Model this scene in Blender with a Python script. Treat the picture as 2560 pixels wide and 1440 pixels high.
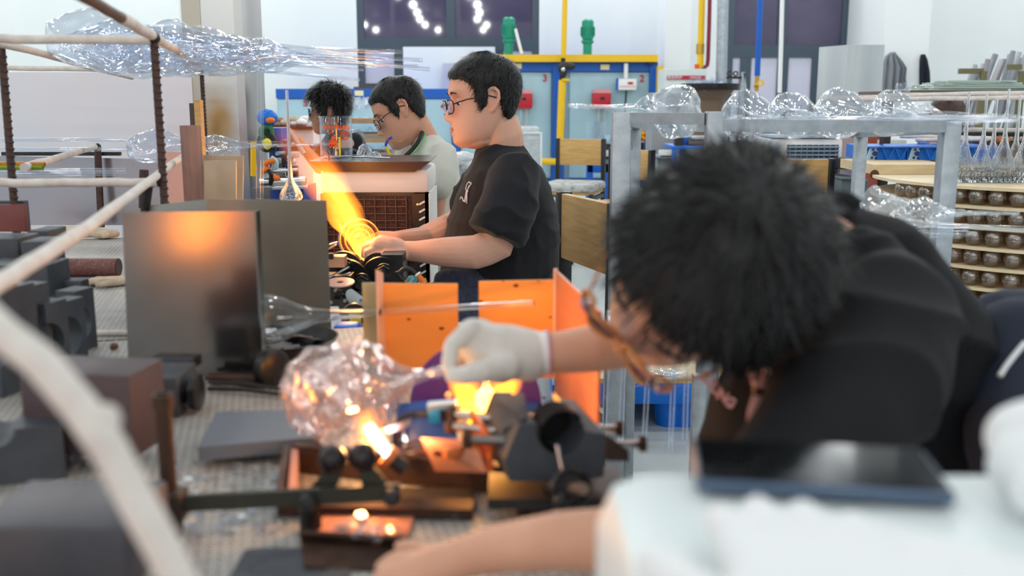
import bpy, bmesh, math, random
import numpy as np
from mathutils import Vector, Matrix, noise
for o in list(bpy.data.objects): bpy.data.objects.remove(o)
SC = bpy.context.scene; C = SC.collection
R = math.radians; PI = math.pi
random.seed(7); rng = np.random.default_rng(7)
# ---------------------------------------------------------------- camera, world, lamps, exposure
CAM_H, TH, F = 1.2, R(10.7), 2489.0
cd = bpy.data.cameras.new('camera'); cam = bpy.data.objects.new('camera', cd); C.objects.link(cam)
cam.location = (0, 0, CAM_H); cam.rotation_euler = (R(90) - TH, 0, 0)
cd.sensor_width = 36; cd.lens = F * 36 / 2560; cd.clip_start = .02; cd.clip_end = 100
cd.dof.use_dof = True; cd.dof.focus_distance = 3.5; cd.dof.aperture_fstop = 3.4
SC.camera = cam
W = bpy.data.worlds.new('world'); SC.world = W; W.use_nodes = True
W.node_tree.nodes['Background'].inputs[0].default_value = (.05, .05, .09, 1)
W.node_tree.nodes['Background'].inputs[1].default_value = 1
vs = SC.view_settings; vs.view_transform = 'Standard'; vs.look = 'None'; vs.gamma = 1; vs.use_curve_mapping = False
vs.exposure = 0.45
cy = SC.cycles
cy.max_bounces = 18; cy.diffuse_bounces = 3; cy.glossy_bounces = 6; cy.transmission_bounces = 16; cy.use_adaptive_sampling = True; cy.adaptive_threshold = .02; cy.adaptive_min_samples = 12; cy.transparent_max_bounces = 28
cy.caustics_reflective = False; cy.caustics_refractive = False; cy.sample_clamp_indirect = 6; cy.use_denoising = True
LAMP_W = 46
for lx in (-8, -4.6, -1.6, 1.6, 4.6, 8):                       # high-bay lamps under the hall roof
    for ly in (-31, -27, -23, -19, -15, -11, -7, -3, .4, 3.4, 6.4, 9.8, 14.1):
        L = bpy.data.lights.new('high_bay_light', 'POINT'); L.shadow_soft_size = .15; L.energy = LAMP_W * (1.9 if ly > 13 else 1.3 if ly > 9 else .85 if -4 < ly < 1 else 1); L.color = (1, 1, .965)
        o = bpy.data.objects.new('high_bay_light', L); C.objects.link(o); o.location = (lx + random.uniform(-.3, .3), ly, 5.3)
def glow(loc, w, col, r=.02):                                # light given off by a flame
    L = bpy.data.lights.new('flame_light', 'POINT'); L.energy = w; L.color = col; L.shadow_soft_size = r
    o = bpy.data.objects.new('flame_light', L); C.objects.link(o); o.location = loc; return o
# ---------------------------------------------------------------- helpers
def _d(px, py):
    u, v = (px - 1280) / F, (720 - py) / F
    return Vector((u, math.cos(TH) + v * math.sin(TH), -math.sin(TH) + v * math.cos(TH)))
def P(px, py, Y):                                            # point at distance Y seen at a pixel
    d = _d(px, py); return Vector((0, 0, CAM_H)) + d * (Y / d.y)
def PZ(px, py, z):                                           # point at height z seen at a pixel
    d = _d(px, py); return Vector((0, 0, CAM_H)) + d * ((z - CAM_H) / d.z)
def mp(p):                                                   # metres per pixel at a point
    return (p.y * math.cos(TH) + (CAM_H - p.z) * math.sin(TH)) / F
def lin(c):
    return tuple(((v / 255) / 12.92 if v / 255 <= .04045 else ((v / 255 + .055) / 1.055) ** 2.4) for v in c[:3])
BX = Vector((.970, .243, 0)); BY = Vector((-.243, .970, 0)); UP = Vector((0, 0, 1))   # the benches run askew to the hall
def frame(z, x=None):
    z = Vector(z).normalized(); x = Vector(x) if x is not None else (Vector((0, 0, 1)) if abs(z.z) < .9 else Vector((1, 0, 0)))
    x = (x - z * x.dot(z)).normalized(); y = z.cross(x)
    return x, y, z
def RZ(a): return Matrix.Rotation(R(a), 3, 'Z')
BENCH = Matrix((BX, BY, UP)).transposed()
OFF = {}
class MB:
    def __init__(s): s.v = []; s.f = []
    def add(s, vs, fs):
        n = len(s.v); s.v += [Vector(p) for p in vs]; s.f += [tuple(i + n for i in f) for f in fs]; return s
    def box(s, c, sz, rot=None, b=0.0):
        c = Vector(c); hx, hy, hz = sz[0] / 2, sz[1] / 2, sz[2] / 2
        if b > 0:
            bm = bmesh.new(); bmesh.ops.create_cube(bm, size=1)
            for v in bm.verts: v.co = Vector((v.co.x * sz[0], v.co.y * sz[1], v.co.z * sz[2]))
            bmesh.ops.bevel(bm, geom=bm.edges[:], offset=b, segments=2, affect='EDGES', profile=.5)
            bm.verts.index_update()
            vv = [v.co.copy() for v in bm.verts]; ff = [[v.index for v in f.verts] for f in bm.faces]; bm.free()
        else:
            vv = [Vector((x, y, z)) for x in (-hx, hx) for y in (-hy, hy) for z in (-hz, hz)]
            ff = [(0, 1, 3, 2), (4, 6, 7, 5), (0, 4, 5, 1), (2, 3, 7, 6), (0, 2, 6, 4), (1, 5, 7, 3)]
        if rot is not None: vv = [rot @ v for v in vv]
        return s.add([c + v for v in vv], ff)
    def bb(s, x0, x1, y0, y1, z0, z1, b=0.0): return s.box(((x0 + x1) / 2, (y0 + y1) / 2, (z0 + z1) / 2), (x1 - x0, y1 - y0, z1 - z0), None, b)
    def tube(s, pts, r, n=8, cap=True, sx=1.0):
        pts = [Vector(p) for p in pts]; m = len(pts); rr = r if isinstance(r, (list, tuple)) else [r] * m
        x = None; vv = []; ff = []
        for i in range(m):
            t = (pts[min(i + 1, m - 1)] - pts[max(i - 1, 0)])
            if t.length < 1e-9: t = Vector((0, 0, 1))
            x, y, t = frame(t, x)
            for k in range(n):
                a = 2 * PI * k / n; vv.append(pts[i] + (x * math.cos(a) * sx + y * math.sin(a)) * rr[i])
        for i in range(m - 1):
            for k in range(n):
                k2 = (k + 1) % n; ff.append((i * n + k, i * n + k2, (i + 1) * n + k2, (i + 1) * n + k))
        if cap: ff += [tuple(range(n - 1, -1, -1)), tuple(range((m - 1) * n, m * n))]
        return s.add(vv, ff)
    def lathe(s, o, ax, prof, n=24, x=None, close=False, warp=None):
        o = Vector(o); x, y, z = frame(ax, x); vv = []; ff = []; m = len(prof)
        for j, (r, h) in enumerate(prof):
            for k in range(n):
                a = 2 * PI * k / n; rr = max(r, 1e-5) * (warp(a, h) if warp else 1)
                vv.append(o + z * h + (x * math.cos(a) + y * math.sin(a)) * rr)
        for j in range(m - 1 + (1 if close else 0)):
            j2 = (j + 1) % m
            for k in range(n):
                k2 = (k + 1) % n; ff.append((j * n + k, j * n + k2, j2 * n + k2, j2 * n + k))
        return s.add(vv, ff)
    def cyl(s, p0, p1, r, n=16, r1=None): return s.tube([p0, p1], [r, r if r1 is None else r1], n)
    def ring(s, c, ax, ro, ri, w, n=24):
        return s.lathe(c, ax, [(ro, -w / 2), (ro, w / 2), (ri, w / 2), (ri, -w / 2)], n, close=True)
    def disc(s, c, ax, r, w, n=32):
        return s.lathe(c, ax, [(0, -w / 2), (r, -w / 2), (r, w / 2), (0, w / 2)], n)
    def ball(s, c, r, rot=None, n=16, m=10):
        c = Vector(c); r = (r, r, r) if not isinstance(r, (tuple, list)) else r; vv = []; ff = []
        for j in range(m + 1):
            t = PI * j / m
            for k in range(n):
                a = 2 * PI * k / n
                p = Vector((r[0] * max(math.sin(t), 1e-4) * math.cos(a), r[1] * max(math.sin(t), 1e-4) * math.sin(a), -r[2] * math.cos(t)))
                vv.append(c + (rot @ p if rot is not None else p))
        for j in range(m):
            for k in range(n):
                k2 = (k + 1) % n; ff.append((j * n + k, j * n + k2, (j + 1) * n + k2, (j + 1) * n + k))
        return s.add(vv, ff)
    def prism(s, poly, o, ux, uy, w):                        # polygon (2-D) in the plane ux, uy, extruded by the vector w
        o, ux, uy, w = Vector(o), Vector(ux), Vector(uy), Vector(w); n = len(poly)
        a = [o + ux * p[0] + uy * p[1] for p in poly]
        ff = [tuple(range(n)), tuple(range(2 * n - 1, n - 1, -1))] + [(i, i + n, (i + 1) % n + n, (i + 1) % n) for i in range(n)]
        return s.add(a + [p + w for p in a], ff)
    def sheet(s, a, b, c, d, th):                            # four corners, thickness
        a, b, c, d = map(Vector, (a, b, c, d)); nrm = (b - a).cross(d - a).normalized() * th
        return s.add([a, b, c, d, a + nrm, b + nrm, c + nrm, d + nrm], [(3, 2, 1, 0), (4, 5, 6, 7), (0, 1, 5, 4), (1, 2, 6, 5), (2, 3, 7, 6), (3, 0, 4, 7)])
    def loft(s, rings, n=24, ax=None):                       # rings: (centre, rx, ry) ellipses in x / y, closed ends
        vv = []; ff = []; m = len(rings)
        for c, rx, ry in rings:
            for k in range(n):
                a = 2 * PI * k / n; vv.append(Vector(c) + Vector((rx * math.cos(a), ry * math.sin(a), 0)))
        for j in range(m - 1):
            for k in range(n):
                k2 = (k + 1) % n; ff.append((j * n + k, j * n + k2, (j + 1) * n + k2, (j + 1) * n + k))
        ff += [tuple(range(n - 1, -1, -1)), tuple(range((m - 1) * n, m * n))]
        return s.add(vv, ff)
    def chain(s, pts, n=14):                                 # tapered limb with round ends; pts: (Vector, radius)
        q = [(Vector(p), r) for p, r in pts]
        P0, r0 = q[0]; P1, r1 = q[-1]; d0 = (q[1][0] - P0).normalized(); d1 = (P1 - q[-2][0]).normalized()
        pp, rr = [], []
        for t in (80, 50, 25): pp.append(P0 - d0 * r0 * math.sin(R(t))); rr.append(r0 * math.cos(R(t)))
        for i, (p, r) in enumerate(q):
            pp.append(p); rr.append(r)
            if i < len(q) - 1: pp.append((p + q[i + 1][0]) / 2); rr.append((r + q[i + 1][1]) / 2)
        for t in (25, 50, 80): pp.append(P1 + d1 * r1 * math.sin(R(t))); rr.append(r1 * math.cos(R(t)))
        return s.tube(pp, rr, n)
    def build(s, name, mat, parent=None, smooth=True, ang=38):
        off = OFF.get(parent.name, Vector()) if parent else Vector()
        me = bpy.data.meshes.new(name); me.from_pydata([tuple(p - off) for p in s.v], [], s.f); me.update()
        if mat: me.materials.append(mat)
        if smooth:
            me.polygons.foreach_set('use_smooth', [True] * len(me.polygons)); me.set_sharp_from_angle(angle=R(ang))
        o = bpy.data.objects.new(name, me); C.objects.link(o)
        if parent: o.parent = parent; OFF[o.name] = off
        return o
def tag(o, label=None, cat=None, group=None, kind=None):
    for k, v in (('label', label), ('category', cat), ('group', group), ('kind', kind)):
        if v: o[k] = v
    return o
def thing(name, label, cat, loc, group=None):
    o = bpy.data.objects.new(name, None); C.objects.link(o); o.location = loc; o.empty_display_size = .05
    OFF[o.name] = Vector(loc); return tag(o, label, cat, group)
def one(mb, name, mat, label, cat, group=None, smooth=True, ang=38):   # a thing that is one mesh, its origin at its centre
    c = sum(mb.v, Vector()) / len(mb.v); mb.v = [p - c for p in mb.v]
    o = mb.build(name, mat, None, smooth, ang); o.location = c; OFF[o.name] = c; return tag(o, label, cat, group)
def struct(name, mb, mat, parent=None, smooth=False):
    o = mb.build(name, mat, parent, smooth)
    if not parent: o['kind'] = 'structure'
    return o
def dup(root, loc, rotz=0, label=None, group=None, scale=1, rot=None):
    r = root.copy(); C.objects.link(r); r.location = loc; r.rotation_euler = rot or (0, 0, rotz); r.scale = (scale,) * 3 if not isinstance(scale, tuple) else scale
    if label: r['label'] = label
    if group: r['group'] = group
    for ch in root.children:
        c = ch.copy(); C.objects.link(c); c.parent = r
        for g in ch.children:
            d = g.copy(); C.objects.link(d); d.parent = c
    return r
def text(body, p, ux, uy, h, mat, name='lettering', parent=None, align='CENTER', depth=.0004, bold=0):
    cu = bpy.data.curves.new(name, 'FONT'); cu.body = body; cu.size = h; cu.align_x = align; cu.align_y = 'CENTER'; cu.extrude = depth; cu.offset = bold
    o = bpy.data.objects.new(name, cu); C.objects.link(o); cu.materials.append(mat)
    ux = Vector(ux).normalized(); uz = ux.cross(Vector(uy)).normalized(); uy = uz.cross(ux)
    m = Matrix((ux, uy, uz)).transposed().to_4x4(); m.translation = Vector(p) - (OFF.get(parent.name, Vector()) if parent else Vector())
    o.matrix_local = m
    dg = bpy.context.evaluated_depsgraph_get(); me = bpy.data.meshes.new_from_object(o.evaluated_get(dg)); o2 = bpy.data.objects.new(name, me); C.objects.link(o2)
    bpy.data.objects.remove(o); o2.matrix_local = m
    if parent: o2.parent = parent; OFF[o2.name] = Vector(p)
    return o2
# ---------------------------------------------------------------- materials
MATS = {}
def _new(name):
    m = bpy.data.materials.new(name); m.use_nodes = True; MATS[name] = m; return m, m.node_tree, m.node_tree.nodes, m.node_tree.links
def M(name, rgb=None, rough=.5, metal=0, var=None, bump=None, spec=.5, coat=0, sss=0, sheen=0, stretch=None, trans=0, ior=1.45, aniso=0):
    if name in MATS: return MATS[name]
    m, t, N, L = _new(name); b = N['Principled BSDF']; c = lin(rgb)
    b.inputs['Base Color'].default_value = (*c, 1); b.inputs['Roughness'].default_value = rough; b.inputs['Metallic'].default_value = metal
    b.inputs['Specular IOR Level'].default_value = spec; b.inputs['Coat Weight'].default_value = coat; b.inputs['IOR'].default_value = ior
    b.inputs['Transmission Weight'].default_value = trans; b.inputs['Anisotropic'].default_value = aniso
    if sss: b.inputs['Subsurface Weight'].default_value = sss; b.inputs['Subsurface Radius'].default_value = (.012, .005, .003); b.inputs['Subsurface Scale'].default_value = 1
    if sheen: b.inputs['Sheen Weight'].default_value = sheen
    if var or bump:
        tc = N.new('ShaderNodeTexCoord'); mpn = N.new('ShaderNodeMapping'); L.new(tc.outputs['Object'], mpn.inputs[0])
        mpn.inputs['Scale'].default_value = stretch or (1, 1, 1)
    if var:                                                  # var = (scale, rgb2, low, high)
        n = N.new('ShaderNodeTexNoise'); n.inputs['Scale'].default_value = var[0]; n.inputs['Detail'].default_value = 5; n.inputs['Roughness'].default_value = .6
        L.new(mpn.outputs[0], n.inputs['Vector'])
        rp = N.new('ShaderNodeValToRGB'); rp.color_ramp.elements[0].color = (*c, 1); rp.color_ramp.elements[1].color = (*lin(var[1]), 1)
        rp.color_ramp.elements[0].position = var[2] if len(var) > 2 else .35; rp.color_ramp.elements[1].position = var[3] if len(var) > 3 else .7
        L.new(n.outputs[0], rp.inputs[0]); L.new(rp.outputs[0], b.inputs['Base Color'])
    if bump:
        n2 = N.new('ShaderNodeTexNoise'); n2.inputs['Scale'].default_value = bump[0]; n2.inputs['Detail'].default_value = 4
        L.new(mpn.outputs[0], n2.inputs['Vector'])
        bp = N.new('ShaderNodeBump'); bp.inputs['Strength'].default_value = bump[1]; bp.inputs['Distance'].default_value = bump[2] if len(bump) > 2 else .002
        L.new(n2.outputs[0], bp.inputs['Height']); L.new(bp.outputs[0], b.inputs['Normal'])
    return m
def GL(name, ior=1.5, tint=(250, 252, 255), rough=.02, bump=None):   # thin blown glass: transparent wall with Fresnel reflection
    if name in MATS: return MATS[name]
    m, t, N, L = _new(name); N.remove(N['Principled BSDF']); out = N['Material Output']
    tr = N.new('ShaderNodeBsdfTransparent'); tr.inputs[0].default_value = (*lin(tint), 1)
    gl = N.new('ShaderNodeBsdfGlossy'); gl.inputs['Roughness'].default_value = rough; gl.inputs[0].default_value = (1, 1, 1, 1)
    fr = N.new('ShaderNodeFresnel'); ge = N.new('ShaderNodeNewGeometry'); mi = N.new('ShaderNodeMix'); mi.inputs[2].default_value = ior; mi.inputs[3].default_value = 1 / ior
    L.new(ge.outputs['Backfacing'], mi.inputs[0]); L.new(mi.outputs[0], fr.inputs[0])     # a thin wall reflects alike from both sides
    mx = N.new('ShaderNodeMixShader'); L.new(fr.outputs[0], mx.inputs[0]); L.new(tr.outputs[0], mx.inputs[1]); L.new(gl.outputs[0], mx.inputs[2]); L.new(mx.outputs[0], out.inputs[0])
    if bump:
        tc = N.new('ShaderNodeTexCoord'); n = N.new('ShaderNodeTexNoise'); n.inputs['Scale'].default_value = bump[0]; L.new(tc.outputs['Object'], n.inputs['Vector'])
        bp = N.new('ShaderNodeBump'); bp.inputs['Strength'].default_value = bump[1]; bp.inputs['Distance'].default_value = .01
        L.new(n.outputs[0], bp.inputs['Height']); L.new(bp.outputs[0], gl.inputs['Normal']); L.new(bp.outputs[0], fr.inputs['Normal'])
    return m
def RG_(name, tint=(250, 252, 254), bump=None, ior=1.47):     # thick walled solid glass
    m = M(name, tint, .025, 0, None, bump, trans=1, ior=ior); return m
def shell(pr, th):                                           # wall thickness: outer profile and back along the inside
    q = [(max(r - th, 0), h) for r, h in pr]; q = [(r, h + (th if i == 0 else 0)) for i, (r, h) in enumerate(q)]
    return list(pr) + q[::-1]
def EM(name, rgb, s):
    if name in MATS: return MATS[name]
    m, t, N, L = _new(name); b = N['Principled BSDF']; b.inputs['Base Color'].default_value = (*lin(rgb), 1)
    b.inputs['Emission Color'].default_value = (*lin(rgb), 1); b.inputs['Emission Strength'].default_value = s; return m
def FLAME(name, length, radius, strength, hot=(1, .52, .05), cool=(1, .17, .006), sc=9, tipfade=.55, core=.5):
    # burning gas: volume emission that thins out from the axis (local z) and towards the tip, broken up by noise
    m, t, N, L = _new(name); N.remove(N['Principled BSDF']); out = N['Material Output']
    def math_(op, a, b=None, clamp=False):
        n = N.new('ShaderNodeMath'); n.operation = op; n.use_clamp = clamp
        for i, v in enumerate((a, b)):
            if v is None: continue
            if isinstance(v, (int, float)): n.inputs[i].default_value = v
            else: L.new(v, n.inputs[i])
        return n.outputs[0]
    tc = N.new('ShaderNodeTexCoord'); sp = N.new('ShaderNodeSeparateXYZ'); L.new(tc.outputs['Object'], sp.inputs[0])
    mpn = N.new('ShaderNodeMapping'); mpn.inputs['Scale'].default_value = (1, 1, .3); L.new(tc.outputs['Object'], mpn.inputs[0])
    ns = N.new('ShaderNodeTexNoise'); ns.inputs['Scale'].default_value = sc / radius * .11; ns.inputs['Detail'].default_value = 3; L.new(mpn.outputs[0], ns.inputs['Vector'])
    x2 = math_('MULTIPLY', sp.outputs[0], sp.outputs[0]); y2 = math_('MULTIPLY', sp.outputs[1], sp.outputs[1])
    rr = math_('DIVIDE', math_('SQRT', math_('ADD', x2, y2)), radius)
    zz = math_('DIVIDE', sp.outputs[2], length)
    rad = math_('SUBTRACT', 1.0, math_('POWER', rr, 1.6), True)
    fade = math_('POWER', math_('SUBTRACT', 1.0, zz, True), tipfade)
    nz = math_('MULTIPLY', math_('SUBTRACT', ns.outputs[0], .34, True), 3.2)
    d = math_('MULTIPLY', math_('MULTIPLY', rad, fade), nz)
    em = N.new('ShaderNodeEmission'); rp = N.new('ShaderNodeValToRGB')
    rp.color_ramp.elements[0].color = (*cool, 1); rp.color_ramp.elements[1].color = (*hot, 1); rp.color_ramp.elements[1].position = core
    L.new(d, rp.inputs[0]); L.new(rp.outputs[0], em.inputs[0]); L.new(math_('MULTIPLY', d, strength), em.inputs[1]); L.new(em.outputs[0], out.inputs['Volume'])
    m.cycles.volume_step_rate = .35
    return m
WHITE = M('wall_paint', (236, 241, 243), .6, var=(.7, (230, 237, 240)), spec=.2)
PILLAR = M('pillar_paint', (240, 244, 247), .6, spec=.2)
FLOOR = M('floor_paint', (204, 211, 211), .3, var=(1.5, (192, 200, 200)))
SLATE = M('window_frame_paint', (62, 78, 92), .45)
GALV = M('galvanised_steel', (176, 183, 190), .42, .55, var=(24, (150, 158, 166)), bump=(60, .1))
STEEL = M('sheet_steel', (150, 150, 150), .3, 1, var=(5, (105, 107, 110)), stretch=(1, 1, .25))
DSTEEL = M('dark_steel', (52, 52, 54), .38, .85, var=(30, (75, 72, 70)))
BRIGHT = M('bright_steel', (200, 200, 200), .25, 1)
IRON = M('black_iron', (40, 40, 42), .5, .3, var=(18, (58, 56, 56)))
RUST = M('rusty_iron', (84, 60, 48), .6, .55, var=(26, (58, 44, 38)), bump=(80, .3))
GRAPH = M('graphite', (70, 76, 84), .52, 0, var=(14, (56, 60, 68)), bump=(120, .12), spec=.55)
BLACK = M('black_plastic', (22, 22, 24), .35)
GLASS = GL('blown_glass', 1.5)
GLASSB = GL('wavy_glass', 1.72, bump=(14, .35))
TUBEG = GL('tube_glass', 1.75)
WRAP = M('fibre_wrap', (226, 220, 214), .85, var=(30, (205, 194, 188)), bump=(90, .4))
PLY = M('plywood', (226, 206, 168), .6, var=(7, (206, 180, 138)), stretch=(1, 6, 6))
CREAM = M('cotton_cream', (222, 206, 182), .95, var=(40, (190, 168, 142)), bump=(200, .4))
COTTON = M('cotton_white', (236, 238, 240), .95, bump=(260, .35), sheen=.2)
YEL = M('yellow_paint', (240, 192, 20), .4)
BLUE = M('blue_paint', (8, 92, 190), .42)
BLUEP = M('blue_plastic', (6, 112, 216), .35)
FURN = M('furnace_panel_paint', (172, 206, 220), .45, var=(2, (162, 196, 212)), spec=.4)
RED = M('red_paint', (190, 24, 44), .4)
GREENM = M('green_enamel', (24, 146, 116), .35)
ORANGE = M('orange_plastic', (240, 120, 30), .4)
WPLASTIC = M('white_plastic', (240, 242, 244), .35)
WOOD = M('chair_wood', (216, 176, 112), .45, var=(9, (196, 150, 86)), stretch=(1, 1, 9))
# ================================================================ the hall
YB = 15.0; XL, XR, YF0, ZC = -10.5, 10.5, -34.0, 6.0
def X(px, Y, py=250): return P(px, py, Y).x
def Zc(py, Y): return P(1280, py, Y).z
m = MB()
m.bb(XL, XR, YF0, YB + .3, -.1, 0); struct('floor', m, FLOOR)
m = MB(); m.bb(XL, XR, YF0, YB + .3, ZC, ZC + .1); struct('ceiling', m, M('roof_sheet', (128, 134, 140), .5))
m = MB(); m.bb(XL - .2, XL, YF0, YB + .3, 0, ZC); struct('wall_left', m, WHITE)
m = MB(); m.bb(XR, XR + .2, YF0, YB + .3, 0, ZC); struct('wall_right', m, WHITE)
m = MB(); m.bb(XL, XR, YF0 - .2, YF0, 0, ZC); struct('wall_front', m, WHITE)
w1x0, w1x1, w1z0 = X(897, YB), X(1347, YB), Zc(222, YB)
w2x0, w2x1, w2z0 = X(1812, YB), X(2112, YB), .5
wz1 = 3.6
m = MB()
m.bb(XL, w1x0, YB, YB + .25, 0, ZC); m.bb(w1x1, w2x0, YB, YB + .25, 0, ZC); m.bb(w2x1, XR, YB, YB + .25, 0, ZC)
m.bb(w1x0, w1x1, YB, YB + .25, 0, w1z0); m.bb(w1x0, w1x1, YB, YB + .25, wz1, ZC); m.bb(w2x0, w2x1, YB, YB + .25, wz1, ZC); m.bb(w2x0, w2x1, YB, YB + .25, 0, w2z0)
struct('wall_back', m, WHITE)
m = MB(); m.bb(X(1658, 14.3), X(1722, 14.3), 14.3, YB, 0, ZC); struct('pillar', m, PILLAR)
m = MB(); m.bb(X(2200, 13.5), X(2312, 13.5), 13.5, YB, 0, ZC); struct('pillar', m, PILLAR)
m = MB(); m.bb(X(462, 8), X(482, 8), 8.0, 8.3, 0, ZC); struct('trim_1', m, PILLAR)
NIGHT = M('night_glass', (84, 78, 104), .03, var=(.8, (62, 58, 88)), spec=.7)
FILM = M('frosted_film', (206, 206, 226), .5, spec=.3)
def window(nm, x0, x1, z0, zs, zt, vert, low):
    m = MB(); t = .1
    m.bb(x0, x0 + t, YB + .02, YB + .14, z0, zt); m.bb(x1 - t, x1, YB + .02, YB + .14, z0, zt)
    m.bb(x0, x1, YB + .025, YB + .135, zt - t, zt); m.bb(x0, x1, YB + .025, YB + .135, z0, z0 + t * .8); m.bb(x0, x1, YB + .025, YB + .135, zs - .09, zs + .09)
    for v in vert: m.bb(v - .06, v + .06, YB + .03, YB + .13, zs, zt)
    for v in low: m.bb(v - .08, v + .08, YB + .03, YB + .13, z0, zs)
    w = struct(nm, m, SLATE)
    e = [x0] + vert + [x1]
    for a, b in zip(e, e[1:]): struct('pane', MB().bb(a + .02, b - .02, YB + .06, YB + .075, zs, zt - .02), NIGHT, w)
    e = [x0] + low + [x1]
    for a, b in zip(e, e[1:]): struct('pane', MB().bb(a + .02, b - .02, YB + .06, YB + .075, z0 + .02, zs), FILM, w)
    return w
window('window_1', w1x0, w1x1, w1z0, Zc(110, YB), wz1, [X(1128, YB)], [X(1000, YB), X(1245, YB)])
window('window_2', w2x0, w2x1, w2z0, Zc(128, YB), wz1, [X(1948, YB)], [X(1862, YB), X(1955, YB), X(2040, YB)])
SILL = M('worn_sill', (108, 84, 72), .7)
m = MB(); m.bb(X(886, 14.9), X(1175, 14.9), 14.86, YB + .02, Zc(227, 14.9), Zc(217, 14.9)); struct('trim_2', m, SILL)
WBOARD = M('white_board', (238, 244, 250), .5)
one(MB().bb(X(1010, 14.7), X(1238, 14.7), 14.7, 14.74, Zc(222, 14.7), Zc(117, 14.7)), 'panel_board', WBOARD, 'plain white board leaning in the lower half of the window', 'board')
one(MB().bb(X(1108, 14.55), X(1180, 14.55), 14.55, 14.6, Zc(224, 14.55), Zc(158, 14.55)), 'panel_board', M('lilac_board', (206, 204, 224), .5), 'small pale lilac board standing in front of the white window board', 'board')
# ---- annealing furnaces along the back wall
def furnace(lab, x0, x1, top, panels, nums, y=13.9, foot=470):
    xa, xb = X(x0, y), X(x1, y); zt = Zc(top, y); z0 = .0
    t = thing('annealing_furnace', lab, 'furnace', ((xa + xb) / 2, y, 0), 'annealing furnaces along the back wall')
    MB().bb(xa, xb, y + .06, y + .9, .02, zt - .02).build('body', FURN, t)
    MB().bb(xa, xb, y, y + .92, zt - .13, zt).build('top_rail', BLUE, t); MB().bb(xa, xb, y, y + .92, 0, .12).build('bottom_rail', BLUE, t)
    for a, b in panels:
        MB().bb(X(a, y), X(b, y), y + .02, y + .08, .13, zt - .14, .008).build('door', FURN, t)
    for a, b in nums[1]: MB().bb(X(a, y), X(b, y), y - .03, y + .04, .02, zt - .01).build('post', BLUE, t)
    for s, px, py in nums[0]:
        text(s, (X(px, y), y + .004, Zc(py, y)), (1, 0, 0), (0, 0, 1), .13, RED, 'number', t, bold=.003)
    return t
f1 = furnace('tall blue framed furnace with numbers 2 and 3 under the yellow beam', 1240, 1642, 155, [(1258, 1378), (1424, 1622)], ([('3', 1362, 196), ('2', 1604, 197)], [(1381, 1398), (1400, 1412), (1622, 1642)]))
f2 = furnace('lower blue framed furnace with numbers 4 and 5 under the window', 690, 1232, 222, [(694, 1128), (1150, 1225)], ([('5', 763, 258), ('4', 1107, 266)], [(1132, 1148)]))
PLATE = M('brass_plate', (238, 232, 190), .5)
for px, py, t in ((1293, 165, f1), (1511, 168, f1), (898, 233, f2)): MB().box((X(px, 13.88), 13.885, Zc(py, 13.88)), (.12, .02, .07)).build('nameplate', PLATE, t)
# yellow beam and end post
t = thing('gas_beam', 'long yellow beam lying across the top of furnaces 2 and 3', 'beam', (X(1430, 13.8), 13.8, Zc(145, 13.8)))
MB().bb(X(1226, 13.8), X(1640, 13.8), 13.72, 13.9, Zc(155, 13.8), Zc(137, 13.8)).build('beam', YEL, t)
for px in (1270, 1625): MB().bb(X(px, 13.8) - .05, X(px, 13.8) + .05, 13.74, 13.88, Zc(160, 13.8), Zc(155, 13.8)).build('bracket', BLACK, t)
one(MB().bb(X(1640, 13.7), X(1655, 13.7), 13.6, 13.75, 0, Zc(166, 13.7)), 'guard_post', YEL, 'thick yellow post standing at the end of furnace 2', 'post')
# green stirring motors
def motor(px, top, bot, lab):
    y = 13.85; x = X(px, y); zt, zb = Zc(top, y), Zc(bot, y)
    h = zt - zb; t = thing('stirrer_motor', lab, 'motor', (x, y, zb), 'green motors on the furnaces')
    r = .085
    MB().lathe((x, y, zb), UP, [(0, 0), (.06, 0), (.06, .3 * h), (r, .36 * h), (r, .40 * h), (.065, .42 * h), (r, .5 * h), (r, .52 * h)], 16).build('gearbox', GREENM, t)
    b = MB().lathe((x, y, zb), UP, [(.0, .52 * h), (r, .52 * h), (r * 1.02, .8 * h), (0, .8 * h)], 20)
    for k in range(14):
        a = 2 * PI * k / 14; b.box((x + math.cos(a) * r * 1.05, y + math.sin(a) * r * 1.05, zb + .66 * h), (.018, .006, .26 * h), RZ(math.degrees(a)))
    b.build('housing', GREENM, t)
    MB().lathe((x, y, zb), UP, [(0, .8 * h), (r * .95, .8 * h), (r * .95, .95 * h), (r * .7, h), (0, h)], 20).build('fan_cover', GREENM, t)
motor(1272, 43, 137, 'green upright motor above furnace 3 with a white conduit beside it')
motor(1467, 49, 137, 'green upright motor above furnace 2 beside the yellow gas pipe')
one(MB().cyl(P(1288, 72, 13.8), P(1304, 134, 13.8), .022), 'conduit', WPLASTIC, 'slanted white conduit leaning beside the green motor', 'conduit')
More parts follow.
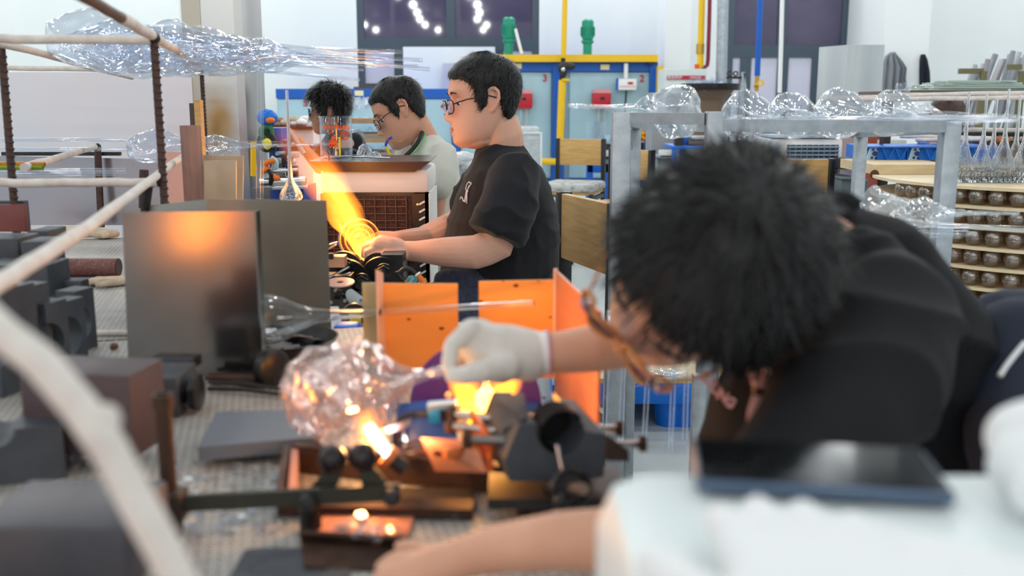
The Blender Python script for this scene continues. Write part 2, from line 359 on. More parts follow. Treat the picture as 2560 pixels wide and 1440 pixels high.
# red boxes and white controller
def redbox(px, py, lab):
    y = 13.8; x, z = X(px, y), Zc(py, y)
    t = thing('burner_box', lab, 'box', (x, y, z), 'red burner control boxes'); MB().box((x, y, z - .03), (.25, .16, .2), None, .012).build('body', RED, t)
    MB().prism([(-.125, .0), (.125, .0), (.10, .05), (-.10, .05)], (x, y - .08, z + .07), (1, 0, 0), (0, .0, 1), (0, .16, 0)).build('lid', M('pale_red_lid', (226, 150, 156), .4), t)
    MB().box((x + .01, y - .085, z - .0), (.06, .012, .035)).build('latch', BLACK, t)
    for dx in (-.03, .05):
        MB().tube([(x + dx, y, z - .13), (x + dx, y - .02, z - .3), (x + dx - .05, y, z - .5), (x + dx - .12, y, z - .62)], .016).build('hose', M('hose_grey', (176, 182, 184), .4), t)
redbox(1308, 247, 'red burner box on furnace 3 behind the seated man'); redbox(1503, 246, 'red burner box on furnace 2 below the white controller')
y = 13.8; x, z = X(1567, y), Zc(211, y)
t = thing('temperature_controller', 'white wall controller with a small display on furnace 2', 'controller', (x, y, z))
MB().box((x, y, z), (.25, .09, .15), None, .01).build('case', WPLASTIC, t); MB().box((x - .135, y, z), (.03, .08, .16)).build('bracket', BLUE, t)
MB().box((x + .04, y - .047, z + .015), (.08, .006, .04)).build('bezel', M('orange_frame', (236, 140, 110), .4), t); MB().box((x + .04, y - .051, z + .015), (.05, .004, .022)).build('screen', M('lcd', (60, 84, 70), .2), t)
MB().box((x, y - .047, z - .03), (.22, .004, .008)).build('stripe', M('red_line', (230, 80, 80), .4), t)
MB().cyl((x - .02, y, z + .08), (x - .02, y, z + .28), .03).build('conduit', WPLASTIC, t)
MB().tube([(x - .01, y, z - .08), (x - .02, y, z - .35), (x - .05, y, z - .6), (x - .2, y, z - .75), (x - .3, y, z - .7)], .012).build('cable', IRON, t)
# ---- pipes
def pipe(nm, pts, r, mat, lab, extra=None):
    p = [P(a, b, yy) for a, b, yy in pts]; t = thing(nm, lab, 'pipe', p[-1]); MB().tube(p, r, 12).build('pipe_run', mat, t)
    for e in extra or (): e(t)
    return t
t = pipe('gas_pipe', [(1414, -60, 13.5), (1409, 140, 13.5)], .035, YEL, 'thin yellow gas pipe dropping to the regulator between furnaces 2 and 3')
MB().tube([P(1406, 200, 13.5), P(1402, 300, 13.5), P(1399, 400, 13.5)], .05, 12).build('riser', YEL, t)
MB().tube([P(1355, 404, 13.5), P(1445, 404, 13.5)], .045, 12).build('cross_pipe', YEL, t)
g = MB(); g.ball(P(1408, 170, 13.45), (.07, .06, .08)); g.ball(P(1425, 166, 13.45), (.07, .05, .05)); g.ball(P(1408, 184, 13.45), .05); g.cyl(P(1408, 145, 13.5), P(1406, 200, 13.5), .03); g.build('regulator', IRON, t)
MB().ball(P(1408, 174, 13.38), .03).build('gauge', BRIGHT, t); MB().cyl(P(1405, 200, 13.45), P(1424, 200, 13.45), .02).build('tap_handle', YEL, t)
t = pipe('gas_pipe', [(1757, -60, 12.5), (1753, 60, 12.5), (1750, 200, 12.5)], .04, YEL, 'yellow gas pipe with red tap hanging beside the white pillar')
MB().cyl(P(1751, 110, 12.5), P(1750, 135, 12.5), .05).build('coupling', M('brass', (190, 150, 60), .35, .8), t); MB().box(P(1741, 171, 12.45), (.04, .04, .1)).build('tap_handle', M('orange_red', (232, 80, 30), .4), t)
MB().tube([P(1756, 170, 12.5), P(1752, 190, 12.4), P(1748, 210, 12.4)], .03).build('hose', M('dark_hose', (84, 66, 70), .5), t)
pipe('oxygen_pipe', [(1776, -60, 12.55), (1773, 60, 12.55), (1770, 150, 12.55), (1768, 163, 12.55), (1762, 168, 12.52), (1752, 169, 12.5)], .025, M('crimson_paint', (142, 38, 66), .4), 'thin crimson pipe bending into the yellow gas pipe')
pipe('air_duct_pipe', [(1809, -60, 12.3), (1806, 80, 12.3), (1803, 215, 12.3)], .068, GALV, 'thick silver pipe hanging beside the far dark window')
t = pipe('blue_pipe', [(1903, -60, 10.5), (1897, 90, 10.5), (1893, 190, 10.5)], .03, BLUE, 'blue pipe with brass tap hanging in front of the far window')
g = MB(); g.cyl(P(1893, 190, 10.5), P(1891, 228, 10.5), .022); g.ball(P(1891, 214, 10.5), .03); g.build('valve', M('brass', (190, 150, 60), .35, .8), t); MB().ring(P(1902, 208, 10.42), (0, -1, 0), .035, .02, .02, 14).build('tap_wheel', YEL, t)
pipe('white_pipe', [(1957, -60, 10.2), (1953, 100, 10.2), (1949, 232, 10.2)], .022, WPLASTIC, 'thin white pipe hanging in front of the far window')
# hood of sheet metal, door board with red band, shelf
y = 12; t = thing('appliance_cabinet', 'pale cabinet with dark red printed band behind the yellow pipe', 'cabinet', (X(1712, y), y, 0))
MB().bb(X(1658, y), X(1765, y), y, y + .5, 0, Zc(172, y), .01).build('body', M('cabinet_grey', (208, 216, 216), .45), t)
b = MB().bb(X(1666, y), X(1761, y), y - .012, y + .01, Zc(199, y), Zc(189, y)).build('band', M('band_red', (174, 34, 60), .45), t)
text('电加热炉', (X(1685, y), y - .014, Zc(194, y)), (1, 0, 0), (0, 0, 1), .045, WPLASTIC, 'lettering', t); text('LINGZE', (X(1736, y), y - .014, Zc(194, y)), (1, 0, 0), (0, 0, 1), .04, WPLASTIC, 'lettering', t)
y = 11; t = thing('tool_rack', 'grey metal stand with dark cross bar in front of the far window', 'stand', (X(1843, y), y, 0))
m = MB(); m.bb(X(1852, y), X(1860, y), y, y + .05, 0, Zc(180, y)); m.sheet(P(1859, 182, y), P(1862, 182, y), P(1868, 230, y), P(1863, 230, y), .03); m.build('post', GALV, t)
MB().bb(X(1815, y), X(1852, y), y, y + .04, Zc(197, y), Zc(191, y)).build('cross_bar', IRON, t)
for px in (1824, 1839): MB().ring(P(px, 184, y), (0, 1, 0), .03, .016, .015, 12).build('hook', IRON, t)
# tray of broken glass on dark drum
y = 8; x0, x1 = X(1702, y), X(1848, y); xc = (x0 + x1) / 2; rr = (x1 - x0) / 2; zt = Zc(219, y)
t = thing('cullet_tray', 'round dark metal tray heaped with broken clear glass behind the glass rack', 'tray', (xc, y, 0))
MB().lathe((xc, y, zt), UP, [(0, -.02), (rr * .97, -.02), (rr, .02), (rr, .03), (rr * .98, .03), (rr * .95, -.005), (0, -.005)], 40).build('rim', DSTEEL, t)
MB().lathe((xc, y, 0), UP, [(0, 0), (rr * .5, 0), (rr * .5, zt - .1), (rr * .8, zt - .02), (0, zt - .02)], 32).build('base', M('burnt_base', (120, 100, 84), .7), t)
sh = MB()
for k in range(90):
    a, q = random.uniform(0, 2 * PI), math.sqrt(random.random()) * rr * .85
    c = Vector((xc + q * math.cos(a), y + q * math.sin(a), zt + random.uniform(.0, .05) * (1.3 - q / rr)))
    sh.box(c, (random.uniform(.02, .1), random.uniform(.02, .09), .006), Matrix.Rotation(random.uniform(-1, 1), 3, 'X') @ RZ(random.uniform(0, 360)))
tag(sh.build('glass_shards', GLASSB, t, smooth=False), kind='stuff')
# steel hood box
y = 7.2; t = thing('steel_hood', 'upright folded sheet steel shield standing behind the glass rack', 'shield', (X(2130, y), y, 0))
a0, a1, a2 = P(2048, 118, y + .1), P(2120, 112, y - .12), P(2212, 112, y + .08); b0, b1, b2 = [Vector((v.x, v.y, .0)) for v in (a0, a1, a2)]
for p, q, r_, s_ in ((a0, a1, b1, b0), (a1, a2, b2, b1)): MB().sheet(p, q, r_, s_, .006).build('panel', M('hood_steel', (204, 206, 208), .3, .85, var=(1.6, (176, 180, 186)), stretch=(2, 2, .3)), t)
# jackets on the pillar
def cloth(nm, pts, depth, y, mat, lab, cat, folds=9):
    # hanging garment: outline pts (left,right px per row) bulging with vertical folds
    n = 22; vv, ff = [], []
    for j, (py, l, r_) in enumerate(pts):
        for k in range(n):
            u = k / (n - 1); px = l + (r_ - l) * u
            q = P(px, py, y); q.y -= depth * math.sin(PI * u) * (1 - .3 * math.cos(j)) + depth * .35 * math.sin(folds * u * PI + j * .3) * min(1, j / 2)
            vv.append(q)
    for j in range(len(pts) - 1):
        for k in range(n - 1): ff.append((j * n + k, j * n + k + 1, (j + 1) * n + k + 1, (j + 1) * n + k))
    b = len(vv); vv += [Vector((p.x, y + .03, p.z)) for p in vv]
    ff += [tuple(b + i for i in reversed(f)) for f in ff]
    m = len(pts); rim = [j * n for j in range(m)][::-1] + list(range(n)) + [j * n + n - 1 for j in range(m)] + [(m - 1) * n + k for k in range(n)][::-1]
    for a, c in zip(rim, rim[1:]):
        if a != c: ff.append((a, a + b, c + b, c))
    o = one(MB().add(vv, ff), nm, mat, lab, cat, ang=70); return o
cloth('jacket', [(131, 2228, 2236), (140, 2216, 2244), (155, 2210, 2256), (170, 2209, 2266), (195, 2208, 2264), (226, 2207, 2268)], .12, 13.46, M('grey_wool', (132, 136, 144), .9, bump=(20, .4)), 'grey jacket hanging from the white pillar', 'jacket')
cloth('jacket', [(136, 2304, 2308), (150, 2301, 2316), (180, 2300, 2320), (224, 2300, 2321)], .12, 13.46, M('navy_cloth', (30, 36, 50), .9), 'dark navy jacket hanging at the edge of the white pillar', 'jacket', 4)
# bundle of grey glass rods leaning in a wooden rack, right
t = None
RODG = [M('rod_grey_a', (168, 174, 182), .35), M('rod_grey_b', (140, 146, 156), .35), M('rod_grey_c', (186, 188, 192), .3), M('rod_grey_d', (150, 144, 156), .35)]
for k in range(26):
    px = 2436 + k * 11 + random.uniform(-3, 3); top = 128 + random.uniform(0, 22) + (28 if k < 3 else 0); y = 9 + (k % 3) * .16
    if px > 2700: break
    lean = random.uniform(18, 40)
    q1 = P(px, top, y); q0 = P(px - lean * 1.9, 330, y - .1); q0 = q1 + (q0 - q1) * ((q1.z - .03) / (q1.z - q0.z))
    o = one(MB().tube([q0, q1], random.uniform(.02, .028), 10), 'glass_rod', RODG[k % 4], 'long grey glass rod leaning in the row against the right wall', 'rod', 'grey glass rods leaning in the right corner')
OLIVE = M('olive_wood', (112, 108, 76), .6)
RPY = 8.75
for a, b, yy in ((2398, 2456, 8.75), (2520, 2552, 8.7)):
    bm_ = MB().box((P(a, 178 if a < 2450 else 168, yy) + P(b, 178 if a < 2450 else 168, yy)) / 2, (X(b, yy) - X(a, yy), .05, .045)); bm_.bb(X(b, yy) - .05, X(b, yy), yy - .05, yy - .01, 0, Zc(178, yy))
    one(bm_, 'rod_stop', OLIVE, 'olive wooden arm holding back the leaning grey rods, ' + ('nearer the pillar' if a < 2450 else 'at the frame edge'), 'bracket')
# ================================================================ benches and the rod rack, left
BZ = .75
def BP(a, b, z=BZ): return BX * a + BY * b + Vector((0, 0, z))        # bench frame: across, along, height
def perf_metal():
    m, t, N, L = _new('slotted_plate'); b = N['Principled BSDF']; b.inputs['Roughness'].default_value = .5; b.inputs['Metallic'].default_value = .05
    tc = N.new('ShaderNodeTexCoord'); mpn = N.new('ShaderNodeMapping'); mpn.inputs['Rotation'].default_value = (0, 0, R(-14)); L.new(tc.outputs['Object'], mpn.inputs[0])
    br = N.new('ShaderNodeTexBrick'); L.new(mpn.outputs[0], br.inputs[0]); br.offset = .5
    br.inputs['Scale'].default_value = 34; br.inputs['Brick Width'].default_value = .75; br.inputs['Row Height'].default_value = .24; br.inputs['Mortar Size'].default_value = .05; br.inputs['Mortar Smooth'].default_value = .3
    br.inputs['Color1'].default_value = (*lin((152, 148, 142)), 1); br.inputs['Color2'].default_value = (*lin((124, 118, 112)), 1); br.inputs['Mortar'].default_value = (*lin((222, 220, 216)), 1)
    nz = N.new('ShaderNodeTexNoise'); nz.inputs['Scale'].default_value = 3.5; nz.inputs['Detail'].default_value = 5; L.new(tc.outputs['Object'], nz.inputs[0])
    mx = N.new('ShaderNodeMix'); mx.data_type = 'RGBA'; mx.blend_type = 'MULTIPLY'; mx.inputs[0].default_value = .55
    rp = N.new('ShaderNodeValToRGB'); rp.color_ramp.elements[0].position = .3; rp.color_ramp.elements[0].color = (*lin((150, 140, 128)), 1); rp.color_ramp.elements[1].position = .6; rp.color_ramp.elements[1].color = (1, 1, 1, 1)
    L.new(nz.outputs[0], rp.inputs[0]); L.new(br.outputs[0], mx.inputs[6]); L.new(rp.outputs[0], mx.inputs[7]); L.new(mx.outputs[2], b.inputs['Base Color'])
    bp = N.new('ShaderNodeBump'); bp.inputs['Strength'].default_value = .6; bp.inputs['Distance'].default_value = .003; L.new(br.outputs[1], bp.inputs['Height']); L.new(bp.outputs[0], b.inputs['Normal'])
    return m
SLOT = perf_metal()
t = thing('work_bench', 'long grey workbench with slotted metal top carrying the glassblowing tools', 'bench', BP(-.35, 1.8, 0))
MB().box(BP(-.70, 1.95, BZ - .012), (.70, 3.1, .024), BENCH).build('bench_top', SLOT, t); MB().box(BP(.02, 1.305, BZ - .012), (.738, 1.33, .024), BENCH).build('bench_top', SLOT, t); MB().box(BP(-.225, 2.74, BZ - .012), (.249, 1.52, .024), BENCH).build('bench_top', SLOT, t)
m = MB(); m.box(BP(.375, 1.305, BZ - .055), (.03, 1.33, .06), BENCH); m.build('rail', GALV, t); MB().box(BP(-1.03, 1.9, BZ - .055), (.03, 2.98, .06), BENCH).build('rail', GALV, t)
for a in (-1.0, .34):
    for b in (.70, 1.9, 3.25)[:3 if a < 0 else 2]: MB().box(BP(a, b, .36), (.05, .05, .73), BENCH).build('leg', GALV, t)
# steel splash panels behind the bench
SPL = M('splash_panel', (226, 224, 232), .22, .35, var=(1.6, (236, 222, 226)), stretch=(2, 2, .7))
SPL2 = M('splash_panel_grey', (176, 176, 188), .2, .7, var=(2.2, (186, 170, 176)), stretch=(2, 2, .8))
m = MB(); m.sheet(P(-160, 386, 3.62), P(482, 400, 3.62), PZ(482, 600, BZ) * 0 + Vector((P(482, 400, 3.62).x, 3.62, BZ)), Vector((P(-160, 386, 3.62).x, 3.62, BZ)), .008)
one(m, 'splash_panel', SPL2, 'grey steel splash panel standing across the back of the workbench', 'panel', smooth=False)
m = MB(); a, b = P(-160, 180, 4.9), P(478, 181, 4.9); m.sheet(a, b, Vector((b.x, 4.9, .05)), Vector((a.x, 4.9, .05)), .01)
one(m, 'splash_panel', SPL, 'tall pale shiny panel standing behind the rod rack', 'panel', smooth=False)
one(MB().bb(P(5, 386, 3.6).x, P(300, 386, 3.6).x, 3.595, 3.615, P(5, 389, 3.6).z, P(5, 380, 3.6).z), 'sealing_strip', IRON, 'thin dark strip along the top edge of the grey splash panel', 'strip')
# ---- rod rack
t = thing('rod_rack', 'welded rebar rack with pale fibre wrapped rods standing on the bench', 'rack', Vector((-.79, 2.2, BZ)))
REBAR = M('rebar', (92, 70, 64), .6, .5, var=(40, (66, 54, 52)))
def post(p0, p1, r, n=16):
    m = MB().tube([p0, p1], r, 10)
    k = int((p1 - p0).length / .016); ax = (p1 - p0).normalized()
    for i in range(k): m.lathe(p0 + ax * (.016 * i), ax + BX * .25, [(r, 0), (r * 1.22, .002), (r * 1.22, .005), (r, .007)], 8)
    return m
pa, pb = P(384, 92, 2.2), P(503, 170, 4.4)
post(Vector((pa.x, 2.2, BZ)), pa, .0085).build('post', REBAR, t); post(Vector((pb.x, 4.4, BZ + .02)), pb, .0085).build('post', REBAR, t)
pd = P(244, 372, 3.58); MB().cyl(Vector((pd.x, 3.56, BZ)), pd, .012).build('post', REBAR, t)
post(Vector((P(5, 100, 2.32).x - .01, 2.32, BZ)), P(3, 112, 2.32), .0085).build('post', REBAR, t)
def wob(p0, p1, n=14, a=.003): return [p0.lerp(p1, i / n) + Vector((0, 0, noise.noise(Vector((i * .7, p0.x * 9, 0))) * a)) for i in range(n + 1)]
def rod(pts, r, name='wrapped_rod', mat=WRAP, label=None):
    o = MB().tube(pts, r, 12).build(name, mat, t)
    if label: o['label'] = label
    return o
rod(wob(P(180, -25, 1.3), P(302, 44, 1.72), 5), .0088, 'rod', REBAR, 'bare dark end of the top rod')
rod(wob(P(302, 44, 1.72), P(527, 176, 4.55), 20, .006), .0105)
rod(wob(P(-60, 96, 2.18), P(376, 100, 2.19)), .0095)
rod(wob(P(-60, 456, 2.18), P(392, 456, 2.19)), .0095)
rod(wob(P(-60, 92, 2.05), P(330, 195, 4.5), 16), .0095)
rod(wob(P(-40, 168, 4.4), P(480, 178, 4.4)), .011)
rod(wob(P(474, 378, 3.15), P(230, 560, 1.36), 10) + wob(P(225, 565, 1.33), P(-40, 732, .84), 10), .0088)
rod(wob(P(60, 418, 2.4), P(240, 366, 3.6)), .0105)
m = MB(); [m.ball(p, .014, None, 8, 6) for p in (P(385, 95, 2.2), P(500, 176, 4.38), P(244, 368, 3.58), P(392, 452, 2.2))]
w = m.build('weld_knots', IRON, t); tag(w, kind='stuff')
MB().tube([P(388, 455, 2.22), P(372, 460, 2.26), P(366, 500, 2.27), P(362, 540, 2.28)], .011, 8).build('hook', IRON, t)
MB().cyl(P(360, 424, 2.45), P(358, 520, 2.45), .011).build('stub', REBAR, t)
# near bent rod at the lower left edge, out of focus
pts = [P(-60, 770, .52), P(0, 828, .51), P(100, 902, .50), P(200, 1018, .49), P(270, 1118, .48), P(340, 1250, .475), P(410, 1375, .47), P(470, 1500, .46), P(520, 1600, .455)]
o = MB().tube(pts, .0092, 14)
o.ball(P(262, 1050, .487), .0085, None, 8, 6)
one(o, 'bent_rod', WRAP, 'blurred cream wrapped rod curving down past the lower left corner', 'rod')
# coloured tubes and clear tubes lying on the lower rods
def glass_tube(p0, p1, r, lab, mat=None, group=None, nm='glass_tube'):
    ax = (p1 - p0); n = ax.length
    return one(MB().lathe(p0, ax, [(r, 0), (r, n * .5), (r, n), (r * .75, n), (r * .75, 0)], 12, close=True), nm, mat or TUBEG, lab, 'tube', group)
glass_tube(P(-60, 410, 2.45), P(112, 411, 2.45), .006, 'orange glass tube resting on the lower rods of the rack', M('amber_glass', (224, 150, 40), .2, trans=.4))
glass_tube(P(-60, 419, 2.44), P(108, 419, 2.44), .006, 'lime green glass tube just under the orange tube', M('lime_glass', (160, 190, 40), .2, trans=.4))
for px, py, yy in ((315, 428, 2.5), (285, 434, 2.46), (312, 350, 3.3), (330, 374, 3.25)): glass_tube(P(-60, py, yy), P(px, py - 1, yy), .0065, 'clear glass tube lying across the left rods of the rack', None, 'clear tubes lying on the left rods')
# stack of clear decanters on the upper rods, their long necks to the right
def decanter_profile(L, r, seed=0, tip=0.05):
    # gourd: closed base bulb, waist, smaller bulb, then a long drawn tube
    q = [(0, 0), (.55, .01), (.9, .06), (1.0, .13), (.93, .21), (.62, .28), (.5, .32), (.62, .37), (.66, .42), (.5, .48), (.3, .53), (.16, .6), (.1, .7), (.085, .85), (.08, 1.0)]
    return [(a * r, h * L) for a, h in q]
def lobes(k, amp, tw): return lambda a, h: 1 + amp * math.sin(k * a + tw * h) + amp * .6 * math.sin(2 * a - tw * 1.7 * h)
def decanter(p0, ax, L, r, lab, mat=GLASSB, group=None, k=3, amp=.16, tw=22, nm='glass_decanter'):
    pr = decanter_profile(L, r); P2 = []
    for (a, b) in zip(pr, pr[1:]):
        for s in range(4): P2.append((a[0] + (b[0] - a[0]) * s / 4, a[1] + (b[1] - a[1]) * s / 4))
    P2.append(pr[-1])
    return one(MB().lathe(p0, ax, shell(P2, .0024), 32, close=True, warp=lobes(k, amp, tw)), nm, mat, lab, 'decanter', group, ang=80)
g = 'clear decanters stacked on the upper rods'
for i, (px, py, yy, r, L) in enumerate(((118, 118, 2.75, .075, .95), (205, 128, 2.95, .07, .98), (285, 138, 3.2, .07, .95), (150, 160, 3.05, .06, .9), (345, 128, 3.5, .085, 1.0), (240, 172, 3.5, .06, .9))):
    p0 = P(px, py, yy); p0.z = max(p0.z, 1.33 + .0)
    lab = ('foremost clear gourd shaped decanter on the upper rods', 'second wavy decanter from the left on the upper rods', 'middle wavy decanter on the upper rods under the slanted rod', 'low narrow decanter lying under the others on the rods', 'widest decanter at the far end of the upper rods', 'small decanter tucked lowest behind the rebar post')[i]
    decanter(p0 + Vector((0, 0, .02)), Vector((1, .12, -.03 - .012 * i)), L, r, lab, GL('clear_decanter', 2.0, bump=(15, .4), rough=.03), None)
for k in range(9):
    y = 3.3 + .12 * k; glass_tube(P(380 + 6 * k, 104 + 4.2 * k, y), P(640 + random.uniform(-30, 120), 107 + 5 * k, y + .05), .007, 'long clear drawn neck tube reaching right past the steel duct', None, 'drawn tubes past the steel duct')
# piece on the lower rods
decanter(P(318, 372, 3.4), Vector((1, .05, .02)), .7, .055, 'small clear decanter lying on the lower rods before the pale panel', GL('clear_decanter', 2.0, bump=(15, .4), rough=.03))
# ---- steel duct
def duct_mat():
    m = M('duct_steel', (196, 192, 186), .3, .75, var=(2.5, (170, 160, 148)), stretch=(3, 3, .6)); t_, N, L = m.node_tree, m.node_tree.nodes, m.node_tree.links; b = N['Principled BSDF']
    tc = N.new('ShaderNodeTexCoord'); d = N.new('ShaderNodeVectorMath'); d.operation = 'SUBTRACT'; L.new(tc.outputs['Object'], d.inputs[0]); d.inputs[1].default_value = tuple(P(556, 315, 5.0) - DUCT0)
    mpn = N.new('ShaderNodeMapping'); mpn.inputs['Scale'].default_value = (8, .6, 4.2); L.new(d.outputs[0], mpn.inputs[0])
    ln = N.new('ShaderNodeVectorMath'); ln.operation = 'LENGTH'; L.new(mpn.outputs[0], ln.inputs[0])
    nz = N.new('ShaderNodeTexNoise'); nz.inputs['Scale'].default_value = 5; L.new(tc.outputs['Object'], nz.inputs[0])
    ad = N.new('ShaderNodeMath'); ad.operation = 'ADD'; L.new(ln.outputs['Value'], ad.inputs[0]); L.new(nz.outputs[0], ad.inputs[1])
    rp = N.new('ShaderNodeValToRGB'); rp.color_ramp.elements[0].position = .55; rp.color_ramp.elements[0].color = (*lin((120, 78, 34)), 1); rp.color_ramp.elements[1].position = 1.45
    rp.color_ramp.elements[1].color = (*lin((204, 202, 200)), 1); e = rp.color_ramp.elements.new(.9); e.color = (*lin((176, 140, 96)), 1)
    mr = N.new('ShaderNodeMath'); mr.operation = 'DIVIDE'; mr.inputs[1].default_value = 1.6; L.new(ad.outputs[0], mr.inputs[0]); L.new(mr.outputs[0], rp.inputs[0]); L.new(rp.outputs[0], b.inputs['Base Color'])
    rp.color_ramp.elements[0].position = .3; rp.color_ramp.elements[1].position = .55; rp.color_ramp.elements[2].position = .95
    return m
x0, x1, y = P(484, 250, 5).x, P(632, 250, 5).x, 5.0
DUCT0 = Vector(((x0 + x1) / 2, y, 0)); t = thing('steel_duct', 'tall heat stained sheet steel duct rising behind the bench', 'duct', DUCT0)
poly = [(0, 0), (.0, -.06), (.03, -.09), (x1 - x0 - .05, -.09), (x1 - x0 - .015, -.075), (x1 - x0, -.03), (x1 - x0, .25), (0, .25)]
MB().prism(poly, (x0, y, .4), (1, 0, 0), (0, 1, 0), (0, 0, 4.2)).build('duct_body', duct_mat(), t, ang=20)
MB().bb(x0 - .005, x0 + .085, y - .095, y - .088, .7, 4.4).build('seam_strip', M('seam_steel', (186, 178, 164), .4, .5), t)
MB().bb(x0, x1, y - .08, y + .25, 0, .4).build('foot', GALV, t)
# boards and plastic sheet beside the duct
one(MB().box(P(481, 408, 2.55), (.044, .03, .19)), 'plank', M('scorched_wood', (120, 102, 100), .7, var=(4, (176, 128, 110)), stretch=(9, 9, 1)), 'dark scorched plank standing beside the far rebar post', 'plank')
z0 = P(490, 320, 2.8); one(MB().bb(P(487, 300, 2.8).x, P(502, 300, 2.8).x, 2.8, 2.83, BZ + .0, P(490, 250, 2.8).z), 'wooden_strip', WOOD, 'thin tan wooden strip behind the scorched plank', 'strip')
one(MB().bb(P(475, 300, 2.86).x, P(488, 300, 2.86).x, 2.86, 2.9, BZ, P(480, 258, 2.86).z), 'wooden_strip', M('dark_wood', (84, 76, 72), .7), 'dark upright strip beside the tan wooden strip', 'strip')
TAN = M('tan_acrylic', (206, 182, 156), .35, var=(6, (190, 160, 132)))
t = thing('acrylic_guard', 'tan translucent board box standing behind the steel shield', 'guard', P(556, 480, 2.5))
MB().sheet(P(508, 388, 2.6), P(608, 390, 2.6), P(606, 560, 2.6), P(508, 560, 2.6), .006).build('board', TAN, t); MB().sheet(P(510, 402, 2.45), P(590, 402, 2.45), P(590, 560, 2.45), P(510, 560, 2.45), .006).build('board', TAN, t)
one(MB().sheet(P(406, 380, 3.2), P(462, 380, 3.2), P(462, 560, 3.2), P(406, 560, 3.2), .008), 'pink_board', M('pink_board', (222, 176, 164), .5), 'dusty pink board behind the scorched plank', 'board', smooth=False)
# ---- graphite moulds and blocks, left
def mould(p, sz, lab, hole=None, rot=BENCH, grp=None, dirn=1, depth=1.0, cat='mould', nm='graphite_mould'):
    # block with a half-round recess cut in from one side (hole = (cx, cz, r) across x / up, on the face the wearer shapes glass in)
    p = Vector(p); sx, sy, sz_ = sz; M3 = rot
    if hole is None: return one(MB().box(p + Vector((0, 0, sz_ / 2)), sz, M3, .003), nm, GRAPH, lab, cat, grp)
    cx, cz, r = hole; poly = [(-sx / 2, 0)]
    if cz == 'side':                                         # recess opens to the right edge
        poly += [(sx / 2, 0)]; hz = cx
        a0 = math.asin(min(1, .98)); n = 12
        for k in range(n + 1):
            a = -PI / 2 + PI * k / n; poly.append((sx / 2 - r * math.cos(a) * 1.0, hz + r * math.sin(a)))
        poly += [(sx / 2, sz_), (-sx / 2, sz_)]
    else:                                                    # recess opens upwards
        poly += [(sx / 2, 0), (sx / 2, sz_)]
        for k in range(15):
            a = PI * k / 14; poly.append((cx + r * math.cos(a), sz_ - r * math.sin(a)))
        poly += [(-sx / 2, sz_)]
    return one(MB().prism(poly, p - M3 @ Vector((0, sy / 2, 0)), M3 @ Vector((1, 0, 0)), UP, M3 @ Vector((0, sy, 0))), nm, GRAPH, lab, cat, grp, ang=30)
def at(px, py, z=BZ): return PZ(px, py, z)
# back pile
p = at(20, 640); 
def blk(px0, px1, py0, py1, Y, d, lab, mat=GRAPH, b=.003, nm='graphite_block', rot=None, cat='block'):
    a, c = P(px0, py0, Y), P(px1, py1, Y); x0, x1 = a.x, c.x; z1, z0 = a.z, c.z
    return one(MB().box(((x0 + x1) / 2, Y + d / 2, (z0 + z1) / 2), (x1 - x0, d, z1 - z0), rot, b), nm, mat, lab, cat)
MAROON = M('maroon_board', (112, 58, 58), .5, var=(5, (134, 76, 70)))
blk(-60, 66, 512, 580, 2.3, .015, 'maroon slab standing on the graphite blocks at the left edge', MAROON, nm='slab', cat='slab'); blk(-60, 69, 502, 580, 2.34, .02, 'dark slab right behind the maroon slab', nm='slab', cat='slab')
blk(-60, 49, 597, 664, 2.05, .10, 'dark graphite block at the left edge below the maroon slab'); blk(50, 120, 605, 700, 2.0, .09, 'square graphite block under the slanted wrapped rod'); blk(66, 120, 578, 604, 2.25, .1, 'low graphite block beside the maroon slab')
blk(-60, 124, 664, 745, 1.92, .1, 'wide graphite block under the square one'); blk(-60, 122, 745, 800, 1.9, .12, 'lowest graphite block of the rear pile')
blk(126, 205, 703, 735, 1.98, .04, 'graphite offcut behind the row of arched moulds')
def arch(px, py_base, h, w, d, r, hz, lab, Y):
    p = P(px, py_base, Y); return mould(Vector((p.x, Y, BZ)), (w, d, h), lab, (hz, 'side', r), RZ(-62))
# upright moulds in a row: thin slabs facing right with a round notch
def notch(px0, px1, top, Y, thick, rr, lab):
    a = P(px0, top, Y); b_ = P(px1, top, Y); h = a.z - BZ; w = .052
    poly = [(0, 0), (w, 0)]
    for k in range(11):
        t_ = -PI / 2 + PI * k / 10; poly.append((w - rr * 1.15 * math.cos(t_), h * .46 + rr * math.sin(t_)))
    poly += [(w, h), (0, h)]
    u = Vector((-.25, -.97, 0)).normalized(); th = Vector((.97, -.25, 0)).normalized() * thick   # the notched edge turns towards the camera
    o = Vector(((a.x + b_.x) / 2, Y, BZ)) - u * w * .5 - th * .5
    return one(MB().prism(poly, o, u, UP, th), 'graphite_mould', GRAPH, lab, 'mould', 'upright notched moulds in a row', ang=30)
notch(20, 46, 712, 1.55, .034, .03, 'notched upright mould at the left end of the row'); notch(52, 90, 710, 1.60, .034, .034, 'second notched upright mould from the left edge'); notch(92, 142, 752, 1.62, .034, .034, 'shorter notched mould in the middle of the row')
notch(140, 186, 747, 1.68, .034, .036, 'notched mould second from the right of the row'); notch(160, 212, 722, 1.78, .04, .036, 'tall notched mould at the right end of the row'); notch(-40, 10, 716, 1.5, .04, .03, 'large mould cut by the left edge of the row')
blk(45, 358, 935, 1142, 1.16, .085, 'big reddish black graphite block with rod shadow, left of the rusty post', M('graphite_red', (72, 62, 66), .55, var=(3, (88, 70, 72)), stretch=(1, 1, 8), bump=(90, .1)), rot=RZ(-8))
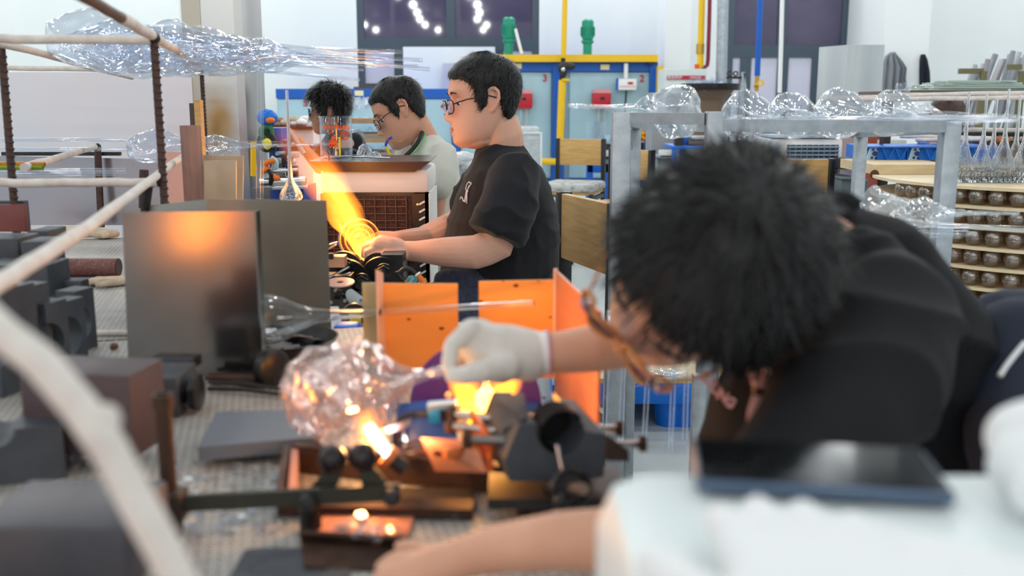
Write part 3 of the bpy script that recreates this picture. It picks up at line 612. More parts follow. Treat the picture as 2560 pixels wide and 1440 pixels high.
# half mould at left edge with hole on top
c = P(35, 1120, 1.13); mould(Vector((c.x - .01, 1.17, BZ)), (.1, .1, P(35, 1068, 1.13).z - BZ), 'graphite mould with round cut at the left edge, below the big block', (-.02, 'up', .02), RZ(20))
blk(-90, 325, 1318, 1500, .80, .115, 'large blurred graphite block in the lower left corner', M('graphite_blur', (84, 78, 84), .5, var=(6, (58, 62, 70))), b=.008)
t = None
# small graphite blocks with knob behind the rusty post
kt = thing('clamp_block', 'graphite clamp block with a black turned knob on its side', 'clamp', P(418, 1030, 1.42))
a = P(418, 975, 1.42); MB().box(a, (.062, .09, .062), None, .003).build('body', GRAPH, kt)
kn = P(478, 980, 1.4); MB().lathe(kn - Vector((.022, 0, 0)), (1, 0, 0), [(0, 0), (.016, 0), (.016, .016), (.012, .018), (.012, .022), (.026, .024), (.027, .034), (.022, .036), (0, .036)], 24).build('knob', BLACK, kt)
blk(358, 474, 905, 932, 1.56, .05, 'flat graphite block behind the clamp with the black knob')
m = MB().lathe(P(668, 918, 1.55), (.8, -.55, 0), [(0, 0), (.03, 0), (.032, .008), (.032, .018), (.026, .022), (0, .022)], 28)
m.cyl(P(668, 918, 1.57), P(640, 918, 1.62), .014)
one(m, 'black_knob', BLACK, 'round black knob on its shaft beside the steel shield', 'knob')  # a turned black knob with its short shaft
for k, (a, b, y0, y1) in enumerate((((525, 955), (700, 972), 1.5, 1.42), ((520, 972), (705, 986), 1.47, 1.4), ((515, 945), (640, 962), 1.52, 1.5))):
    q0, q1 = at(*a, BZ + .006), at(*b, BZ + .006); one(MB().tube([q0, (q0 + q1) / 2 + Vector((0, 0, .003)), q1], .0035), 'black_rod', IRON, 'thin dark rod lying on the bench behind the flat plate', 'rod', 'thin dark rods behind the flat plate')
one(MB().cyl(at(525, 944, BZ + .01), at(690, 950, BZ + .01), .008), 'rusty_bar', RUST, 'short rusty bar lying at the foot of the steel shield', 'bar')
# flat graphite plate
q = [at(540, 1030, BZ + .03), at(770, 1022, BZ + .03), at(800, 1092, BZ + .03), at(494, 1118, BZ + .03)]
one(MB().sheet(q[3], q[2], q[1], q[0], -.018), 'graphite_plate', M('graphite_flat', (98, 106, 118), .5, bump=(100, .1)), 'flat grey graphite plate lying on blocks in front of the knobs', 'plate', smooth=False)
# L-shaped steel shields
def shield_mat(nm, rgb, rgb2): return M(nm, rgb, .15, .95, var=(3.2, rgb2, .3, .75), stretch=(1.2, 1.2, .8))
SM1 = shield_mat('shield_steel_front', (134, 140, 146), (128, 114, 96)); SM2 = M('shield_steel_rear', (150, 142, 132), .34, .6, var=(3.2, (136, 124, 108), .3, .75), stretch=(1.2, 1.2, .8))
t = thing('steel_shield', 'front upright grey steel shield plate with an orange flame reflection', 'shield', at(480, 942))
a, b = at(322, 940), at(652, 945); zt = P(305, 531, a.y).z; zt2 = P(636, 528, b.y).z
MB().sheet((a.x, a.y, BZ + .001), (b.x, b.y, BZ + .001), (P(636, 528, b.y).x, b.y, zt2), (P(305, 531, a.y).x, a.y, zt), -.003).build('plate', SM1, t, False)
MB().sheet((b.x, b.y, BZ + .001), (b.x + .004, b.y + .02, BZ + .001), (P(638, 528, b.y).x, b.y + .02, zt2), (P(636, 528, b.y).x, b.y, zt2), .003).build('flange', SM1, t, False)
t = thing('steel_shield', 'rear steel shield plate with a folded side wing behind the front shield', 'shield', at(680, 835))
a, b = at(516, 832), at(828, 838); c = P(362, 515, 2.3)
zt = P(520, 497, a.y).z; q0, q1 = P(518, 498, a.y), P(815, 501, b.y)
MB().sheet((a.x, a.y, BZ + .001), (b.x, b.y, BZ + .001), q1, q0, -.003).build('plate', SM2, t, False)
MB().sheet((c.x, c.y, BZ + .001), (a.x, a.y, BZ + .001), q0, c, -.003).build('wing', SM2, t, False)
# dark pan with glass behind the front plate and the long-necked bottle lying on it
c = at(715, 850); c.y = 1.75; c.x = P(710, 840, 1.75).x; t = thing('dark_pan', 'dark round pan holding glass offcuts beside the steel shields', 'pan', (c.x, c.y, BZ))
MB().lathe((c.x, c.y, BZ), UP, [(0, .002), (.07, .002), (.095, .03), (.098, .03), (.074, -.0), (0, 0)], 32).build('bowl', IRON, t)
s = MB()
for k in range(16): s.box((c.x + random.uniform(-.06, .06), c.y + random.uniform(-.06, .06), BZ + .012 + random.uniform(0, .015)), (random.uniform(.02, .06), random.uniform(.02, .05), .003), Matrix.Rotation(random.uniform(-.5, .5), 3, 'X') @ RZ(random.uniform(0, 180)))
tag(s.build('glass_offcuts', M('glass_offcut', (190, 184, 184), .15, trans=.5), t, False), kind='stuff')
p0, p1 = P(632, 800, 1.69), P(1335, 757, 1.5); L = (p1 - p0).length; u = L / 695
pr = [(0, 0), (.03, .002), (.042, .01), (.0438, .03), (.043, 60 * u), (.036, 90 * u), (.024, 125 * u), (.014, 170 * u), (.0085, 230 * u), (.0062, 330 * u), (.0052, 500 * u), (.0048, L), (.003, L)]
p0.z = max(p0.z, BZ + .046)
one(MB().lathe(p0, p1 - p0, shell(pr, .0016), 40, close=True), 'glass_bottle', RG_('bottle_glass'), 'clear round bottle with a very long thin neck lying before the orange boards', 'bottle')
# loose things on the bench
def glove(p, rot, sc, lab, mat=CREAM, spread=.16):
    m = MB(); rt = RZ(rot); p = Vector(p)
    def T(x, y, z=0): return p + rt @ (Vector((x, y, z)) * sc)
    m.box(T(0, 0, .017), (.09 * sc, .1 * sc, .028 * sc), rt, .011 * sc); m.box(T(0, -.08, .016), (.078 * sc, .08 * sc, .026 * sc), rt, .01 * sc)
    for k, (x, l) in enumerate(((-.034, .062), (-.012, .075), (.011, .07), (.033, .055))):
        a = (x * 3) * spread * 4; m.chain([(T(x, .04, .018), .0125 * sc), (T(x + math.sin(a) * l * .5, .04 + l * .55, .02), .0118 * sc), (T(x + math.sin(a) * l, .04 + l, .015), .0105 * sc)], 10)
    m.chain([(T(-.035, -.025, .016), .015 * sc), (T(-.066, .01, .018), .0135 * sc), (T(-.078, .045, .015), .0115 * sc)], 10)
    o = one(m, 'work_glove', mat, lab, 'glove'); rem(o, .004 * sc, 6); return o
def rem(o, vox, it=4, fac=.5):                               # fuse the overlapping lumps of one body into a single skin
    mod = o.modifiers.new('r', 'REMESH'); mod.mode = 'VOXEL'; mod.voxel_size = vox; mod.use_smooth_shade = True
    if it: s_ = o.modifiers.new('s', 'SMOOTH'); s_.iterations = it; s_.factor = fac
    dg = bpy.context.evaluated_depsgraph_get(); me = bpy.data.meshes.new_from_object(o.evaluated_get(dg)); o.modifiers.clear(); old = o.data; o.data = me; bpy.data.meshes.remove(old)
    me.polygons.foreach_set('use_smooth', [True] * len(me.polygons))
glove(at(150, 592), -70, .95, 'cream work glove lying at the back left of the bench'); glove(at(228, 592), 60, .9, 'crumpled cream glove lying against the splash panel')
glove(at(288, 712), 98, .62, 'small cream glove lying beside the steel shield')
o = at(125, 668, BZ + .024); e = at(296, 668, BZ + .024)
t = thing('maroon_roller', 'maroon cylinder lying on the slotted bench top', 'roller', o); MB().cyl(o, e, .0235, 24).build('barrel', M('maroon_glitter', (122, 78, 74), .5, var=(140, (160, 120, 112), .5, .75)), t); MB().cyl(e, e + (e - o).normalized() * .002, .0225, 24).build('end_cap', IRON, t)
one(MB().cyl(at(212, 833, BZ + .006), at(326, 832, BZ + .006), .006), 'white_rod', WRAP, 'short whitish rod lying across the bench beside the steel shield', 'rod')
one(MB().ball(at(286, 865, BZ + .006), (.008, .006, .006), None, 8, 6).ball(at(281, 868, BZ + .004), .005, None, 8, 6), 'wood_crumb', M('crumb', (112, 82, 60), .8), 'small brown crumb lying on the slotted bench top', 'crumb')
sh = MB()
for k in range(260):
    c = at(random.uniform(430, 760), random.uniform(1150, 1340), BZ + .003) if k < 190 else at(random.uniform(30, 340), random.uniform(1140, 1180), BZ + .003)
    if c.y < .8: continue
    sh.box(c, (random.uniform(.003, .012), random.uniform(.003, .008), .002), RZ(random.uniform(0, 180)) @ Matrix.Rotation(.4, 3, 'X'))
tag(one(sh, 'glass_shards', GL('shard_glass', 2.4, rough=.1), 'glittering glass chips strewn over the front of the bench', 'shards', smooth=False), kind='stuff')

# the neighbouring work place behind the camera: its torch flame is what the front shield mirrors
t = thing('torch_stand', 'torch burner on a steel stand behind the photographer', 'burner', (-1.45, -.3, 0))
MB().cyl((-1.45, -.3, 0), (-1.45, -.3, .02), .14, 24).build('base', IRON, t); MB().cyl((-1.45, -.3, .02), (-1.45, -.3, .5), .02, 14).build('post', GALV, t); MB().lathe((-1.45, -.3, .5), (.2, 0, 1), [(0, 0), (.03, 0), (.03, .05), (.018, .07), (.012, .07), (0, .03)], 20).build('nozzle', DSTEEL, t)
# ================================================================ middle of the hall: second and third stations
def fl(p): return Vector((p.x, p.y, 0))
# ---- air cooler in front of the man in black, tray and things on it
Y = 3.3; x0, x1 = P(800, 450, Y).x, P(1071, 450, Y).x; zt, zs = P(900, 422, Y).z, P(900, 484, Y).z
CB = Vector(((x0 + x1) / 2, Y, 0)); t = thing('air_cooler', 'white topped air cooler with dark grille in front of the black shirted man', 'cooler', CB)
MB().bb(x0, x1, Y, Y + .34, zs, zt, .015).build('top_housing', M('warm_white_plastic', (236, 228, 228), .4), t)
MB().bb(x0 + .01, x1 - .01, Y + .02, Y + .33, .06, zs).build('body', BLACK, t)
m = MB(); m.bb(x1 - .05, x1, Y - .004, Y + .05, .06, zs); m.bb(x0, x0 + .02, Y - .004, Y + .05, .06, zs); m.build('side_frame', BLACK, t)
MB().bb(x1 - .012, x1 + .003, Y - .004, Y + .33, .05, zs).build('side_panel', WPLASTIC, t)
HONEY = M('wet_pad', (96, 60, 54), .6, var=(60, (54, 36, 34)), bump=(80, .8, .01))
MB().bb(x0 + .02, x1 - .06, Y + .016, Y + .025, .08, zs - .01).build('pad', HONEY, t)
LV = M('grille_brown', (92, 62, 58), .45)
gx = x1 - .065 - x0 - .02
mesh_data = None
for k in range(26):
    z = zs - .02 - k * .0235
    if z < .1: break
    if mesh_data is None:
        o = MB().box((CB.x - .03, Y + .008, z), (gx, .01, .004)).build('slat', LV, t, False); mesh_data = o
    else:
        c = mesh_data.copy(); C.objects.link(c); c.parent = t; c.location = (0, 0, z - zs + .02)
mv = None
for k in range(8):
    xx = x0 + .04 + k * (gx - .03) / 7
    if mv is None: mv = MB().bb(xx - .0015, xx + .0015, Y - .001, Y + .006, .08, zs - .01).build('slat', LV, t, False); xb = xx
    else:
        c = mv.copy(); C.objects.link(c); c.parent = t; c.location = (xx - xb, 0, 0)
lv = None
for k in range(22):
    z = zs - .03 - k * .026
    if z < .1: break
    if lv is None: lv = MB().box((x1 - .022, Y - .008, z), (.022, .006, .006), Matrix.Rotation(R(-30), 3, 'Y')).build('vent_fin', WPLASTIC, t, False); zb = z
    else:
        c = lv.copy(); C.objects.link(c); c.parent = t; c.location = (0, 0, z - zb)
for zz in (zs - .035, zs - .3): MB().disc((x1 - .037, Y - .006, zz), (0, 1, 0), .004, .004, 12).build('screw', BRIGHT, t)
# shallow black tray on the cooler
zt2 = zt + .003; tx0, tx1 = P(776, 410, 3.3).x, P(1076, 410, 3.3).x
tt = thing('black_tray', 'flat black metal tray lying on the white topped air cooler', 'tray', ((tx0 + tx1) / 2, 3.45, zt2))
MB().bb(tx0 + .02, tx1 - .03, 3.29, 3.58, zt2, zt2 + .006).build('base', BLACK, tt)
m = MB(); z = zt2 + .02
m.prism([(tx0, z), (tx1, z), (tx1 - .05, zt2 - .012), (tx0 + .05, zt2 - .012)], (0, 3.285, 0), (1, 0, 0), (0, 0, 1), (0, -.004, 0)); m.build('front_lip', M('brown_enamel', (74, 40, 34), .25), tt)
MB().sheet((tx0, 3.28, z), (tx1, 3.28, z), (tx1, 3.58, z + .004), (tx0, 3.58, z + .004), .003).build('deck', M('dark_deck', (86, 90, 96), .25, .4), tt)
dz = z + .006
# big glass jug with orange printing
c = P(842, 405, 3.40); c.z = dz; q = mp(c); r = 40 * q; h = 98 * q
t = thing('glass_jug', 'clear glass measuring jug with orange lettering and a loop handle on the tray', 'jug', c)
MB().lathe(c, UP, [(0, 0), (r * .96, 0), (r, .006), (r, h), (r * 1.05, h + .004), (r * 1.04, h + .008), (r * .97, h + .002), (r * .95, .012), (0, .012)], 40).build('vessel', GL('jug_glass', 1.5), t)
hd = [c + Vector((r * .98, -.01, h * .68)), c + Vector((r * 1.45, -.01, h * .68)), c + Vector((r * 1.78, -.01, h * .5)), c + Vector((r * 1.75, -.01, h * .28)), c + Vector((r * 1.45, -.01, h * .1)), c + Vector((r * .98, -.01, h * .04))]
def smooth_path(p, n=5):
    out = []; m_ = len(p)
    for i in range(m_ - 1):
        a, b, c_, d = p[max(i - 1, 0)], p[i], p[i + 1], p[min(i + 2, m_ - 1)]
        for k in range(n):
            s = k / n; out.append(.5 * ((2 * b) + (c_ - a) * s + (2 * a - 5 * b + 4 * c_ - d) * s * s + (3 * b - a - 3 * c_ + d) * s ** 3))
    return out + [p[-1]]
MB().tube(smooth_path(hd), .006, 10).build('handle', GL('handle_glass', 2.1, (226, 232, 236)), t)
m = MB(); m.lathe(c + Vector((0, 0, .012)), UP, [(0, 0), (r * .93, 0), (r * .93, h * .1), (0, h * .1)], 30); m.build('thick_base', GL('handle_glass'), t)
OP = M('orange_print', (236, 92, 22), .5)
yy = c.y - r * .9 - .004
text('AOUND LIECI', (c.x + r * .22, yy, c.z + h * .79), (1, 0, 0), (0, 0, 1), .014, OP, 'lettering', t, bold=.0006)
text('方', (c.x - r * .02, yy - .002, c.z + h * .56), (1, 0, 0), (0, 0, 1), .034, OP, 'lettering', t, bold=.001); text('形', (c.x + r * .62, yy + .02, c.z + h * .56), (.9, .4, 0), (0, 0, 1), .032, OP, 'lettering', t, bold=.001)
text('壶', (c.x - r * .02, yy - .002, c.z + h * .34), (1, 0, 0), (0, 0, 1), .034, OP, 'lettering', t, bold=.001)
MB().bb(c.x + r * .3, c.x + r * .42, c.y - r * .9, c.y - r * .8, c.z + .012, c.z + h * .55).build('gauge_strip', M('yellow_strip', (250, 226, 10), .4), t)
# small things on the tray
p0 = P(868, 402, 3.36); p0.z = dz + .008; p1 = P(975, 410, 3.34); p1.z = dz + .004
t = thing('long_tweezers', 'long steel rod tool with a black hooked tip lying across the tray', 'tool', p0)
MB().tube([p0, p1], .0028, 8).build('shaft', BRIGHT, t); MB().tube(smooth_path([P(817, 378, 3.33), P(822, 385, 3.33), P(822, 400, 3.33), P(816, 411, 3.33)]), .0022, 6).build('hook', BLACK, t); MB().tube([P(822, 396, 3.33), p0], .0022, 6).build('tip', BRIGHT, t)
p = P(905, 390, 3.45); p.z = dz + .03
decanter(P(893, 380, 3.48), Vector((1, 0, -.32)), .16, .034, 'small lumpy clear glass vessel tipped over beside the jug', RG_('lump_glass', bump=(40, .3, .005)), k=4, amp=.1)
one(MB().ball((P(875, 400, 3.42).x, 3.5, dz + .014), .013, None, 12, 8), 'black_stopper', BLACK, 'small black ball stopper behind the steel tool on the tray', 'stopper')
# ---- upright decanter and rods behind the rear shield
def upright(px, base, top, neck_y, Y, rb, rn, lab, grp=None, fl_=True):
    b = P(px, base, Y); tp = P(px - (1 if fl_ else 0), top, Y); h = (tp - b).length; q = mp(b); R_ = rb * q; n = rn * q
    pr = shell([(0, 0), (R_ * .85, 0), (R_, .02 * h), (R_ * .98, .05 * h), (R_ * .75, .1 * h), (R_ * .42, .155 * h), (R_ * .25, .2 * h), (n * 1.6, .28 * h), (n * 1.1, .45 * h), (n, h)], .0016)
    return one(MB().lathe(b, UP, pr, 28, close=True, warp=lambda a, z: 1 + .07 * math.sin(6 * a) * (z < .2 * h)), 'long_neck_decanter', RG_('decanter_ribbed', bump=(60, .3, .004)), lab, 'decanter', grp)
b = P(728, 497, 2.3)
upright(728, 500, 225, 0, 2.55, 27, 3.5, 'clear long necked decanter standing upright in front of the torch flame')
for k, (px, bot, top, r_) in enumerate(((648, 497, 150, .006), (656, 497, 152, .004))):
    one(MB().tube([P(px - 2, bot, 2.6), P(px + 1, top, 2.6)], r_, 10), 'glass_tube', TUBEG, 'thick upright clear tube beside the steel duct' if k == 0 else 'thin upright clear tube just right of the thick one', 'tube')
for k, (px0, px1, py) in enumerate(((505, 707, 355), (560, 708, 150))): one(MB().tube([P(px0, py, 3.0), P(px1, py + 2, 3.0)], .0045, 8), 'glass_tube', TUBEG, ('clear horizontal tube crossing low in front of the duct', 'clear horizontal tube crossing high in front of the duct')[k], 'tube')
# ---- W1's torch lathe: rollers, nuts, discs
LT = P(890, 690, 2.62); t = thing('roller_lathe', 'black steel roller rest with disc wheels and hex nuts under the glowing disc', 'machine', fl(LT))
YL = 2.62
def ydisc(px, py, Y, rp, w, mat, nm, n=40, ri=0):
    c_ = P(px, py, Y); q = mp(c_)
    m = MB().disc(c_, (0, 1, .12), rp * q, w, n) if not ri else MB().ring(c_, (0, 1, .12), rp * q, ri * q, w, n)
    return m.build(nm, mat, t)
CARB = M('carbon_wheel', (62, 54, 58), .45, .2)
ydisc(860, 672, 2.72, 46, .012, CARB, 'wheel'); ydisc(945, 668, 2.74, 38, .012, CARB, 'wheel'); ydisc(868, 702, 2.64, 56, .012, M('carbon_dark', (44, 40, 42), .4, .3), 'wheel'); ydisc(955, 690, 2.66, 50, .012, M('carbon_dark'), 'wheel')
def hexn(px, py, Y, rp):
    c_ = P(px, py, Y); q = mp(c_); m = MB().lathe(c_, (0, -1, -.1), [(0, 0), (rp * q, 0), (rp * q, .012), (0, .012)], 6); m.lathe(c_, (0, -1, -.1), [(0, .012), (rp * .62 * q, .012), (rp * .62 * q, .024), (rp * .3 * q, .024), (rp * .3 * q, .018), (0, .018)], 18)
    m.ring(c_ + Vector((0, .004, 0)), (0, -1, -.1), rp * 1.15 * q, rp * .5 * q, .006, 24); m.build('hex_nut', DSTEEL, t)
hexn(960, 678, 2.6, 17); hexn(905, 706, 2.58, 20); hexn(862, 664, 2.6, 17)
MB().box(P(985, 690, 2.7), (.06, .08, .13)).build('bearing_block', BLACK, t)
MB().box(P(850, 760, 2.55), (.07, .06, .16)).build('pillar', DSTEEL, t); MB().box(P(895, 775, 2.6), (.12, .08, .12)).build('body', BLACK, t); MB().box(P(880, 830, 2.6), (.16, .1, .05)).build('base', IRON, t)
m = MB(); m.box(P(840, 652, 2.52), (.05, .04, .028)); m.build('copper_block', M('copper_block', (216, 160, 128), .35, .6), t); MB().box(P(828, 640, 2.5), (.012, .02, .014)).build('screw', IRON, t)
for a, b_ in (((824, 692), (872, 668)), ((824, 700), (876, 682)), ((822, 612), (842, 606)), ((822, 622), (840, 612))): MB().tube([P(*a, 2.5), P(*b_, 2.56)], .0028, 6).build('needle', BRIGHT, t)
c_ = P(850, 706, 2.45); MB().ring(c_, (0, -.15, 1), 36 * mp(c_), 9 * mp(c_), .003, 40).build('pink_disc', M('pink_disc', (212, 168, 156), .4), t)
for k, (px, py) in enumerate(((832, 742), (838, 726), (852, 738), (828, 756), (872, 735), (862, 752))): MB().cyl(P(px, py, 2.44), P(px + 14, py + 2, 2.47), .005, 8).build('bolt', BRIGHT if k % 2 else DSTEEL, t)
m = MB(); [m.ring(P(880 + k * 4, 742 + k * 3, 2.42), (.6, -.3, .3), .02, .013, .005, 16) for k in range(7)]; tag(m.build('corrugated_hose', M('hose_grey'), t), kind='stuff')
t = thing('tape_measure', 'yellow and black tape measure standing behind the beige board', 'tape measure', P(885, 790, 2.25)); c_ = P(886, 788, 2.25); q = mp(c_)
MB().lathe(c_, (.15, -1, .1), [(0, -.012), (30 * q, -.012), (32 * q, 0), (30 * q, .012), (0, .012)], 32).build('case', BLACK, t); MB().box(c_ + Vector((.004, -.0135, 0)), (28 * q, .003, 36 * q), None).build('label', M('tape_yellow', (240, 220, 20), .4), t)
text('5m', c_ + Vector((.004, -.0156, .006)), (1, 0, 0), (0, 0, 1), .012, BLACK, 'lettering', t)
one(MB().box(P(868, 838, 2.02), (.05, .05, .05), None, .006).box(P(850, 852, 2.0), (.03, .05, .04), None, .005), 'blue_fitting', BLUEP, 'blue plastic fitting below the tape measure', 'fitting')
one(MB().sheet(P(826, 766, 2.1), P(846, 766, 2.1), P(862, 850, 2.05), P(830, 850, 2.05), .006), 'white_bracket', WPLASTIC, 'narrow white angled bracket right of the rear shield', 'bracket', smooth=False)
one(MB().tube(smooth_path([P(850, 830, 2.2), P(875, 822, 2.2), P(900, 812, 2.25)]), .012, 8), 'brown_hose', M('skin_hose', (160, 104, 84), .5), 'brown hose bending below the tape measure', 'hose')
# torch hoses by the man's lap
t = thing('torch_fitting', 'black bent gas fitting with orange hose ends and a teal valve by his lap', 'torch', P(1030, 700, 2.5))
MB().tube(smooth_path([P(994, 678, 2.5), P(1000, 692, 2.5), P(1015, 704, 2.5)]), .007, 10).build('elbow', BLACK, t); MB().tube(smooth_path([P(1000, 682, 2.5), P(1012, 672, 2.5), P(1028, 675, 2.5), P(1040, 686, 2.5)]), .006, 10).build('elbow', IRON, t)
MB().tube([P(1040, 686, 2.5), P(1062, 708, 2.5)], .0085, 10).build('orange_hose', ORANGE, t); MB().tube([P(1014, 700, 2.5), P(1022, 708, 2.5)], .008, 10).build('orange_hose', M('amber', (224, 150, 50), .4), t)
MB().ball(P(1030, 700, 2.48), (.013, .01, .012)).build('teal_valve', M('teal', (20, 150, 170), .35), t); MB().tube([P(1020, 712, 2.47), P(1034, 694, 2.47)], .004, 8).build('brass_clip', BRIGHT, t); MB().tube([P(1040, 690, 2.47), P(1052, 682, 2.47)], .004, 8).build('brass_clip', BRIGHT, t)
# glowing glass disc turned in the flame and the rod in his hand
c_ = P(898, 598, 2.86); q = mp(c_); ax = Vector((.30, -.93, .10))
t = thing('glass_disc', 'round clear glass dish glowing orange in the torch flame', 'dish', c_)
pr = [(0, .02), (.020, .018), (22 * q, .012), (26 * q, .018), (34 * q, .010), (38 * q, .018), (45 * q, .01), (50 * q, .016), (53 * q, .0), (51 * q, -.02), (46 * q, -.03), (30 * q, -.04), (0, -.042)]
MB().lathe(c_, ax, pr, 48).build('bowl', GL('hot_glass', 1.75, (255, 226, 200)), t)
for rr_ in (50, 38, 26): MB().lathe(c_, ax, [(rr_ * q + .002 * math.cos(a), .018 + .002 * math.sin(a)) for a in [2 * PI * i / 8 for i in range(8)]], 48, close=True).build('ridge', M('hot_ridge', (255, 178, 130), .15, trans=.5), t)
one(MB().cyl(P(930, 636, 2.76), P(942, 660, 2.7), .006, 10), 'pink_rod', M('pink_rod', (232, 148, 128), .3), 'short pink glass rod held under his fist', 'rod')
# torch jet of W1
def flame(nm, p0, p1, r0, r1, lab, strength, **kw):
    ax = p1 - p0; L_ = ax.length; n = 14; rmax = max(r0, r1)
    m = MB().lathe((0, 0, 0), UP, [(0, 0)] + [((r0 + (r1 - r0) * math.sin(min(1, (i / n) * 1.25) * PI / 2)) * (1 if i < n else .6) * (.96 + .08 * math.sin(i * 1.9)), L_ * i / n) for i in range(n + 1)] + [(0, L_ * 1.0)], 20)
    o = m.build(nm, FLAME('burning_gas_' + str(len(MATS)), L_, rmax, strength, **kw), None)
    o.location = p0; o.rotation_mode = 'QUATERNION'; o.rotation_quaternion = ax.to_track_quat('Z', 'Y'); OFF[o.name] = p0
    return tag(o, lab, 'flame')
flame('torch_flame', P(930, 640, 2.82), P(715, 300, 3.0), .03, .072, 'long yellow and orange torch flame rising from the glowing dish', 85, sc=8, tipfade=1.1, core=.4)
glow(P(885, 560, 2.80), 2.2, (1, .40, .07), .05); glow(P(800, 450, 2.85), .7, (1, .40, .07), .05)
flame('torch_flame', Vector((-1.435, -.3, .58)), Vector((-1.22, -.3, 1.0)), .022, .13, 'torch flame of the neighbouring place behind the photographer', 260, sc=8, tipfade=.7, hot=(1, .36, .02))
# ---- third station: cluttered blue lathe behind
Y = 4.6; t = thing('blue_lathe', 'cluttered blue glass lathe with green coil and orange hoses left of the flame', 'machine', fl(P(690, 480, Y)))
def qb(nm, a, b_, Y, d, mat, bev=.004): p, r_ = P(*a, Y), P(*b_, Y); return MB().bb(min(p.x, r_.x), max(p.x, r_.x), Y, Y + d, min(p.z, r_.z), max(p.z, r_.z), bev).build(nm, mat, t)
qb('bed', (645, 470), (775, 886), Y, .3, M('deep_blue', (28, 60, 140), .4)); qb('headstock', (672, 375), (712, 420), Y + .05, .15, M('deep_blue')); qb('block', (660, 320), (705, 365), Y + .08, .15, BLUE); qb('block', (690, 350), (716, 398), Y, .12, M('navy', (26, 40, 90), .4))
c_ = P(668, 294, Y); MB().ball(c_, (26 * mp(c_), .05, 22 * mp(c_))).build('motor_cover', BLUEP, t); MB().ball(P(676, 301, Y - .05), (.022, .02, .014)).build('orange_cap', ORANGE, t)
MB().lathe(P(665, 330, Y), (.4, -1, 0), [(0, 0), (.035, 0), (.035, .03), (.022, .035), (.014, .03), (.014, .01), (0, .01)], 20).build('green_pulley', M('pulley_green', (60, 120, 84), .5), t)
MB().ball(P(668, 360, Y - .06), (.02, .015, .026)).build('yellow_knob', M('tape_yellow'), t); MB().ring(P(668, 356, Y - .02), (0, -1, 0), .045, .028, .03, 20).build('black_chuck', BLACK, t)
for a, b_, r_ in (((660, 430), (745, 424), .008), ((650, 456), (765, 452), .022), ((655, 470), (770, 466), .012)): MB().tube([P(*a, Y - .12), P(*b_, Y - .1)], r_, 12).build('spindle', BRIGHT, t)
for k, (a, b_, c2) in enumerate((((662, 410), (675, 404), (686, 402)), ((655, 428), (665, 424), (672, 420)), ((682, 440), (690, 446), (696, 444)))): MB().tube(smooth_path([P(*a, Y - .14), P(*b_, Y - .14), P(*c2, Y - .13)]), .012, 8).build('orange_hose', ORANGE, t)
MB().tube(smooth_path([P(672, 424, Y - .15), P(678, 440, Y - .15), P(676, 462, Y - .14)]), .01, 8).build('black_hose', BLACK, t)
MB().tube(smooth_path([P(676, 396, Y - .1), P(688, 406, Y - .1), P(686, 424, Y - .1)]), .016, 8).build('pale_hose', M('pale_hose', (176, 206, 216), .4), t)
for k in range(12): MB().box(P(random.uniform(690, 735), random.uniform(370, 440), Y - .05 + random.uniform(0, .1)), (random.uniform(.02, .06), .04, random.uniform(.02, .05)), RZ(random.uniform(0, 90)), .004).build('fitting', (IRON, GALV, BRIGHT, M('taupe', (150, 140, 128), .5))[k % 4], t)
qb('side_plate', (628, 470), (672, 520), Y - .2, .05, M('grey_plate', (96, 98, 106), .4))
YT = M('yellow_tube', (252, 196, 10), .3)
one(MB().tube([P(633, 355, 4.3), P(633, 440, 4.3)], .012, 10), 'yellow_tube', YT, 'bright yellow upright tube beside the thick clear tube', 'tube')
# papers, caps and sheets on the far bench behind
Y = 5.9; t = thing('far_bench', 'white topped far bench with black edges behind the blue lathe', 'bench', fl(P(740, 330, Y)))
a, b_ = P(660, 316, Y), P(780, 322, Y); MB().bb(a.x, b_.x, Y, Y + .5, a.z - .02, a.z).build('bench_top', BLACK, t); MB().bb(a.x + .02, b_.x, Y + .03, Y + .48, a.z - .1, a.z - .02).build('apron', WPLASTIC, t); MB().bb(a.x + .02, b_.x, Y - .02, Y + .48, 0, a.z - .14).build('cabinet', WPLASTIC, t); MB().bb(a.x, b_.x, Y - .03, Y + .48, a.z - .14, a.z - .12).build('shelf', BLACK, t)
for k, (px, py, w_, h_, mat, lab, nm) in enumerate(((722, 300, .1, .05, CREAM, 'cream crumpled cloth on the far bench', 'cloth'), (745, 304, .09, .045, WPLASTIC, 'white crumpled bag on the far bench beside the cloth', 'plastic_bag'), (695, 300, .08, .04, M('herb', (150, 130, 120), .7), 'brownish bundle at the left end of the far bench', 'bundle'))):
    c_ = P(px, py, Y + .15); c_.z = a.z + h_ * .5
    m = MB(); [m.ball(c_ + Vector((random.uniform(-w_, w_) * .5, random.uniform(-.05, .05), random.uniform(-.3, .4) * h_)), (w_ * .4, .05, h_ * .5), None, 10, 7) for _ in range(5)]; one(m, nm, mat, lab, nm.split('_')[-1])
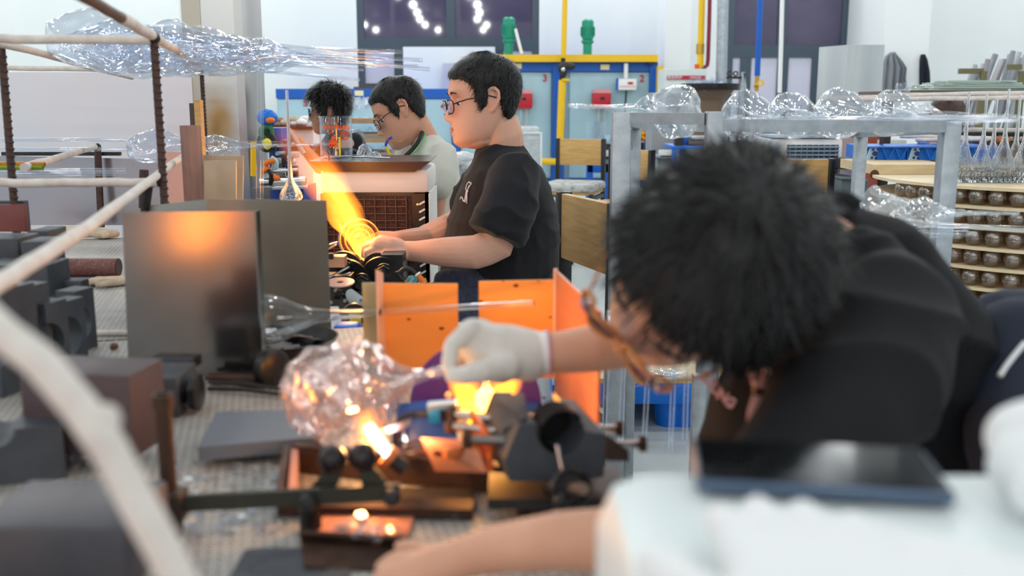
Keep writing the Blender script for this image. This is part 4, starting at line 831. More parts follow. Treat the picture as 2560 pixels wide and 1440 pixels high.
# ---- stack of cardboard layers with packed glass behind the man in beige
Y = 7.5; x0, x1 = P(850, 350, Y).x, P(985, 350, Y).x; CARD = M('cardboard', (186, 152, 116), .7, var=(6, (164, 132, 98)))
t = thing('layered_stack', 'stack of brown boards with clear cups packed between them behind the men', 'stack', ((x0 + x1) / 2, Y + .3, 0))
zz = [P(900, v, Y).z for v in (297, 345, 392, 440)]
for z in zz: MB().bb(x0, x1, Y, Y + .6, z - .035, z).build('board', CARD, t)
for z in zz[1:]: MB().bb(x0 + .04, x1 - .04, Y + .04, Y + .56, z, z + .03).build('tray_liner', M('dull_liner', (170, 160, 148), .6), t)
MB().bb(x0 + .05, x1 - .05, Y + .05, Y + .55, 0, zz[-1] - .03).build('base', CARD, t)
CG = GL('cup_glass', 1.55)
def cup_mesh(r, h, nm='cup'):                                # small tumbler, rounded bottom
    return MB().lathe((0, 0, 0), UP, [(0, .003), (r * .62, .0), (r * .9, .25 * h), (r, .5 * h), (r * .93, .82 * h), (r * .8, h), (r * .77, h), (r * .9, .8 * h), (r * .96, .5 * h), (r * .86, .26 * h), (r * .5, .03 * h), (0, .03 * h)], 18)
cm = one(cup_mesh(.052, .105), 'glass_cup', CG, 'small clear cup packed between the brown boards', 'cup', 'cups between the brown boards'); first = [cm]
def put(src, loc, lab=None, grp=None, rz=0, sc=1):
    if first and src is first[0] and not src.get('_used'):
        src['_used'] = 1; o = src
    else: o = src.copy(); C.objects.link(o)
    o.location = Vector(loc); o.scale = (sc,) * 3; o.rotation_euler = (0, 0, rz)
    if lab: o['label'] = lab
    if grp: o['group'] = grp
    return o
zoff = .0525 * 1.0
for li, z in enumerate(zz[1:]):
    for k in range(4): put(cm, (x0 + .07 + k * .095, Y + .1, z + .033 + .05), 'small clear cup packed on the %s brown board behind the men' % ('upper', 'middle', 'lower')[li], 'cups on the %s brown board' % ('upper', 'middle', 'lower')[li])
for k in range(5):
    c_ = Vector((x0 + .1 + k * .078, Y + .2, zz[0]))
    t = one(MB().lathe(c_, UP, [(0, 0), (.035, 0), (.033, .004), (.006, .01), (.005, .06), (.02, .07), (.038, .1), (.036, .15), (.03, .16), (.034, .1), (.0, .075)], 16), 'goblet', GL('goblet_glass', 2.4), 'clear stemmed goblet on top of the brown board stack', 'goblet', 'goblets on the board stack')
# stretched-film wrapped bale and steel trolley by furnace 3
Y = 10.5; c_ = P(1318, 400, Y); t = thing('wrapped_bale', 'tall pallet load wrapped in shiny clear film beside furnace 3', 'bale', fl(c_))
fm = M('stretch_film', (222, 228, 232), .18, var=(9, (188, 196, 202)), bump=(18, .9, .03), stretch=(1, 1, 3)); b_ = MB(); xa, xb = P(1288, 400, Y).x, P(1350, 400, Y).x
b_.bb(xa, xb, Y, Y + .6, .15, P(1318, 318, Y).z, .03); b_.build('load', fm, t); MB().bb(xa - .02, xb + .02, Y - .02, Y + .62, 0, .14).build('pallet', BLUEP, t)
for xx in (xa - .01, xb + .01): MB().bb(xx - .01, xx + .01, Y - .03, Y - .01, 0, P(1318, 330, Y).z).build('upright', WPLASTIC, t)
MB().bb(xa, xb, Y - .03, Y - .01, P(1318, 334, Y).z, P(1318, 330, Y).z).build('cross_bar', WPLASTIC, t)
for k, (px, py, sx) in enumerate(((1165, 395, 26), (1158, 420, 22))):
    c_ = P(px, py, 6.2); m = MB(); [m.ball(c_ + Vector((random.uniform(-.04, .04), .02 * i, random.uniform(-.03, .03))), (sx * mp(c_), .06, .05), None, 12, 8) for i in range(4)]
    o = one(m, 'plastic_bag', fm, ('upper', 'lower')[k] + ' bunch of white plastic wrap behind the beige shirt', 'bag')
t = thing('trolley', 'small steel trolley carrying white plastic wrap behind the beige shirt', 'trolley', fl(P(1160, 450, 6.2))); a = P(1160, 432, 6.2)
MB().box((a.x, 6.25, a.z - .015), (.34, .3, .03)).build('top', GALV, t)
for sx in (-.15, .15):
    for sy in (6.13, 6.37): MB().bb(a.x + sx - .012, a.x + sx + .012, sy - .012, sy + .012, 0, a.z - .03).build('leg', GALV, t)
# ---- chairs
def chair(loc, rz, lab, h=.92, seat_cushion=False):
    t = thing('wooden_chair', lab, 'chair', (0, 0, 0), 'black framed wooden chairs')
    w, d = .40, .42
    for s in (-1, 1):
        MB().box((s * w / 2, d / 2, h / 2), (.035, .05, h), None, .006).build('leg', BLACK, t); MB().box((s * w / 2, -d / 2, .22), (.035, .04, .44), None, .006).build('leg', BLACK, t)
        MB().box((s * w / 2, 0, .40), (.03, d, .035)).build('rail', BLACK, t)
    MB().box((0, d / 2, .2), (w, .025, .03)).build('stretcher', BLACK, t)
    MB().box((0, -.0, .445), (w + .02, d + .02, .03), None, .008).build('seat', WOOD, t)
    MB().box((0, d / 2 - .005, h - .115), (w - .035, .028, .22), None, .004).build('backrest', WOOD, t)
    if seat_cushion:
        m = MB(); m.box((0, -.02, .49), (w + .06, d + .04, .07), None, .03); m.build('cushion', M('cushion_grey', (206, 208, 206), .9, var=(14, (150, 150, 148), .5, .62)), t)
    t.location = loc; t.rotation_euler = (0, 0, rz); return t
def chair_at(px, top, Y, rz, lab, **k):
    h = P(px, top, Y).z; p = P(px, top, Y); o = RZ(math.degrees(rz)) @ Vector((0, .205, 0)); return chair((p.x - o.x, Y - o.y, 0), rz, lab, h=h, **k)
chair_at(1468, 492, 3.2, R(-70), 'black framed chair with wooden backrest right behind the black shirted man')
chair_at(1452, 346, 8.6, R(-18), 'far chair with a grey cushion standing near furnace 2', seat_cushion=True)
chair_at(1578, 372, 7.4, R(-50), 'chair half hidden behind the left post of the steel rack'); chair_at(1986, 396, 5.25, R(4), 'chair whose backrest shows in front of the white air cooler')
# ---- blue machine benches far right of furnace
Y = 10.2; t = thing('blue_bench', 'blue steel machine bench with dark lathe parts in front of furnace 2', 'bench', fl(P(1570, 450, Y)))
qb('top', (1468, 398), (1640, 410), Y, .6, M('bench_grey', (120, 130, 140), .4)); qb('beam', (1468, 410), (1640, 432), Y, .08, BLUE)
for px in (1474, 1520, 1632): qb('leg', (px - 7, 410), (px + 7, 555), Y, .1, BLUE)
qb('motor', (1490, 360), (1530, 396), Y, .2, IRON); qb('motor', (1590, 356), (1628, 396), Y, .2, IRON); qb('bracket', (1612, 358), (1626, 402), Y - .06, .1, BLUEP); qb('bag', (1488, 376), (1532, 392), Y - .08, .1, fm, .02); qb('drawer', (1585, 415), (1625, 428), Y - .03, .05, BLACK)
c_ = P(1478, 340, Y); t2 = one(MB().lathe(P(1490, 358, Y + .1), UP, [(0, 0), (.1, 0), (.1, .22), (.095, .22), (.095, .01), (0, .01)], 20), 'plastic_jar', GL('jar_plastic', 1.45), 'clear plastic jar with hoses standing on the blue bench', 'jar'); one(MB().cyl(P(1518, 352, Y + .05), P(1518, 338, Y + .05), .03, 14), 'paper_cup', M('cup_blue', (190, 210, 236), .5), 'small white and blue cup on the blue bench', 'cup')
Y = 9.8; t = thing('paper_sign', 'red sign with yellow characters behind the steel rack', 'sign', P(1613, 338, Y)); qb('board', (1596, 326), (1632, 352), Y, .02, M('sign_red', (206, 20, 36), .4), 0)
text('虎虎', P(1615, 339, Y - .01), (1, 0, 0), (0, 0, 1), .085, M('sign_yellow', (246, 190, 20), .4), 'lettering', t, bold=.003); qb('stick', (1612, 352), (1616, 556), Y + .005, .01, IRON, 0)
Y = 8.6; t = thing('steel_cabinet', 'grey sheet metal cabinet behind the left bulb of the rack', 'cabinet', fl(P(1720, 330, Y)))
qb('body', (1632, 232), (1775, 386), Y + .2, .4, M('cab_grey', (170, 174, 178), .4, .5)); qb('worktop', (1632, 388), (1800, 396), Y - .1, .6, GALV); qb('panel', (1636, 396), (1796, 597), Y + .1, .3, M('cab_grey')); qb('leg', (1634, 396), (1642, 520), Y - .08, .05, GALV)
one(MB().box(P(1664, 384, Y - .05), (.11, .1, .06), None, .004), 'white_box', WPLASTIC, 'small white box on the grey cabinet worktop', 'box')
Y = 7.0; t = thing('blue_stand', 'bright blue metal stand with clutter under the rack bulbs', 'stand', fl(P(1730, 380, Y)))
qb('top', (1680, 364), (1790, 374), Y, .4, BLUEP); qb('leg', (1682, 374), (1690, 420), Y, .05, BLUEP); qb('leg', (1780, 374), (1788, 690), Y, .05, BLUEP); qb('leg', (1682, 420), (1690, 690), Y, .05, BLUEP); qb('leg', (1700, 374), (1706, 670), Y + .3, .05, BLUEP); qb('column', (1708, 334), (1722, 364), Y + .05, .08, BLUE); qb('motor', (1690, 338), (1708, 364), Y, .1, IRON); qb('tray', (1722, 352), (1790, 362), Y, .2, M('brownish', (96, 86, 80), .5)); qb('glass_heap', (1728, 340), (1785, 352), Y + .02, .15, fm, .02)
# white air cooler
Y = 5.6; x0, x1 = P(1914, 400, Y).x, P(2106, 400, Y).x; zt = P(2000, 346, Y).z; t = thing('air_cooler', 'white air cooler with square louvre grille behind the leaning man', 'cooler', ((x0 + x1) / 2, Y, 0))
MB().bb(x0, x1, Y, Y + .35, .0, zt, .02).build('body', WPLASTIC, t); MB().bb(x0 + .02, x1 - .02, Y - .01, Y + .3, zt, P(2000, 335, Y).z, .02).build('control_top', M('pale_blue_plastic', (190, 208, 224), .35), t)
gx0, gx1 = P(1966, 400, Y).x, P(2094, 400, Y).x; gz1 = P(2000, 362, Y).z; gz0 = gz1 - (gx1 - gx0) * 1.05
MB().bb(gx0, gx1, Y - .004, Y + .01, gz0, gz1).build('opening', M('dark_slate', (44, 54, 70), .5), t); LB = M('louvre_blue', (150, 172, 194), .4)
lo = None
for k in range(14):
    z = gz1 - .012 - k * (gz1 - gz0) / 14
    if lo is None: lo = MB().box(((gx0 + gx1) / 2, Y - .012, z), (gx1 - gx0, .014, .007), Matrix.Rotation(R(18), 3, 'X')).build('slat', LB, t, False); zb = z
    else: c_ = lo.copy(); C.objects.link(c_); c_.parent = t; c_.location = (0, 0, z - zb)
for k in range(9): MB().bb(gx0 + .015 + k * (gx1 - gx0 - .03) / 8 - .002, gx0 + .015 + k * (gx1 - gx0 - .03) / 8 + .002, Y - .008, Y, gz0, gz1).build('slat', LB, t, False)
MB().bb(P(1918, 380, Y).x, P(1946, 380, Y).x, Y - .008, Y + .01, P(1930, 408, Y).z, P(1930, 352, Y).z, .004).build('vent_panel', M('pale_blue_plastic'), t)
for k in range(5): MB().bb(P(1922, 380, Y).x, P(1943, 380, Y).x, Y - .012, Y - .006, P(1930, 370 + k * 6, Y).z - .004, P(1930, 370 + k * 6, Y).z).build('vent_slot', LB, t)
for px in (2032, 2063): MB().cyl(P(px, 337, Y - .02), P(px, 333, Y - .06), .014, 14).build('dial', WPLASTIC, t)
# ================================================================ right side: glass rack, cup tower, far station
t = thing('steel_rack', 'grey square tube steel rack holding the row of big glass decanters', 'rack', fl(P(1790, 700, 2.6)))
def sqpost(px, py, Y, w, z0=0.0, nm='post', d=None): p = P(px, py, Y); return MB().bb(p.x - w / 2, p.x + w / 2, Y - (d or w) / 2, Y + (d or w) / 2, z0, p.z, .002).build(nm, GALV, t)
YA, YBk, w = 2.55, 3.05, .036
def rail(a, b, h, d=.03, nm='rail'):
    ax = (b - a); n = ax.normalized(); sd = Vector((-n.y, n.x, 0)).normalized()
    return MB().sheet(a - sd * d / 2 - UP * h / 2, b - sd * d / 2 - UP * h / 2, b - sd * d / 2 + UP * h / 2, a - sd * d / 2 + UP * h / 2, -d).build(nm, GALV, t, False)
sqpost(1553, 281, YA, .046); sqpost(1785, 279, YA - .15, .037); sqpost(2376, 304, YA - .05, .042)
sqpost(1590, 300, YBk, .03); sqpost(2154, 318, YBk + .3, .036); sqpost(1808, 330, YBk - .1, .024)
zl = P(1660, 295, YA).z; rail(Vector((P(1567, 295, YA).x, YA, zl)), Vector((P(1768, 297, YA - .14).x, YA - .14, P(1768, 297, YA - .14).z)), .028)
a, b = P(1801, 313, YA - .15), P(2358, 316, YA - .06); rail(a, b, .029)
rail(P(1590, 315, YBk), P(2154, 332, YBk + .3), .024); rail(P(1553, 300, YA + .03), P(1590, 312, YBk - .02), .024); rail(P(2376, 322, YA), P(2154, 334, YBk + .27), .024)
rail(P(1760, 1090, 2.35), P(1760, 1080, 2.36) + Vector((.9, 0, 0)), .02)
sqpost(1748, 936, 2.3, .03); MB().sheet(P(1572, 325, 2.9), P(1584, 325, 2.9), P(1582, 376, 2.9), P(1568, 376, 2.9), .004).build('tag_plate', GALV, t)
# five big gourd decanters lying on the rails
RG = GL('rack_glass', 2.6, (250, 252, 254), .035, bump=(20, .5))
def gourd(px, py, Y, rpx, Lpx, tube_to, lab, seed, tl=.0):
    # bulb at the given pixel, a smaller lobe beside it, then a drawn tube to a second pixel
    c_ = P(px, py, Y); q = mp(c_); rr = rpx * q; e = P(*tube_to); ax = (e - c_); L_ = ax.length; dn = ax.normalized()
    h = lambda v: v * q
    pr = [(0, -rr * .98), (rr * .42, -rr * .9), (rr * .78, -rr * .62), (rr * .97, -rr * .22), (rr, .1 * rr), (rr * .88, rr * .5), (rr * .6, rr * .85), (rr * .42, rr * 1.05), (rr * .46, rr * 1.3), (rr * .5, rr * 1.5), (rr * .36, rr * 1.8), (rr * .18, rr * 2.1), (.012, rr * 2.6), (.007, rr * 3.4), (.0055, L_ - .01), (.0055, L_)]
    P2 = []
    for A, B in zip(pr, pr[1:]):
        for s in range(3): P2.append((A[0] + (B[0] - A[0]) * s / 3, A[1] + (B[1] - A[1]) * s / 3))
    P2.append(pr[-1]); rnd = random.Random(seed); k = rnd.choice((3, 4, 5)); ph = rnd.random() * 6
    return one(MB().lathe(c_, dn, shell(P2, .003), 48, close=True, warp=lambda a, z: 1 + (.09 * math.sin(k * a + 26 * z + ph) + .05 * math.sin(7 * a - 40 * z)) * (1 if z < rr * 1.9 else 0)), 'gourd_decanter', RG, lab, 'decanter', None, ang=80)
gourd(1690, 278, 2.72, 66, 0, (1422, 264, 2.50), 'leftmost big gourd decanter on the steel rack, its neck pointing left', 1)
gourd(1862, 290, 2.75, 60, 0, (2480, 296, 2.50), 'second big gourd decanter from the left on the steel rack', 2)
gourd(1976, 288, 2.72, 58, 0, (2520, 300, 2.46), 'middle big gourd decanter on the steel rack', 3)
gourd(2095, 288, 2.75, 62, 0, (2545, 298, 2.52), 'fourth big gourd decanter from the left, below the steel hood', 4)
gourd(2228, 286, 2.73, 56, 0, (2600, 294, 2.5), 'rightmost big gourd decanter on the steel rack', 5)
for k in range(4): one(MB().tube([P(1815 + k * 60, 300 + 3 * k, 2.6 - .02 * k), P(2440 + 55 * k, 293 + 5 * k, 2.44)], .0045, 10), 'glass_tube', TUBEG, ('shortest', 'second shortest', 'third', 'longest')[k] + ' clear drawn tube lying along the right rail of the rack', 'tube')
# lower decanter and its tubes behind the man's shoulder
c_ = P(2205, 532, 2.2); q = mp(c_)
decanter(c_ + Vector((-.06, 0, 0)), Vector((1, -.02, .0)), .36, .05, 'lumpy clear decanter lying on the lower rails behind his shoulder', RG, k=5, amp=.16, tw=60)
for k, (a, b) in enumerate((((2190, 548), (2560, 578)), ((2230, 560), (2570, 572)), ((2210, 580), (2440, 585)), ((2150, 585), (2405, 590)), ((2100, 580), (2420, 572)))):
    one(MB().tube([P(*a, 2.22), P(*b, 2.3)], .0055, 10), 'glass_tube', TUBEG, 'clear drawn tube sticking out behind the leaning man', 'tube', 'tubes behind the leaning man')
# upright tubes seen under his arm
for k, (x0, y0, x1, y1) in enumerate(((1518, 900, 1510, 1110), (1560, 900, 1552, 1100), (1622, 900, 1610, 1110), (1686, 900, 1676, 1130), (1718, 900, 1712, 1100))):
    a, b = P(x0, y0, 2.1), P(x1, y1, 2.05); a += (a - b) * .6
    one(MB().lathe(b, a - b, [(.0065, 0), (.0065, (a - b).length), (.0045, (a - b).length), (.0045, 0)], 12, close=True), 'glass_tube', TUBEG, ('first', 'second', 'third', 'fourth', 'fifth')[k] + ' from the left of the clear tubes hanging under his arm', 'tube')
# blue pallet with plywood on the floor
Y = 3.5; x0, x1 = P(1380, 990, Y).x, P(1990, 985, Y).x; zt = .2
t = thing('plastic_pallet', 'blue plastic pallet on the floor carrying a plywood sheet', 'pallet', ((x0 + x1) / 2, Y + .5, 0))
a, b = P(1500, 986, Y), P(1735, 978, Y + .03); dz = .125
MB().bb(x0, x1, Y, Y + 1.0, .105, .18, .006).build('deck', BLUEP, t)
for i in range(3):
    for j in range(2): MB().lathe((x0 + .12 + i * (x1 - x0 - .24) / 2 if i != 2 else P(1708, 1030, Y + .08).x, Y + .1 + j * .75, 0), UP, [(0, 0), (.05, 0), (.06, .108), (0, .108)], 20).build('foot', BLUEP, t)
t = one(MB().bb(x0 + .02, x1 - .02, Y + .012, Y + .98, .181, .199), 'plywood_sheet', PLY, 'pale plywood sheet lying on the blue floor pallet', 'sheet', smooth=False)
for k, (px, py) in enumerate(((1680, 938), (1660, 942), (1570, 960))):
    p = PZ(px, py, .2); m = MB().lathe(p, UP, [(0, .002), (.05, .002), (.055, .01), (.055, .016), (.05, .012), (0, .004)] if k < 2 else [(.05, 0), (.055, .004), (.05, .008), (.045, .004)], 32, close=(k == 2))
    if k == 1: p.x -= .06; p.z += .02
    one(m, 'glass_ring', GL('ring_glass', 1.9), ('clear glass saucer on the plywood under his glasses', 'second clear saucer leaning on the first one', 'thin clear ring lying on the plywood beside the post')[k], 'ring')
# ---- round cup tower
TC = P(2600, 455, 4.25); RT = .68; zs = [P(2470, v, 3.62).z for v in (476, 526, 578, 632, 683, 736, 790, 845, 900, 955)]
DISC = M('plywood_disc', (240, 222, 190), .55, var=(6, (226, 204, 166)))
EDGE = M('plywood_edge', (212, 186, 146), .6)
t = thing('tiered_cup_stand', 'round plywood stand with stacked shelves of glass cups beside the steel rack', 'stand', (TC.x, TC.y, 0))
for z in zs: MB().lathe((TC.x, TC.y, z), UP, [(0, -.012), (RT, -.012), (RT, 0), (0, 0)], 72).build('shelf', DISC, t)
MB().cyl((TC.x, TC.y, 0), (TC.x, TC.y, zs[0]), .09, 20).build('pole', M('brown_pole', (120, 96, 72), .6), t)
DK = M('cup_back_board', (158, 130, 100), .7)
MB().lathe((TC.x, TC.y, zs[-1]), UP, [(RT * .62, 0), (RT * .62, zs[0] - zs[-1] - .012), (RT * .6, zs[0] - zs[-1] - .012), (RT * .6, 0)], 48, close=True).build('core', DK, t)
MB().cyl((TC.x, TC.y, 0), (TC.x, TC.y, zs[-1] - .012), .4, 24).build('base', DK, t)
cup2 = None; nm_t = ('top', 'second', 'third', 'fourth', 'fifth', 'sixth')
SMK = GL('cup_glass_warm', 2.0, (244, 238, 232))
for li in range(6):
    h = zs[li] - zs[li + 1] - .012
    for k in range(20):
        a = R(-170 + k * 6.6)
        for rr_ in (RT - .045,):
            p = Vector((TC.x + rr_ * math.cos(a), TC.y + rr_ * math.sin(a), zs[li + 1]))
            px = 1280 + F * p.x / (p.y * math.cos(TH) + (CAM_H - p.z) * math.sin(TH))
            if px > 2600: continue
            if cup2 is None: cup2 = one(cup_mesh(.0335, .056), 'glass_cup', SMK, '-', 'cup'); ofs = cup2.location.z; o = cup2
            else: o = cup2.copy(); C.objects.link(o)
            o.location = p + Vector((0, 0, ofs + .001)); o.rotation_euler = (0, 0, a)
            o['label'] = 'small round clear cup standing on the %s shelf below the top of the tiered stand' % nm_t[li] if li else 'small round clear cup right under the top disc of the tiered stand'
            o['group'] = 'cups on shelf %s of the tiered stand' % nm_t[li]
# things on the top disc: small glasses, long necked decanters, board box, blue pallets behind
top = zs[0]; tc = None
for k in range(46):
    px = 2385 + (k % 16) * 13 + random.uniform(-3, 3); py = 438 + (k // 16) * 9
    p = PZ(px, py, top)
    if (p - Vector((TC.x, TC.y, top))).length > RT - .04: continue
    if tc is None: tc = one(MB().lathe((0, 0, 0), UP, [(0, 0), (.026, 0), (.027, .01), (.02, .02), (.024, .045), (.022, .046), (.017, .02), (0, .012)], 14), 'shot_glass', RG_('shot_glass_clear'), 'tiny clear glass in the crowded cluster on top of the tiered stand', 'glass', 'tiny glasses on top of the tiered stand'); o = tc; oz = tc.location.z
    else: o = tc.copy(); C.objects.link(o)
    o.location = p + Vector((0, 0, oz + .001))
for k, (px, base, tp, Y, rb) in enumerate(((2408, 415, 230, 4.15, 20), (2452, 420, 235, 4.0, 25), (2478, 416, 246, 4.2, 20), (2505, 422, 222, 3.95, 28), (2535, 416, 235, 4.25, 18), (2556, 424, 220, 3.98, 24), (2590, 424, 230, 4.0, 24))):
    lab = ('leftmost long necked decanter on the tiered stand, against the blue pallet', 'second long necked decanter on the tiered stand', 'smaller decanter standing just behind the second one', 'widest long necked decanter on the tiered stand', 'decanter with an orange glint behind the widest one', 'decanter cut by the right frame edge', 'decanter mostly outside the right frame edge')[k]
    b = P(px, base, Y); b.z = top + .046
    q = mp(b); hh = P(px, tp, Y).z - b.z; n = 3.2 * q; R_ = rb * q
    pr = shell([(0, 0), (R_ * .8, 0), (R_, .06 * hh), (R_ * .92, .13 * hh), (R_ * .6, .24 * hh), (R_ * .3, .36 * hh), (n * 1.5, .48 * hh), (n, .65 * hh), (n * .9, hh)], .0016)
    one(MB().lathe(b, UP, pr, 28, close=True, warp=lambda a, z: 1 + .06 * math.sin(7 * a) * (z < .4 * hh)), 'long_neck_decanter', RG_('decanter_ribbed'), lab, 'decanter')
a, b = P(2172, 449, 4.45), P(2374, 410, 4.45)
t = thing('plywood_box', 'pale plywood box board with a round burnt hole on the tiered stand', 'box', P(2270, 440, 4.4))
MB().bb(a.x, b.x, 4.4, 4.44, top + .001, b.z).build('front_board', PLY, t); MB().bb(a.x, b.x, 4.44, 4.85, top + .001, b.z).build('body', PLY, t)
c_ = P(2172, 437, 4.398); MB().lathe(P(2186, 436, 4.398), (0, -1, 0), [(0, 0), (.02, 0), (.02, .002), (0, .002)], 20).build('burn_mark', M('burnt', (92, 60, 34), .8), t)
for (x0_, x1_, lab) in ((2166, 2270, 'left blue plastic crate standing on the plywood box'), (2270, 2380, 'middle blue plastic crate behind the rack post'), (2392, 2500, 'right blue plastic crate behind the long necked decanters')):
    Y = 4.75; a, b = P(x0_, 410, Y), P(x1_, 366, Y); t = thing('plastic_crate', lab, 'crate', (a.x, Y, a.z), 'blue crates behind the tiered stand')
    zb = P(2270, 411, 4.45).z
    MB().bb(a.x, b.x, Y + .02, Y + .3, zb, b.z).build('body', BLUEP, t)
    wv = b.x - a.x; MB().sheet((a.x, Y, zb), (a.x + wv * .2, Y, zb), (a.x + wv * .28, Y, b.z), (a.x + wv * .08, Y, b.z), -.012).build('corner_plate', M('pale_blue_block', (176, 206, 230), .4), t, False)
    for (u, v, r_) in ((.17, .5, .012), (.12, .78, .006), (.24, .8, .006), (.1, .2, .006), (.2, .18, .006)): MB().disc((a.x + wv * u, Y - .013, zb + (b.z - zb) * v), (0, 1, 0), r_, .003, 14).build('hole', M('navy_hole', (14, 40, 100), .6), t)
    for k in range(4):
        u0 = .35 + k * .16; m = MB(); m.sheet((a.x + wv * u0, Y, zb), (a.x + wv * (u0 + .03), Y, zb), (a.x + wv * (u0 + .19), Y, b.z), (a.x + wv * (u0 + .16), Y, b.z), -.008) if k % 2 else m.sheet((a.x + wv * (u0 + .16), Y, zb), (a.x + wv * (u0 + .19), Y, zb), (a.x + wv * (u0 + .03), Y, b.z), (a.x + wv * u0, Y, b.z), -.008)
        m.build('rib', BLUEP, t, False)
    MB().bb(a.x, b.x, Y - .012, Y + .02, b.z - .006, b.z).build('lip', BLUEP, t)
# ---- far right station: shelf table with green rods, wrapped rails, reddish cabinets
Y = 6.2; t = thing('rod_table', 'dark edged table piled with greenish glass rods at the far right', 'table', fl(P(2400, 240, Y)))
a, b = P(2216, 232, Y), P(2600, 232, Y); MB().bb(a.x, b.x, Y - .1, Y + .5, P(2400, 236, Y).z, P(2400, 228, Y).z).build('table_top', M('brown_edge', (112, 92, 84), .6), t)
for px in (2222, 2580): MB().bb(P(px, 300, Y).x - .02, P(px, 300, Y).x + .02, Y, Y + .05, 0, P(2400, 236, Y).z).build('leg', IRON, t)
GR = M('green_rod_glass', (214, 234, 224), .12, trans=.5); tz = P(2400, 228, Y).z
for k in range(60):
    u = random.random(); lay = int(random.triangular(0, 5, 0)); xx0 = P(2270 + lay * 22 + random.uniform(0, 30), 228, Y).x; xx1 = P(2560 - lay * 10 + random.uniform(0, 60), 228, Y).x
    if k < 60: one(MB().tube([(xx0, Y - .06 + .3 * random.random(), tz + .007 + lay * .013), (xx1, Y - .06 + .3 * random.random(), tz + .007 + lay * .013)], .0065, 7), 'glass_rod', GR, 'thin greenish glass rod in the heap on the far right table', 'rod', 'greenish rods heaped on the far table')
t = thing('wrapped_rail_rack', 'rack of white wrapped rails in front of the half hidden woman', 'rack', P(2360, 300, 5.0))
for a, b, r_ in (((2050, 246, 5.0), (2330, 238, 5.0), .008), ((2060, 250, 4.95), (2600, 244, 4.9), .011), ((2200, 240, 5.05), (2600, 232, 5.0), .012), ((2250, 340, 4.9), (2480, 346, 4.9), .010), ((2410, 324, 5.1), (2600, 326, 5.1), .010), ((2290, 350, 4.85), (2470, 348, 4.85), .010)): MB().tube(wob(P(*a), P(*b), 10), r_, 10).build('wrapped_rail', WRAP, t)
MB().cyl(P(2374, 248, 4.93), Vector((P(2374, 300, 4.93).x, 4.93, .3)), .011, 10).build('post', REBAR, t)
MB().cyl(P(2210, 250, 4.98), Vector((P(2210, 300, 4.98).x, 4.98, .3)), .011, 10).build('post', REBAR, t); MB().cyl(P(2590, 240, 4.98), Vector((P(2590, 300, 4.98).x, 4.98, .3)), .011, 10).build('post', REBAR, t)
one(MB().lathe(P(2256, 238, 5.05), UP, [(0, 0), (.022, 0), (.034, .02), (.036, .045), (.03, .06), (.027, .06), (.033, .044), (.03, .02), (0, .006)], 20), 'glass_cup', GL('cup_glass'), 'single round clear cup standing on the wrapped rail by the steel hood', 'cup')
Y = 6.6; t = thing('brick_red_cabinet', 'brick red cabinet with a white panel behind the blue crates', 'cabinet', fl(P(2220, 350, Y)))
def qb(nm, a, b_, Y, d, mat, bev=.004): p, r_ = P(*a, Y), P(*b_, Y); return MB().bb(min(p.x, r_.x), max(p.x, r_.x), Y, Y + d, min(p.z, r_.z), max(p.z, r_.z), bev).build(nm, mat, t)
qb('body', (2110, 338), (2200, 690), Y, .4, M('brick_red', (178, 84, 64), .5)); qb('door', (2090, 345), (2150, 480), Y - .03, .06, M('dusty_rose', (178, 156, 160), .4)); qb('panel', (2200, 350), (2266, 362), Y - .05, .3, WPLASTIC); qb('painted_shadow', (2200, 362), (2266, 368), Y - .02, .3, BLACK)  # the black strip paints the shade under the white panel
Y = 6.4; t = thing('far_machine', 'dark far machine with orange glowing parts behind the long necks', 'machine', fl(P(2490, 350, Y)))
qb('beam', (2410, 330), (2600, 342), Y, .1, IRON); qb('body', (2412, 352), (2600, 730), Y, .3, M('umber', (92, 84, 72), .6)); qb('pipe', (2440, 346), (2600, 349), Y - .05, .05, M('orange_brown', (190, 120, 70), .4, .5))
for k, (px, py) in enumerate(((2456, 356), (2500, 348), (2515, 352))): MB().ball(P(px, py, Y - .06), .022, None, 10, 8).build('glowing_knob', M('hot_orange', (240, 130, 70), .3), t)
m = MB()
[m.tube(smooth_path([P(2470 + 9 * k, 352, Y - .08), P(2476 + 9 * k, 362, Y - .1), P(2470 + 9 * k, 374, Y - .08)]), .006, 6) for k in range(5)]; m.build('glass_hooks', TUBEG, t)
Y = 5.4; t = thing('crate_of_glass', 'dark crate with clear glass pieces beside the white air cooler', 'crate', fl(P(2125, 440, Y))); qb('body', (2106, 398), (2150, 424), Y, .3, M('dark_crate', (52, 56, 62), .6)); qb('lower_body', (2104, 450), (2150, 788), Y - .05, .3, M('crate_grey', (120, 134, 140), .5))
qb('lid', (2104, 444), (2150, 450), Y - .06, .34, M('crate_grey')); m = MB()
for k in range(10): m.ball(P(2110 + k * 4, 434 - (k % 3) * 4, Y + .05), .02, None, 8, 6)
tag(m.build('glass_balls', GL('shot_glass'), t), kind='stuff')
